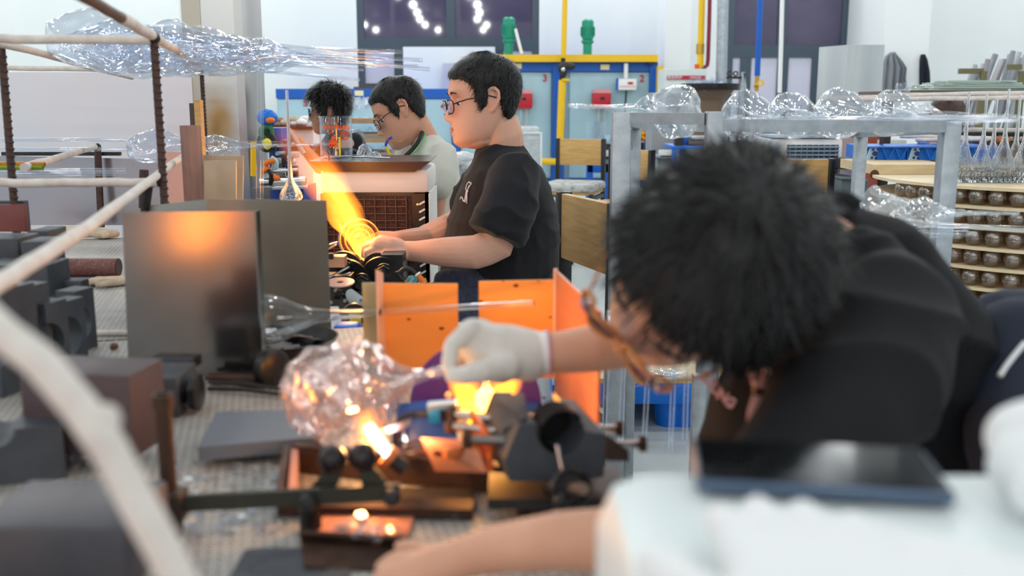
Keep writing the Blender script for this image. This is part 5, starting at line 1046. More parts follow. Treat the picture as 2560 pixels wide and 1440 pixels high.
# ================================================================ people
def SKIN(name, rgb, rgb2): return M(name, rgb, .5, var=(9, rgb2, .3, .75), sss=.12, spec=.35, bump=(260, .05))
SK1 = SKIN('skin_a', (226, 178, 156), (214, 158, 136)); SK2 = SKIN('skin_b', (216, 164, 140), (204, 148, 124)); SK3 = SKIN('skin_c', (206, 152, 124), (190, 134, 108)); SKF = SKIN('skin_d', (222, 172, 146), (208, 154, 128))
HAIR = M('black_hair', (17, 16, 18), .45, spec=.35, var=(70, (32, 30, 32), .4, .7), stretch=(1, 1, .3), bump=(150, .4)); HAIRB = M('brown_hair', (70, 50, 42), .5)
EYEW = M('eye_white', (236, 232, 226), .2); EYEB = M('eye_dark', (30, 22, 20), .15); BROW = M('brow_hair', (44, 36, 34), .7)
NECKP = [(-.118, .066, .002, .020), (-.108, .085, -.012, .040), (-.09, .092, -.03, .053), (-.068, .090, -.052, .061), (-.045, .089, -.068, .067), (-.02, .086, -.083, .071), (.0, .083, -.093, .073), (.02, .086, -.099, .075), (.042, .089, -.102, .077), (.066, .083, -.098, .076), (.09, .064, -.080, .065), (.108, .035, -.05, .042), (.117, .0, -.012, .010)]
ZB = [(-.12, -.088), (-.075, -.082), (-.05, -.06), (-.036, -.03), (-.022, .024), (-.006, .03), (.004, .0), (.016, -.03), (.028, -.012), (.038, .034), (.055, .056), (.075, .064), (.12, .07)]
def headgrid(nz=64, nf=72):
    zs = np.linspace(-.118, .117, nz); tz = np.array(NECKP); sm = lambda c: np.convolve(np.pad(np.interp(zs, tz[:, 0], tz[:, c]), 3, mode='edge'), np.ones(7) / 7, 'valid')
    f, b, w = sm(1), sm(2), sm(3); a = 2 * np.pi * np.arange(nf) / nf
    pts = []
    for i, z in enumerate(zs):
        xc, ex = (f[i] + b[i]) / 2, (f[i] - b[i]) / 2; e = 2 / 2.3
        x = xc + np.sign(np.cos(a)) * np.abs(np.cos(a)) ** e * ex; y = w[i] * np.sign(np.sin(a)) * np.abs(np.sin(a)) ** e
        fr = np.clip((x - xc) / max(ex, 1e-3), 0, 1)
        nose = np.interp(z, [-.052, -.046, -.036, -.024, -.008, .008, .02], [0, .010, .026, .022, .013, .005, 0]); sg = np.interp(z, [-.045, -.03, .0], [.018, .014, .009])
        x = x + nose * np.exp(-(y / sg) ** 2) * (fr > 0)
        x = x - .011 * np.exp(-((np.abs(y) - .032) / .015) ** 2 - ((z - .008) / .012) ** 2) * fr
        x = x + .005 * np.exp(-((np.abs(y) - .03) / .025) ** 2 - ((z - .03) / .009) ** 2) * fr
        x = x + (.007 * np.exp(-((z + .060) / .0055) ** 2) + .0065 * np.exp(-((z + .074) / .006) ** 2) - .004 * np.exp(-((z + .067) / .003) ** 2)) * np.exp(-(y / .022) ** 2) * fr
        x = x + .006 * np.exp(-((z + .105) / .010) ** 2) * np.exp(-(y / .02) ** 2) * fr
        pts.append(np.stack([x, y, np.full_like(x, z)], 1))
    return np.array(pts)
HG = headgrid(); NZ, NF = HG.shape[:2]
def grid_faces():
    ff = []
    for j in range(NZ - 1):
        for k in range(NF): k2 = (k + 1) % NF; ff.append((j * NF + k, j * NF + k2, (j + 1) * NF + k2, (j + 1) * NF + k))
    return ff + [tuple(range(NF - 1, -1, -1)), tuple(range((NZ - 1) * NF, NZ * NF))]
GF = grid_faces()
class Head:
    def __init__(s, c, fwd, up, sc=1.0):
        f = Vector(fwd).normalized(); u = Vector(up); u = (u - f * u.dot(f)).normalized(); l = u.cross(f)
        s.m = Matrix((f, l, u)).transposed(); s.c = Vector(c); s.s = sc
    def T(s, x, y, z): return s.c + s.m @ (Vector((x, y, z)) * s.s)
    def D(s, x, y, z): return s.m @ Vector((x, y, z))
    def skull(s, mb):
        mb.add([s.T(*p) for p in HG.reshape(-1, 3)], GF)
        for sd in (1, -1):                                   # ears: rim, bowl and lobe
            pts = [(.006, .069, .018), (-.002, .078, .03), (-.016, .083, .033), (-.026, .085, .022), (-.026, .083, .004), (-.018, .078, -.014), (-.008, .073, -.026), (.002, .069, -.022)]
            mb.tube([s.T(a, b * sd, c) for a, b, c in pts], [.0042 * s.s, .005 * s.s, .0054 * s.s, .0054 * s.s, .005 * s.s, .005 * s.s, .0065 * s.s, .004 * s.s], 8)
            mb.ball(s.T(-.009, .073 * sd, .004), (.016 * s.s, .006 * s.s, .027 * s.s), s.m, 12, 8)
    def hair(s, parent, thick=.010, zb=ZB, mat=HAIR, strands=2600, ln=.018, lift=.5, top=1.4, wid=.0011, seed=1, shift=0.0, whorl=(-.055, .02, .1)):
        zx = np.array(zb); p = HG.copy(); c = np.array([-.008, 0, .0]); d = p - c; d /= np.linalg.norm(d, axis=2, keepdims=True)
        sd = p[..., 2] - np.interp(p[..., 0], zx[:, 0], zx[:, 1]) - shift
        m = np.clip(sd / .012, -1, 1); amt = np.where(m > 0, thick * np.minimum(1, m) ** .5 * (1 + (top - 1) * np.clip((p[..., 2] - .02) / .09, 0, 1)), -.006)
        q = p + d * amt[..., None]; rnd = np.random.default_rng(seed)
        mb = MB().add([s.T(*v) for v in q.reshape(-1, 3)], GF); o = mb.build('hair', mat, parent, ang=80)
        idx = np.argwhere(sd > .003); pick = idx[rnd.integers(0, len(idx), strands)]; st = MB(); wv = np.array(whorl)
        for j, k in pick:
            b = q[j, k] + rnd.normal(0, .0025, 3); nrm = d[j, k]; fl_ = b - wv; fl_ = fl_ - nrm * fl_.dot(nrm); fl_ = fl_ / (np.linalg.norm(fl_) + 1e-6)
            fl_ = fl_ + rnd.normal(0, .3, 3) + np.array([0, 0, -.12]); L_ = ln * rnd.uniform(.6, 1.3); w_ = wid * rnd.uniform(.7, 1.4)
            side = np.cross(nrm, fl_); side = side / (np.linalg.norm(side) + 1e-6) * w_
            b = b - nrm * .003; m1 = b + (nrm * lift * .8 + fl_ * .6) * L_ * .55; e = b + (nrm * lift * .55 + fl_) * L_
            st.add([s.T(*v) for v in (b - side, b + side, m1 + side * .8, m1 - side * .8, e)], [(0, 1, 2, 3), (3, 2, 4)])
        h2 = st.build('hair_strands', mat, o, ang=180); tag(h2, kind='stuff'); return o
    def face(s, parent):
        for sd in (1, -1):
            e = MB().ball(s.T(.0655, .032 * sd, .005), .0112 * s.s, None, 14, 10).build('eye', EYEW, parent); MB().ball(s.T(.0728, .033 * sd, .001), .0054 * s.s, None, 10, 8).build('iris', EYEB, e)
            m = MB().tube([s.T(.088, .016 * sd, .026), s.T(.090, .030 * sd, .031), s.T(.080, .050 * sd, .027)], [.0018 * s.s, .0024 * s.s, .0013 * s.s], 8); m.build('eyebrow', BROW, parent)
            MB().ball(s.T(.0662, .032 * sd, .0092), (.0124 * s.s, .0135 * s.s, .0098 * s.s), s.m, 16, 10).build('eyelid', parent.get('_skin') and MATS[parent['_skin']] or SK1, parent)
        lp = MB(); 
        for z, r_ in ((-.0620, .0036), (-.0718, .0040)): lp.tube([s.T(.0815, -.022, -.067), s.T(.0925, -.010, z), s.T(.0942, 0, z), s.T(.0925, .010, z), s.T(.0815, .022, -.067)], [.0012 * s.s, r_ * s.s, r_ * s.s, r_ * s.s, .0012 * s.s], 8)
        lp.build('lips', M('lips', (198, 132, 120), .5), parent)
    def glasses(s, parent, rim, lens, drop=0.0, w=.023, h=.019, xo=.103, rr=.0016):
        g = MB()
        for sd in (1, -1):
            loop = [s.T(xo - .006 * abs(math.cos(a)) + (-.006 if math.cos(a) * 1 > .5 else 0), sd * (.033 + w * math.cos(a)), .0 - drop + h * (abs(math.sin(a)) ** .8 * (1 if math.sin(a) > 0 else -1))) for a in [2 * PI * k / 24 for k in range(25)]]
            g.tube(loop, rr * s.s, 6, False); g.tube([s.T(xo - .010, sd * .056, .006 - drop), s.T(.06, sd * .077, .009), s.T(.0, sd * .082, .014), s.T(-.022, sd * .080, .006)], .0017 * s.s, 6)
        g.tube([s.T(xo - .003, .010, .004 - drop), s.T(xo + .002, 0, .006 - drop), s.T(xo - .003, -.010, .004 - drop)], .0015 * s.s, 6)
        o = g.build('eyeglasses', rim, parent)
        for sd in (1, -1): MB().lathe(s.T(xo - .004, sd * .033, -drop), s.D(1, 0, 0), [(0, 0), (h * s.s, 0), (h * s.s, .001), (0, .001)], 20).build('lens', lens, o)
        return o
def folds(o, amp, freq, seed=0, vec=(1, 1, .5), big=0):      # cloth creases: push the skin in and out along its normals
    me = o.data; n = len(me.vertices); co = np.empty(n * 3); me.vertices.foreach_get('co', co); co = co.reshape(-1, 3); nr = np.empty(n * 3); me.vertex_normals.foreach_get('vector', nr); nr = nr.reshape(-1, 3)
    out = co.copy()
    for i in range(n):
        p = Vector((co[i, 0] * vec[0], co[i, 1] * vec[1], co[i, 2] * vec[2])) * freq + Vector((seed * 7.1, 0, 0))
        v = 1 - abs(noise.noise(p)) * 2.2; v2 = noise.noise(p * .37)
        out[i] += nr[i] * (amp * (max(v, 0) ** 2) + big * v2)
    me.vertices.foreach_set('co', out.ravel()); me.update()
def fuse(mb, nm, mat, root, vox, it=4, fac=.5):
    o = mb.build(nm, mat, root); rem(o, vox, it, fac); return o
def C3(px, py, Y): return P(px, py, Y)
def K(*a):                                                   # (px, py, Y, radius px) -> chain point
    out = []
    for px, py, Y, r_ in a: p = P(px, py, Y); out.append((p, r_ * mp(p)))
    return out
def person(lab, p): return thing('person', lab, 'person', fl(p))
def cord(pts, r, nm, mat, root): return MB().tube(smooth_path(pts, 6), r, 8).build(nm, mat, root)
def torso(mb, rows, n=28):
    mb.loft([(P(px, py, Y), rx * mp(P(px, py, Y)), ry) for px, py, Y, rx, ry in rows], n)
# ---------------------------------------------------------------- man in black at the torch
Y = 2.95; root = person('seated man in a black t-shirt and glasses turning a glowing dish in a flame', P(1250, 700, Y)); root['_skin'] = 'skin_a'
hd = Head(P(1207, 254, 2.93), (-.965, -.24, -.09), (-.03, .02, 1), 1.07)
b = MB(); hd.skull(b)
b.chain([(hd.T(-.03, 0, -.045), .060), (hd.T(-.045, 0, -.09), .060), (P(1256, 398, 2.97), .072)], 20); b.ball(hd.T(.025, 0, -.104), (.05, .045, .022), hd.m)
b.chain(K((1250, 400, 2.97, 62), (1262, 560, 2.98, 95)), 18)
b.chain(K((1280, 450, 2.80, 40), (1262, 540, 2.73, 44), (1242, 612, 2.70, 44), (1190, 630, 2.71, 43), (1110, 630, 2.74, 37), (1040, 628, 2.77, 26), (1012, 626, 2.78, 24)), 18)
b.chain(K((1240, 440, 3.16, 48), (1150, 560, 3.2, 42), (1060, 600, 3.1, 34), (985, 600, 2.98, 22)), 14)
def hand_w1(b):
    b.chain(K((1010, 626, 2.78, 24), (975, 622, 2.77, 28), (948, 617, 2.77, 26)), 14); b.chain(K((1000, 640, 2.75, 20), (968, 640, 2.745, 20)), 12); b.chain(K((995, 612, 2.79, 18), (955, 606, 2.79, 20)), 12)
    for kn, pip, tip, r_ in (((946, 603, 2.79), (920, 612, 2.785), (914, 628, 2.785), 10), ((942, 610, 2.77), (912, 620, 2.765), (910, 638, 2.765), 10), ((944, 622, 2.755), (916, 632, 2.75), (918, 650, 2.75), 9.5), ((950, 636, 2.745), (924, 644, 2.74), (928, 658, 2.745), 8.5)):
        b.chain(K((*kn, r_ + 3), (*pip, r_), (*tip, r_ - 1.5)), 10)
    b.chain(K((975, 628, 2.81, 14), (945, 640, 2.82, 11), (922, 646, 2.815, 9)), 10)
hand_w1(b)
b.chain(K((985, 600, 2.98, 22), (950, 600, 2.96, 24), (930, 610, 2.95, 18)), 12)
for k in range(4): b.chain(K((935, 592 + 9 * k, 2.97, 10), (915, 600 + 9 * k, 2.96, 9), (912, 612 + 8 * k, 2.95, 8)), 8)
b.chain(K((955, 612, 2.92, 12), (930, 622, 2.9, 9)), 8)
body1 = fuse(b, 'body', SK1, root, .0033, 3)
hd.face(root); hd.hair(root, .011, strands=4200, ln=.012, lift=.35, seed=3, wid=.0009)
hd.glasses(root, M('thin_black_frame', (34, 34, 38), .3, .6), GL('lens_violet', 1.35, (222, 196, 226)), .006)
sh = MB(); SH1 = M('black_jersey', (29, 29, 34), .85, spec=.25, sheen=.1, bump=(500, .15))
torso(sh, [(1250, 358, 2.975, 52, .08), (1250, 372, 2.97, 62, .105), (1256, 392, 2.97, 72, .15), (1262, 425, 2.97, 92, .19), (1262, 470, 2.97, 112, .19), (1258, 530, 2.97, 133, .18), (1254, 590, 2.97, 145, .19), (1250, 650, 2.97, 148, .2), (1246, 700, 2.97, 146, .2), (1246, 722, 2.97, 138, .19)])
kk = K((1286, 420, 2.84, 40), (1290, 430, 2.80, 62), (1274, 500, 2.73, 70), (1256, 550, 2.69, 70), (1240, 588, 2.68, 74)); sh.tube([a for a, _ in kk], [r_ for _, r_ in kk], 22)
sh.chain(K((1240, 425, 3.14, 60), (1180, 510, 3.19, 58)), 16)
s1 = fuse(sh, 't_shirt', SH1, root, .0065, 6); folds(s1, .006, 9, 3, (1.2, .6, 1.6), .006)
JE = M('navy_denim', (44, 50, 68), .8, var=(60, (62, 70, 92), .4, .7), bump=(300, .3))
j = MB(); j.chain(K((1262, 730, 3.0, 125), (1250, 760, 2.98, 120)), 18); j.chain(K((1255, 760, 2.86, 95), (1160, 800, 2.74, 84), (1075, 810, 2.64, 62)), 18); j.chain(K((1075, 812, 2.64, 60), (1075, 1000, 2.72, 50), (1080, 1180, 2.75, 40)), 14)
j.chain(K((1245, 760, 3.1, 90), (1120, 770, 3.12, 78), (1075, 770, 3.12, 60)), 16); j.chain(K((1075, 775, 3.12, 58), (1080, 1020, 3.14, 42)), 14); j.chain(K((1180, 705, 2.8, 40), (1110, 700, 2.8, 26)), 12)
jj = fuse(j, 'trousers', JE, root, .009, 5); folds(jj, .006, 10, 5)
for yy in (2.75, 3.14): MB().chain([(Vector((P(1075, 1180, yy).x + .02, yy, .045)), .045), (Vector((P(1075, 1180, yy).x - .13, yy, .035)), .035)], 12).build('shoe', BLACK, root)
# printed outline figure on the chest
PR = M('print_white', (226, 216, 222), .7)
def on_chest(px, py): return P(px, py, 2.752 + (1168 - px) * .0022 + (px > 1175) * .002)
def snap(o, pts, off=.0035):                                 # drop print strokes on to the cloth along the sight line towards the wearer
    dg = bpy.context.evaluated_depsgraph_get(); out = []
    for px, py in pts:
        d = _d(px, py).normalized(); org = Vector((0, 0, CAM_H)) - OFF.get(o.name, Vector())
        ok, loc, nr, _ = o.ray_cast(org, d)
        if ok: out.append(loc + OFF.get(o.name, Vector()) + nr * off)
    return out
pr = MB()
for st in ([(1168, 468), (1172, 458), (1176, 455), (1179, 460), (1181, 456), (1180, 463)], [(1179, 462), (1173, 472), (1168, 480), (1166, 490), (1163, 503)], [(1176, 464), (1171, 476), (1169, 488), (1167, 500), (1165, 505), (1161, 503), (1158, 494), (1155, 493), (1153, 499)], [(1173, 477), (1170, 484), (1170, 495), (1169, 509)], [(1168, 468), (1167, 472), (1168, 477)]):
    q = snap(s1, st)
    if len(q) > 1: pr.tube(q, .0014, 6)
if pr.v: pr.build('chest_print', PR, s1)
# ---------------------------------------------------------------- man in beige blowing through a tube
Y = 3.98; root = person('man in a beige t-shirt bowing his head and blowing through a coloured tube', P(1075, 600, Y)); root['_skin'] = 'skin_b'
hd = Head(P(1000, 281, 3.95), (-.86, -.2, -.46), (-.45, .04, .88), 1.07)
b = MB(); hd.skull(b); b.chain([(hd.T(-.03, 0, -.04), .056), (P(1058, 345, 4.0), .058), (P(1082, 400, 4.02), .05)], 18); b.ball(hd.T(.04, .03, -.06), (.03, .026, .026), hd.m); b.chain(K((1085, 415, 4.0, 36), (1090, 560, 4.02, 46)), 14)
b.chain(K((1102, 420, 3.88, 18), (1098, 470, 3.8, 22), (1088, 556, 3.78, 20), (1010, 600, 3.75, 17), (950, 590, 3.78, 14), (925, 585, 3.8, 14)), 14)
body2 = fuse(b, 'body', SK2, root, .0042, 3)
hd.face(root); hd.hair(root, .011, strands=3400, ln=.013, lift=.3, wid=.001, seed=5, shift=.004)
hd.glasses(root, M('dark_frame', (26, 26, 34), .3), GL('lens_dark', 1.5, (70, 66, 130)), .004, .025, .02)
sh = MB(); BG = M('beige_jersey', (204, 204, 194), .9, bump=(400, .2))
torso(sh, [(1064, 338, 4.0, 34, .08), (1068, 348, 4.0, 40, .10), (1076, 365, 4.0, 46, .15), (1084, 400, 4.0, 62, .19), (1084, 460, 4.0, 66, .19), (1086, 520, 4.0, 62, .18), (1090, 600, 4.0, 62, .18), (1090, 680, 4.0, 66, .18)], 24); sh.chain(K((1108, 388, 3.86, 34), (1104, 440, 3.8, 36), (1098, 466, 3.78, 34)), 16); sh.chain(K((1040, 375, 4.1, 40), (1010, 420, 4.1, 36)), 14)
s2 = fuse(sh, 't_shirt', BG, root, .008, 6); folds(s2, .006, 8, 9, (1, .5, 1.4), .004)
j = MB(); j.chain(K((1090, 690, 4.0, 66), (1090, 715, 4.0, 64)), 14); j.chain(K((1090, 720, 3.9, 50), (1000, 740, 3.85, 44), (1000, 900, 3.9, 32)), 12); j.chain(K((1090, 720, 4.1, 50), (1000, 730, 4.15, 44), (1000, 900, 4.15, 32)), 12); fuse(j, 'trousers', M('grey_trousers', (96, 96, 100), .9), root, .012, 4)
cord([P(1058, 318, 3.98), P(1050, 345, 3.88), P(1034, 370, 3.84), P(1008, 395, 3.8)], .008, 'strap', M('strap_black', (36, 34, 34), .8), root)
cord([P(1064, 322, 3.97), P(1056, 355, 3.86), P(1032, 385, 3.82), P(1000, 405, 3.8), P(985, 402, 3.78)], .0028, 'cord', M('green_cord', (80, 180, 90), .5), root)
t = thing('blow_tube', 'blue and yellow blow tube held in the mouth of the man in beige', 'tube', P(970, 370, 3.83)); MB().tube(smooth_path([P(979, 344, 3.86), P(970, 350, 3.84), P(965, 360, 3.83), P(965, 366, 3.83)]), .005, 8).build('blue_tip', M('royal_blue', (30, 40, 190), .3), t); MB().tube([P(966, 366, 3.83), P(974, 386, 3.82), P(982, 402, 3.81)], .0055, 8).build('yellow_hose', M('hose_yellow', (222, 186, 30), .35), t)
cord([P(955, 332, 3.85), P(972, 352, 3.83), P(1000, 354, 3.84), P(1012, 348, 3.86)], .002, 'thin_wire', M('brass', (190, 150, 60), .35, .8), t)
# ---------------------------------------------------------------- third worker in black
Y = 5.2; root = person('young man in black with a mop of hair working at the blue lathe', P(860, 500, Y)); root['_skin'] = 'skin_c'
hd = Head(P(822, 275, Y), (-.985, -.1, -.1), (.0, 0, 1), 1.0)
b = MB(); hd.skull(b); b.chain([(hd.T(-.025, 0, -.04), .055), (P(845, 340, 5.24), .062)], 16); b.chain(K((855, 350, 5.22, 36), (865, 440, 5.22, 40)), 12)
b.chain(K((872, 365, 5.03, 24), (830, 420, 5.0, 20), (800, 418, 4.98, 18), (768, 380, 4.95, 14), (745, 350, 4.93, 10)), 12); b.chain(K((745, 350, 4.93, 11), (730, 342, 4.93, 11)), 10)
for k in range(4): b.chain(K((732, 334 + 5 * k, 4.93, 5), (722, 338 + 5 * k, 4.92, 4.5), (718, 344 + 5 * k, 4.92, 4)), 8)
b.chain(K((738, 334, 4.93, 5.5), (728, 326, 4.92, 4.5)), 8)
fuse(b, 'body', SK3, root, .005, 3); hd.face(root)
hd.hair(root, .022, strands=3000, ln=.034, lift=.5, top=1.3, wid=.002, seed=8, shift=-.012); hd.glasses(root, M('dark_frame', (26, 26, 34), .3), GL('lens_dark'), .004, .024, .02)
sh = MB(); torso(sh, [(848, 325, 5.24, 28, .09), (855, 340, 5.24, 40, .17), (865, 370, 5.24, 52, .2), (868, 420, 5.24, 54, .19), (868, 520, 5.24, 52, .18), (866, 600, 5.24, 52, .18)], 22); sh.chain(K((885, 360, 5.06, 30), (850, 405, 5.0, 28)), 14); sh.chain(K((840, 352, 5.42, 30), (800, 400, 5.44, 26)), 12)
s3 = fuse(sh, 't_shirt', SH1, root, .011, 5)
MB().chain(K((866, 600, 5.24, 54), (866, 640, 5.24, 50), (800, 660, 5.2, 44), (795, 800, 5.2, 32)), 14).build('trousers', M('dark_trousers', (40, 42, 52), .9), root)
one(MB().tube([P(720, 322, 4.9), P(735, 342, 4.9), P(760, 385, 4.88)], .012, 8), 'grey_tool', M('tool_grey', (176, 166, 160), .4, .4), 'grey rod tool held by the young man at the lathe', 'tool')
# ---------------------------------------------------------------- half hidden woman, far right
Y = 5.5; root = person('brown haired woman in grey half hidden behind the steel rack rail', P(2350, 400, Y)); root['_skin'] = 'skin_c'
hd = Head(P(2366, 302, Y), (-.55, -.82, -.25), (0, 0, 1), 1.0)
b = MB(); hd.skull(b); b.chain([(hd.T(-.025, 0, -.04), .05), (P(2375, 360, 5.55), .056)], 14); b.chain(K((2340, 390, 5.4, 22), (2310, 360, 5.2, 16), (2305, 346, 5.1, 12)), 12); fuse(b, 'body', SK3, root, .006, 3); hd.face(root)
hd.hair(root, .014, mat=HAIRB, strands=1500, ln=.035, lift=.2, seed=11, shift=-.01)
sh = MB(); torso(sh, [(2376, 352, 5.55, 30, .09), (2372, 368, 5.55, 66, .12), (2370, 410, 5.55, 76, .13), (2368, 520, 5.55, 70, .14), (2368, 640, 5.55, 76, .15)], 20); sh.chain(K((2312, 380, 5.5, 30), (2296, 420, 5.3, 26), (2304, 372, 5.16, 20)), 12); fuse(sh, 'grey_smock', M('smock_grey', (168, 162, 172), .9), root, .012, 5)
MB().chain(K((2368, 640, 5.55, 74), (2340, 680, 5.4, 60), (2330, 800, 5.3, 40)), 12).build('trousers', M('dark_trousers'), root)
g = MB(); g.chain(K((2308, 324, 5.06, 14), (2306, 336, 5.04, 15)), 10)
for k in range(4): g.chain(K((2296 + 8 * k, 336, 5.02, 5), (2294 + 8 * k, 348, 5.0, 4.5), (2296 + 8 * k, 357 - abs(k - 1.5) * 2, 5.0, 4)), 8)
g.chain(K((2318, 332, 5.04, 6), (2324, 342, 5.0, 5)), 8); fuse(g, 'white_glove', COTTON, root, .004, 3)
# ---------------------------------------------------------------- the man leaning over the near bench
Y = 1.0; root = person('leaning man in a black t-shirt seen from above, gloved hand holding glass in a flame', P(2250, 900, 1.25)); root['_skin'] = 'skin_d'
hf = Vector((-.83, -.02, -.56)).normalized()
hd = Head(P(1762, 686, .985), (-.77, -.27, -.58), (.05, -.88, .42), 1.03)
b = MB(); hd.skull(b)
b.chain([(hd.T(-.03, 0, -.05), .056), (P(2030, 640, 1.16), .054), (P(2130, 680, 1.24), .066)], 20)
b.chain(K((1380, 884, 1.10, 52), (1480, 872, 1.11, 60), (1600, 852, 1.13, 66), (1760, 830, 1.2, 72), (1950, 820, 1.28, 80)), 20)
b.chain(K((1960, 1240, .84, 70), (1740, 1340, .775, 78), (1560, 1350, .765, 84), (1400, 1352, .77, 74), (1240, 1372, .785, 60), (1150, 1392, .79, 50)), 22)
b.chain(K((1160, 1395, .79, 52), (1090, 1420, .79, 58), (1040, 1440, .79, 56)), 14)
for k, (x0, y0, x1, y1, x2, y2, yy) in enumerate(((1040, 1400, 985, 1398, 950, 1420, .80), (1030, 1430, 970, 1432, 935, 1455, .785), (1035, 1462, 975, 1470, 945, 1492, .775), (1050, 1488, 995, 1500, 970, 1520, .77))): b.chain(K((x0, y0, yy, 25), (x1, y1, yy, 22), (x2, y2, yy, 18)), 12)
b.chain(K((1090, 1390, .82, 26), (1040, 1372, .835, 22), (1000, 1366, .84, 18)), 12)
b.chain(K((2130, 660, 1.22, 120), (2300, 900, 1.24, 150)), 16)
fuse(b, 'body', SKF, root, .0036, 4); hd.face(root)
ZB2 = [(-.12, -.072), (-.075, -.068), (-.05, -.05), (-.036, -.024), (-.022, .028), (-.006, .03), (.004, .0), (.016, -.026), (.028, -.01), (.038, .03), (.055, .052), (.075, .06), (.12, .064)]
FH = M('black_hair_near', (10, 9, 11), .45, spec=.36, var=(45, (24, 22, 26), .42, .68))
hd.hair(root, .015, zb=ZB2, mat=FH, strands=9500, ln=.027, lift=.07, top=1.1, wid=.0011, seed=21, shift=.010, whorl=(-.045, -.02, .112))
gl = hd.glasses(root, M('amber_frame', (206, 128, 60), .35, trans=.2), GL('lens_blue', 1.5, (84, 92, 190)), .004, .030, .026, .113, .0026)
sh = MB(); SHF = M('black_tee', (22, 23, 27), .8, spec=.3, bump=(420, .2))
sh.chain(K((2150, 600, 1.12, 44), (2190, 690, 1.10, 110)), 18); sh.chain(K((2100, 545, 1.18, 44), (2110, 590, 1.18, 72), (2150, 660, 1.19, 110)), 22); sh.chain(K((2100, 600, 1.2, 92), (2190, 690, 1.2, 150), (2275, 850, 1.2, 192), (2300, 1000, 1.2, 190), (2320, 1120, 1.2, 170)), 28)
sh.chain(K((2250, 850, 1.22, 200), (2000, 930, 1.24, 170), (1900, 1040, 1.22, 138), (1900, 1160, 1.18, 140)), 24)
kk = K((2230, 740, 1.08, 120), (2235, 770, 1.05, 160), (2190, 920, .98, 190), (2080, 1060, .90, 180), (1950, 1190, .83, 150), (1850, 1270, .80, 126)); sh.tube([a for a, _ in kk], [r_ for _, r_ in kk], 26)
sh.chain(K((2040, 800, 1.32, 120), (1900, 820, 1.28, 104)), 16)
s4 = fuse(sh, 't_shirt', SHF, root, .007, 7); folds(s4, .010, 7, 13, (.6, .8, 1.5), .006)
cord([P(2052, 532, 1.16), P(2075, 505, 1.14), P(2110, 500, 1.13), P(2140, 520, 1.12)], .011, 'collar', SHF, s4)
TX = M('print_pink', (226, 176, 176), .7)
px0 = [(1764, 944), (1781, 962), (1796, 978), (1812, 994), (1829, 1010)]
for ch, (px, py) in zip('ESUNG', px0):
    q = snap(s4, [(px, py)], .004)
    ok = q[0] if q else P(px, py, 1.1)
    text(ch, ok, (.86, -.25, -.45), (.45, .1, .86), .017, TX, 'lettering', s4, bold=.0012)
# lanyard: beads, cord and a pink tag
cd_ = [(1872, 916), (1882, 940), (1893, 966)], [(1916, 930), (1908, 950), (1897, 968)]
BE = [M('bead_white', (226, 196, 190), .4), M('bead_red', (206, 92, 76), .4)]
for l_ in cd_:
    for k in range(6):
        u = k / 5 * 2; i = min(int(u), 1); px = l_[i][0] + (l_[i + 1][0] - l_[i][0]) * (u - i); py = l_[i][1] + (l_[i + 1][1] - l_[i][1]) * (u - i)
        MB().ball(P(px, py, .965), .0042, None, 10, 8).build('bead', BE[k % 2], root)
MB().tube([P(1894, 968, .965), P(1893, 986, .965)], .005, 8).build('cord', BLACK, root)
MB().loft([(P(1884, 1074, .965), .004, .002), (P(1886, 1060, .965), .0085, .003), (P(1890, 1025, .965), .0085, .003), (P(1892, 990, .965), .005, .003)], 14).build('pink_tag', M('pink_tag', (214, 160, 154), .5), root)
MB().chain(K((1898, 1120, .9, 18), (1908, 1090, .92, 15)), 10).build('pink_tassel', M('pink_tag'), root)
cord([P(1975, 905, .94), P(1958, 950, .945), P(1940, 1000, .95)], .004, 'red_strap', M('red_strap', (150, 62, 46), .6), root)
j = MB(); NV = M('navy_track', (30, 38, 56), .85)
j.chain(K((2430, 1010, 1.26, 170), (2520, 960, 1.3, 190), (2640, 1000, 1.3, 200)), 20); j.chain(K((2560, 900, 1.2, 150), (2560, 1120, 1.05, 130), (2640, 1400, 1.0, 110)), 18); j.chain(K((2500, 840, 1.36, 110), (2600, 850, 1.36, 130)), 16)
jj = fuse(j, 'trousers', NV, root, .010, 5); folds(jj, .007, 8, 2)
q = snap(jj, [(2562, 862), (2548, 880), (2532, 900), (2516, 922), (2502, 945)], .003)
if len(q) > 1: MB().tube(q, .0032, 8).build('stripe', COTTON, jj)
q = snap(jj, [(2508, 1040), (2506, 1075), (2502, 1110), (2498, 1150)], .003)
if len(q) > 1: MB().tube(q, .003, 8).build('stripe', COTTON, jj)
# knitted glove on his far hand
g = MB(); GV = M('knit_glove', (222, 218, 212), .95, var=(18, (196, 190, 184), .45, .75), bump=(320, .4))
g.chain(K((1318, 888, 1.10, 66), (1270, 880, 1.095, 70), (1205, 862, 1.09, 58)), 20); g.chain(K((1250, 910, 1.085, 52), (1210, 900, 1.085, 46)), 16); g.chain(K((1200, 835, 1.10, 40), (1180, 830, 1.11, 36)), 14)
for kn, p1, p2, p3, r_ in (((1178, 824, 1.08), (1130, 862, 1.065), (1122, 912, 1.06), (1134, 944, 1.06), 22), ((1176, 828, 1.105), (1126, 872, 1.10), (1126, 918, 1.10), (1150, 946, 1.10), 22), ((1184, 840, 1.13), (1140, 880, 1.135), (1150, 925, 1.135), (1180, 944, 1.13), 21), ((1200, 860, 1.15), (1164, 896, 1.155), (1178, 930, 1.155), (1205, 944, 1.15), 19)):
    g.chain(K((*kn, r_ + 6), (*p1, r_), (*p2, r_ - 2), (*p3, r_ - 5)), 12)
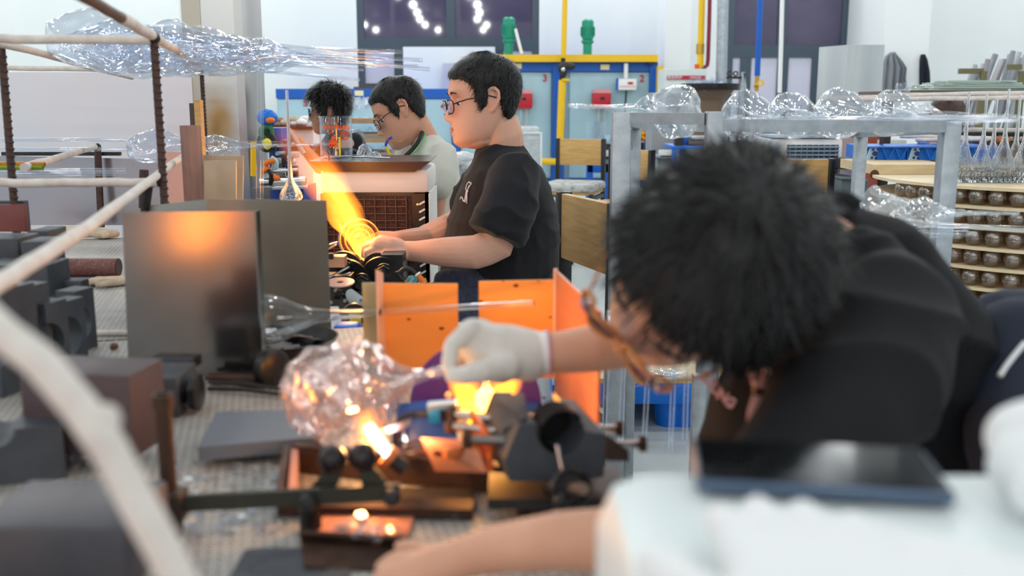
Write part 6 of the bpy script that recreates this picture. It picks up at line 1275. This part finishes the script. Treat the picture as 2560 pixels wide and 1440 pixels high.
g.chain(K((1230, 880, 1.12, 46), (1170, 884, 1.135, 40)), 12); g.chain(K((1262, 918, 1.06, 38), (1208, 928, 1.04, 29), (1160, 938, 1.04, 25), (1132, 940, 1.045, 20)), 14)
gv = fuse(g, 'work_glove', GV, root, .0026, 3)
cu = MB(); A, B_ = P(1372, 883, 1.102), P(1290, 887, 1.10); q = mp(A)
cu.lathe(B_, A - B_, [(.028, -.004)] + [((56 + 4 * math.sin(i * .5)) * q * (1.06 if i > 8 else 1.0 + .012 * (8 - i)), (A - B_).length * i / 10) for i in range(11)] + [(50 * q, (A - B_).length)], 72, warp=lambda a, h: 1 + .022 * math.sin(a * 30))
cu.build('cuff', M('knit_cuff', (238, 234, 232), .95), gv, ang=180)
MB().lathe(A, A - B_, [(59 * q + .0012 * math.cos(a), .0012 * math.sin(a)) for a in [2 * PI * i / 6 for i in range(6)]], 40, close=True).build('hem', M('pink_hem', (206, 130, 150), .8), gv)
# ================================================================ near work place: boards, burner, roller rest, moulds
BO = M('flame_tinted_plywood', (226, 150, 70), .5, var=(3.5, (214, 132, 54), .35, .7), stretch=(1, 1, 3), bump=(60, .06))  # orange flame light on the plywood put into the base colour
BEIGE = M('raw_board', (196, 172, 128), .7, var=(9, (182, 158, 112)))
KNOT = M('board_knot', (96, 48, 16), .7)
YBd = 1.62
def upboard(nm, lab, p0, p1, Y0, Y1, mat, zb=BZ, th=.006, knots=()):
    a = P(*p0, Y0); b = P(*p1, Y1); t = thing(nm, lab, 'board', ((a.x + b.x) / 2, (Y0 + Y1) / 2, zb))
    MB().sheet((a.x, Y0, zb), (b.x, Y1, zb), b, a, -th).build('panel', mat, t, False)
    for kx, ky, r_ in knots:
        u = (kx - p0[0]) / (p1[0] - p0[0]); yy = Y0 + (Y1 - Y0) * u; c_ = P(kx, ky, yy - .0008); MB().ball(c_, (r_ * mp(c_), .0006, r_ * .6 * mp(c_)), None, 10, 6).build('knot', KNOT, t)
    return t
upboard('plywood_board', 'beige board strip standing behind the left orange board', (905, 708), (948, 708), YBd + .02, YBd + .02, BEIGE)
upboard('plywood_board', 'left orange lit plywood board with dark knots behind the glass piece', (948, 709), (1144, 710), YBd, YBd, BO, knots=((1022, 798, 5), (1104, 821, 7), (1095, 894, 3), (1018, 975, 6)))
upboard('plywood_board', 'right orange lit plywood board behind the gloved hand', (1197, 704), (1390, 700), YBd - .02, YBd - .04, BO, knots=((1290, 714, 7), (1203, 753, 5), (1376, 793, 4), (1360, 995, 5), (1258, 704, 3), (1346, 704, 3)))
a, b = P(1389, 678, YBd - .045), P(1497, 778, 1.24); zt = P(1389, 678, YBd - .045).z
t = thing('side_guard', 'copper coloured angled side guard right of the orange boards', 'guard', (a.x, 1.4, BZ)); GU = M('copper_sheet', (214, 142, 110), .4, .45, var=(4, (198, 122, 90)), stretch=(1, 1, 5))
MB().sheet((a.x, a.y, BZ - .05), (b.x, b.y, BZ - .12), b, a, -.004).build('sheet', GU, t, False); MB().cyl((a.x, a.y, BZ), a + Vector((0, 0, .004)), .0035, 8).build('edge_rod', M('worn_edge', (206, 170, 156), .4), t)
a = P(943, 674, YBd - .03); one(MB().sheet((a.x, a.y, BZ), (a.x + .008, a.y + .03, BZ), (P(952, 700, a.y).x, a.y + .03, P(950, 690, a.y).z), a, -.003), 'pale_divider', M('divider', (206, 170, 152), .5), 'thin pale upright divider at the left edge of the orange board', 'divider', smooth=False)
# purple disc behind the burner, in a blue housing
c_ = P(1190, 1012, 1.42); q = mp(c_); t = thing('grinding_disc', 'large violet disc in a blue cradle behind the burner flame', 'disc', c_)
MB().disc(c_, (0, 1, .06), 164 * q, .010, 64).build('disc', M('violet_disc', (72, 46, 140), .3, .25, var=(5, (50, 42, 140))), t); MB().ball(P(1120, 988, 1.405), .006, None, 10, 8).build('stud', M('stud', (220, 176, 160), .4), t)
MB().bb(P(1060, 1040, 1.42).x, P(1345, 1040, 1.42).x, 1.40, 1.415, BZ, P(1300, 1012, 1.4).z).build('cradle', M('blue_cradle', (20, 66, 150), .35), t)
# blue plate with sensor and cable
t = thing('blue_bracket', 'blue metal bracket carrying a small cyan sensor under the flame', 'bracket', P(1060, 1180, 1.15)); BL = M('bracket_blue', (20, 80, 176), .35)
MB().sheet(P(993, 1010, 1.2), P(1142, 998, 1.2), P(1144, 1022, 1.19), P(993, 1058, 1.19), -.006).build('arm', BL, t); MB().sheet(P(1000, 1050, 1.19), P(1140, 1030, 1.19), P(1150, 1180, 1.16), P(1062, 1200, 1.16), -.006).build('plate', BL, t); MB().sheet(P(993, 1050, 1.21), P(1006, 1050, 1.21), P(1010, 1160, 1.2), P(996, 1160, 1.2), -.005).build('strip', M('indigo', (60, 50, 120), .4), t)
c_ = P(1106, 1033, 1.165); MB().box(c_, (.033, .018, .019), RZ(0) @ Matrix.Rotation(R(-5), 3, 'Y'), .0015).build('sensor', M('sensor_cyan', (40, 140, 206), .35), t)
MB().box(c_ + Vector((.005, -.0095, -.0)), (.0145, .001, .0145), Matrix.Rotation(R(-5), 3, 'Y')).build('dark_window', M('sensor_window', (34, 40, 44), .15), t); MB().box(c_ + Vector((0, 0, .0115)), (.036, .019, .004), Matrix.Rotation(R(-5), 3, 'Y')).build('clip', GALV, t)
MB().cyl(P(1043, 1036, 1.165), P(1072, 1034, 1.165), .0045, 10).build('connector', M('dark_grey', (60, 62, 66), .5), t); MB().tube(smooth_path([P(1046, 1036, 1.165), P(1010, 1042, 1.16), P(990, 1068, 1.15), P(988, 1110, 1.15), P(996, 1170, 1.15)]), .0035, 8).build('cable', IRON, t)
g_ = MB()
for k in range(9): g_.box(P(1040, 1066 + k * 12, 1.26), (.05, .002, .0012))
tag(g_.build('vent_fins', M('brass', (190, 150, 60), .35, .8), t), kind='stuff')
# copper bracket with bolts
CU = M('copper_plate', (196, 134, 106), .32, .7, var=(8, (168, 104, 80)))
t = thing('copper_bracket', 'copper bracket with threaded bolts left of the half moulds', 'bracket', P(1150, 1190, 1.07))
A = [P(1052, 1095, 1.10), P(1190, 1100, 1.07), P(1216, 1182, 1.05), P(1088, 1178, 1.08)]; MB().sheet(A[3], A[2], A[1], A[0], -.004).build('base_plate', CU, t, False)
MB().sheet(P(1182, 1020, 1.12), P(1236, 1095, 1.06), P(1232, 1180, 1.05), P(1196, 1150, 1.08), -.004).build('side_plate', M('copper_red', (206, 116, 70), .35, .6), t, False)
def bolt(a, b, r_=.0052, head=True):
    ax = (b - a); n = int(ax.length / .0022); u = ax.normalized(); pr = [(0, 0)]
    for k in range(n): pr += [(r_ * .86, k * .0022), (r_, k * .0022 + .0011)]
    pr += [(r_ * .86, ax.length), (0, ax.length)]
    MB().lathe(a, u, pr, 14).build('bolt', BRIGHT, t)
    if head: MB().lathe(a - u * .008, u, [(0, 0), (r_ * 1.9, 0), (r_ * 1.9, .008), (0, .008)], 6).build('bolt_head', RUST, t)
bolt(P(1140, 1036, 1.13), P(1236, 1046, 1.10)); bolt(P(1135, 1066, 1.11), P(1240, 1076, 1.08)); bolt(P(1178, 1098, 1.06), P(1290, 1102, 1.05), .006)
MB().box(P(1130, 1128, 1.075), (.02, .02, .012), RZ(20), .002).build('nut', M('orange_nut', (214, 120, 60), .4), t); MB().box(P(1098, 1132, 1.085), (.012, .008, .004)).build('slot', BLACK, t)
# graphite half mould with round bore
def jaw(lab, poly_px, Y, d, c2):
    o = P(*poly_px[0], Y); pts = [P(a, b_, Y) - o for a, b_ in poly_px]
    return [(p.x, p.z) for p in pts], o
t = thing('split_mould', 'dark graphite half mould with a round bore in front of the leaning man', 'mould', P(1390, 1200, 1.05))
Yj = 1.03
front = [(1298, 1062), (1345, 1062)]
cx, cyy, rr = 1402, 1078, 60
arc = [(cx + rr * math.cos(a), cyy - rr * math.sin(a)) for a in [R(166 + k * (374 - 166) / 16) for k in range(17)]]
front += arc + [(1460, 1078), (1516, 1086), (1510, 1192), (1440, 1204), (1275, 1204), (1262, 1150)]
o = P(*front[0], Yj); MB().prism([((P(a, b_, Yj) - o).x, (P(a, b_, Yj) - o).z) for a, b_ in front], o, (1, 0, 0), (0, 0, 1), (-.03, .085, .012)).build('body', GRAPH, t, ang=25)
c_ = P(cx, cyy + 2, Yj + .002); q = mp(c_); MB().lathe(c_, (-.3, 1, .1), [(0, .03), (57 * q, .03), (57 * q, 0), (55 * q, 0)], 40).build('bore', M('bore_black', (14, 14, 16), .7), t)  # bore lining much darker than the graphite body
MB().ring(P(cx - 2, cyy - 4, Yj + .03), (-.3, 1, .1), 62 * q, 52 * q, .008, 40).build('collar', M('black_gloss', (26, 26, 28), .2), t)
MB().sheet(P(1236, 1010, 1.1), P(1312, 998, 1.1), P(1318, 1060, 1.04), P(1262, 1090, 1.05), -.01).build('left_jaw', GRAPH, t, False)
MB().cyl(P(1392, 1112, Yj - .01), P(1407, 1180, Yj - .02), .0022, 8).build('pin', BRIGHT, t)
MB().sheet(P(1514, 1088, Yj), P(1560, 1124, Yj + .03), P(1562, 1150, Yj + .03), P(1512, 1150, Yj), -.006).build('rust_flange', RUST, t, False)
bolt(P(1598, 1110, 1.08), P(1520, 1112, 1.08), .005); bolt(P(1540, 1072, 1.12), P(1480, 1070, 1.12), .005)
MB().box(P(1390, 1216, 1.05), (.15, .10, .012)).build('foot', IRON, t)
# handwheel
t = thing('handwheel', 'glossy black hand wheel below the half mould', 'wheel', P(1428, 1270, .95)); c_ = P(1428, 1222, .95); q = mp(c_)
MB().lathe(c_, (.25, -1, .35), [((46 + 9 * math.cos(a)) * q, 9 * q * math.sin(a)) for a in [2 * PI * k / 12 for k in range(12)]], 40, close=True).build('rim', M('black_gloss'), t)
MB().disc(c_ + Vector((0, .004, 0)), (.25, -1, .35), 44 * q, .006, 32).build('web', IRON, t); MB().cyl(c_, c_ + Vector((.01, -.035, .014)), .006, 12).build('hub', M('hub_tan', (130, 112, 100), .4, .5), t); MB().cyl(c_, c_ + Vector((-.02, .08, -.03)), .008, 12).build('shaft', IRON, t)
MB().ball(P(1404, 1254, .925), .008).build('grip', BLACK, t)
# rusty frame, trays and roller rest
t = thing('rusty_frame', 'rusty iron channel frame under the copper bracket', 'frame', P(960, 1200, 1.08))
def bar(a, b, h, d, nm, mat=RUST): return MB().sheet(a, b, b + UP * h, a + UP * h, -d).build(nm, mat, t, False)
zz = BZ + .002
a, b = at(735, 1180, zz), at(1262, 1238, zz); bar(a, b, .034, .012, 'channel'); a2, b2 = at(700, 1290, zz), at(1180, 1300, zz); bar(a2, b2, .012, .03, 'lower_rail'); bar(at(728, 1175, zz), at(712, 1290, zz), .032, -.008, 'end_plate'); bar(at(748, 1178, zz), at(742, 1285, zz), .03, -.008, 'end_plate', M('pale_rust', (186, 136, 124), .6))
bar(at(1262, 1238, zz), at(1330, 1310, zz), .03, .01, 'side_rail'); bar(at(1010, 1195, zz) + UP * .034, at(1270, 1225, zz) + UP * .034, .004, .03, 'flange', CU); MB().sheet(at(760, 1262, zz), at(1190, 1272, zz), at(1180, 1225, zz), at(760, 1225, zz), .003).build('floor_plate', M('oily_plate', (84, 76, 66), .4, .3), t)
MB().sheet(at(1290, 1300, zz), at(1385, 1290, zz), at(1360, 1235, zz), at(1285, 1235, zz), .003).build('floor_plate', M('lilac_plate', (140, 124, 130), .5), t)
t = thing('shard_tray', 'rusty tray with a copper sheet holding broken glass under the roller rest', 'tray', at(900, 1380))
a, b, c2, d2 = at(752, 1352, zz), at(1010, 1368, zz), at(1040, 1282, zz), at(838, 1268, zz)
MB().sheet(a, b, c2, d2, .003).build('copper_sheet', M('copper_warm', (226, 150, 118), .45, .3), t, False)
MB().sheet(a - UP * 0, b, b + UP * .012 + Vector((0, -.008, 0)), a + UP * .012 + Vector((0, -.008, 0)), -.004).build('front_lip', RUST, t, False); MB().sheet(at(760, 1420, zz), at(1000, 1430, zz), at(1010, 1372, zz), at(752, 1356, zz), .002).build('apron', RUST, t, False)
s = MB()
for k in range(70): s.box(at(random.gauss(905, 40), random.gauss(1318, 16), zz + .006 + random.random() * .008), (random.uniform(.003, .014), random.uniform(.003, .01), .0018), RZ(random.uniform(0, 180)) @ Matrix.Rotation(random.uniform(-.8, .8), 3, 'X'))
tag(s.build('glass_shards', GL('shard_glass', 2.4, rough=.1), t, False), kind='stuff')
s = MB()
for k in range(40): s.ball(at(random.uniform(1010, 1230), random.gauss(1278, 5), zz + .004), random.uniform(.002, .006), None, 7, 5)
tag(one(s, 'glass_pellets', GL('shot_glass'), 'clear glass pellets lying in the rusty frame', 'pellets'), kind='stuff')
t = thing('roller_rest', 'black two ball roller rest on a pivoted iron bar under the glass piece', 'rest', at(860, 1290)); Yr = 1.04
ba, bb_ = P(440, 1262, .97), P(1000, 1232, .995); MB().sheet(ba - UP * .009, bb_ - UP * .009, bb_ + UP * .009, ba + UP * .009, -.006).build('bar', M('olive_iron', (70, 68, 60), .45, .5), t, False)
OL = M('olive_iron')
def arm2(pts, Y): o = P(*pts[0], Y); MB().prism([((P(a, b_, Y) - o).x, (P(a, b_, Y) - o).z) for a, b_ in pts], o, (1, 0, 0), (0, 0, 1), (0, .007, 0)).build('arm', OL, t, ang=20)
arm2([(838, 1150), (866, 1160), (832, 1240), (800, 1258), (772, 1272), (760, 1240), (800, 1190)], 1.0); arm2([(884, 1150), (920, 1150), (960, 1200), (1000, 1240), (980, 1262), (940, 1240), (906, 1212)], 1.0)
MB().ball(P(831, 1148, 1.0), .0155, None, 20, 14).build('roller', M('black_ball', (44, 36, 38), .3, .3), t); MB().ball(P(907, 1142, 1.0), .0155, None, 20, 14).build('roller', M('black_ball'), t)
for px, py, r_ in ((770, 1256, .0095), (980, 1243, .0085)): c_ = P(px, py, .98); MB().lathe(c_, (0, -1, .1), [(0, 0), (r_ * 1.1, 0), (r_ * 1.1, .004), (r_ * .8, .008), (0, .009)], 16).build('pivot', IRON, t)
c_ = at(790, 1300); MB().cyl(P(775, 1262, .99), Vector((P(775, 1262, .99).x, .99, BZ)), .012, 14).build('foot', BLACK, t)
t = thing('clamp_post', 'rusty upright pipe clamped to the iron bar beside the bent rod', 'post', at(410, 1290)); c_ = P(406, 985, .98)
MB().lathe(Vector((c_.x, c_.y, BZ + .03)), UP, [(0, 0), (.0085, 0), (.0085, c_.z - BZ - .045), (.0105, c_.z - BZ - .045), (.0105, c_.z - BZ - .03), (.007, c_.z - BZ - .03), (.007, 0)], 20).build('pipe', RUST, t)
MB().box(P(425, 1262, .975), (.032, .03, .032), None, .003).build('clamp', M('brown_iron', (70, 54, 46), .5, .4), t); MB().cyl(Vector((c_.x, c_.y, BZ)), Vector((c_.x, c_.y, BZ + .03)), .012, 14).build('foot', RUST, t)
# dark mould in front
Ym = .90; t = thing('graphite_mould', 'graphite mould with a round hollow at the bottom centre of the frame', 'mould', at(740, 1440)); z1 = P(640, 1342, .97).z
H = z1 - BZ; o = Vector((P(598, 1350, .92).x, .84, BZ)); wd = P(886, 1380, .92).x - o.x; dp = .105
oc = (wd * .47, dp * .60); r0 = wd * .34; vv, ff = [], []
n = 40
def outer(k):
    a = 2 * PI * k / n; dx, dy = math.cos(a), math.sin(a); s_ = min(((wd - oc[0]) / dx if dx > 1e-6 else (-oc[0] / dx if dx < -1e-6 else 9)), ((dp - oc[1]) / dy if dy > 1e-6 else (-oc[1] / dy if dy < -1e-6 else 9))); return oc[0] + dx * s_, oc[1] + dy * s_
rings = [[(*outer(k), 0) for k in range(n)], [(*outer(k), H) for k in range(n)]] + [[(oc[0] + r0 * math.cos(2 * PI * k / n) * f_, oc[1] + r0 * .82 * math.sin(2 * PI * k / n) * f_, H * h_) for k in range(n)] for f_, h_ in ((1, 1), (.97, .7), (.85, .4), (.5, .22), (.02, .18))]
for rg in rings: vv += [o + Vector(p) for p in rg]
for j in range(len(rings) - 1):
    for k in range(n): k2 = (k + 1) % n; ff.append((j * n + k, j * n + k2, (j + 1) * n + k2, (j + 1) * n + k))
ff.append(tuple(range(n - 1, -1, -1)))
MB().add(vv, ff).build('block', GRAPH, t, ang=25); MB().cyl(o + Vector((oc[0] + r0 * .75, oc[1] + .01, H * .4)), o + Vector((oc[0] + r0 * .75, oc[1] + .01, H * .95)), .006, 12).build('stud', GALV, t)
# little torch with blue white jet
t = thing('hand_torch', 'small torch nozzle with orange rim giving a blue white jet', 'torch', P(985, 1165, 1.06))
a, b = P(992, 1158, 1.06), P(972, 1142, 1.06); MB().cyl(P(1012, 1172, 1.06), b, .009, 16).build('barrel', IRON, t); MB().ring(b, b - a, .0125, .006, .008, 24).build('nozzle_rim', M('hot_orange', (240, 130, 70), .3), t)
MB().ball(P(981, 1124, 1.09), .005).build('teal_valve', M('teal', (20, 150, 170), .35), t)
for p0, p1 in ((( 942, 1086), (1028, 1056)), ((985, 1134), (1048, 1116))):
    a, b = P(*p0, 1.1), P(*p1, 1.1); n_ = Vector((0, 0, .004)); MB().sheet(a - n_, b - n_, b + n_, a + n_, -.002).build('slotted_lever', BRIGHT, t, False)
MB().sheet(at(985, 1160, zz) + UP * .03, at(1100, 1190, zz) + UP * .03, at(1090, 1160, zz) + UP * .03, at(1005, 1150, zz) + UP * .03, .003).build('bright_plate', BRIGHT, t, False)
# the wavy glass piece over the burner
def swirl(c_, rpx, Y):
    pass
c1 = P(812, 985, 1.17); e = P(1120, 925, 1.12); ax = (e - c1); q = mp(c1); L_ = ax.length; R1 = 118 * q
pr = [(0, -88 * q), (R1 * .35, -92 * q), (R1 * .6, -82 * q), (R1 * .85, -58 * q), (R1 * .99, -20 * q), (R1, 10 * q), (R1 * .94, 40 * q), (R1 * .90, 66 * q), (R1 * .98, 96 * q), (R1 * 1.02, 118 * q), (R1 * .92, 146 * q), (R1 * .72, 168 * q), (R1 * .5, 184 * q), (R1 * .36, 202 * q), (R1 * .26, 226 * q), (R1 * .16, 256 * q), (R1 * .10, 290 * q), (.008, L_), (.0065, L_ + .02)]
P2 = []
for A, B in zip(pr, pr[1:]):
    for s in range(4): P2.append((A[0] + (B[0] - A[0]) * s / 4, A[1] + (B[1] - A[1]) * s / 4))
P2.append(pr[-1]); wf = lambda a, h: 1 + (.075 * math.sin(5 * a + h * 95) + .04 * math.sin(9 * a - h * 140)) * (1 if h < .105 else max(0, 1 - (h - .105) / .02))
t = thing('swirled_glass_vessel', 'big swirled clear glass vessel turned over the small torch flame', 'vessel', c1)
SW = GL('swirl_glass', 2.3, (254, 250, 250), .03, bump=(20, .28))
MB().lathe(c1, ax, shell(P2, .0028), 80, close=True, warp=wf).build('outer_wall', SW, t, ang=180)
MB().lathe(c1 + ax.normalized() * 4 * q, ax, [(r_ * .66, h * .72) for r_, h in P2[:44]], 60, warp=lambda a, h: 1 + .14 * math.sin(3 * a - h * 80) + .03 * math.sin(7 * a + h * 60)).build('inner_swirl', GL('swirl_inner', 2.3, (254, 244, 240), .03, bump=(22, .25)), t, ang=180)
# small bulb in the flame under the glove
c_ = P(1212, 1000, 1.2); q = mp(c_); t = one(MB().lathe(P(1216, 1030, 1.2), UP, [(0, 0), (16 * q, 4 * q), (29 * q, 20 * q), (30 * q, 34 * q), (22 * q, 50 * q), (10 * q, 60 * q), (6 * q, 72 * q), (6 * q, 100 * q)], 28), 'small_glass_bulb', GL('bulb_glass', 2.0), 'small clear glass bulb in the burner flame under the glove', 'bulb')
flame('burner_flame', P(1205, 1052, 1.215), P(1152, 930, 1.23), .016, .024, 'left tongue of the burner flame under the glove', 480, sc=2, tipfade=.25, core=.45, hot=(1, .5, .004))
flame('burner_flame', P(1222, 1052, 1.225), P(1272, 922, 1.235), .016, .025, 'right tongue of the burner flame under the glove', 480, sc=2, tipfade=.25, core=.45, hot=(1, .5, .004))
flame('torch_flame', P(952, 1118, 1.065), P(906, 1030, 1.09), .010, .017, 'yellow torch flame licking the underside of the swirled vessel', 420, sc=4, tipfade=.5, core=.45)
flame('torch_flame', P(938, 1084, 1.07), P(872, 1112, 1.07), .010, .012, 'short side lick of the small torch flame', 300, sc=4, tipfade=.6, core=.5)
flame('torch_jet', P(976, 1142, 1.06), P(918, 1062, 1.075), .0065, .008, 'blue white jet of the small torch', 1600, hot=(.8, .9, 1), cool=(.45, .6, 1), sc=1, tipfade=.2, core=.3)
glow(P(1212, 985, 1.21), 1.6, (1, .40, .07), .03); glow(P(915, 1075, 1.075), .55, (1, .45, .12), .012)
glow(P(1190, 900, 1.42), 1.2, (1, .40, .07), .04)
# ================================================================ nearest: cooler top, phone, gloves
t = thing('air_cooler', 'near white air cooler with a rounded top carrying the phone and gloves', 'cooler', (.36, .42, 0))
zt = .975; x0, y1 = .052, .605
MB().box((x0 + .31, y1 - .19, zt - .14), (.62, .38, .28), None, .03).build('top_housing', M('cool_white_plastic', (226, 236, 238), .4), t)
MB().box((x0 + .31, y1 - .19, .36), (.60, .36, .68), None, .02).build('body', M('warm_white_plastic'), t); MB().bb(x0 - .006, x0 + .02, y1 - .36, y1 - .03, zt - .20, zt - .13, .004).build('side_band', M('warm_white_plastic'), t)
z = zt + .004
c = [PZ(1712, 1120, z), PZ(2300, 1146, z), PZ(2400, 1262, z), PZ(1755, 1225, z)]
m0 = (c[0] + c[1] + c[2] + c[3]) / 4; ux = ((c[1] + c[2]) / 2 - (c[0] + c[3]) / 2); uy = ((c[0] + c[1]) / 2 - (c[2] + c[3]) / 2)
w_, h_ = ux.length, uy.length; ux.normalize(); uy = UP.cross(ux); rot = Matrix((ux, uy, UP)).transposed()
t = thing('smartphone', 'dark smartphone with a blue grey rim lying on the near cooler', 'phone', (m0.x, m0.y, zt))
MB().box((m0.x, m0.y, zt + .0065), (w_, max(h_, .074), .008), rot, .003).build('case', M('phone_rim', (86, 104, 128), .3, .4), t); MB().box((m0.x, m0.y, zt + .0107), (w_ - .006, max(h_, .074) - .006, .001), rot).build('screen', M('phone_screen', (14, 17, 19), .08, spec=.14), t)
for k in (-1, 1): MB().box(m0 + rot @ Vector((.03 + k * .0, -max(h_, .074) / 2 - .0005, 0)) + Vector((.02 * k, 0, zt + .0065 - m0.z)), (.014, .0015, .003), rot).build('side_button', M('phone_rim'), t)
def wglove(px, py, rot, sc, lab, zb=zt):
    p = PZ(px, py, zb); glove((p.x, p.y, zb + .001), rot, sc, lab, COTTON, .10)
wglove(2075, 1610, -3, .9, 'white cotton glove lying below the phone, fingers towards it'); wglove(2470, 1600, 50, .85, 'white cotton glove lying at the bottom right corner')
p = PZ(2640, 1240, zt); m = MB(); m.chain([((p.x - .012, p.y + .02, zt + .028), .022), ((p.x + .05, p.y + .03, zt + .034), .028)], 16); m.chain([((p.x - .03, p.y - .035, zt + .016), .016), ((p.x + .06, p.y - .04, zt + .022), .022)], 14); m.chain([((p.x - .025, p.y - .005, zt + .02), .019), ((p.x + .06, p.y, zt + .024), .022)], 14)
o = one(m, 'work_glove', COTTON, 'bundled white glove at the right frame edge beside the phone', 'glove'); rem(o, .004, 6)
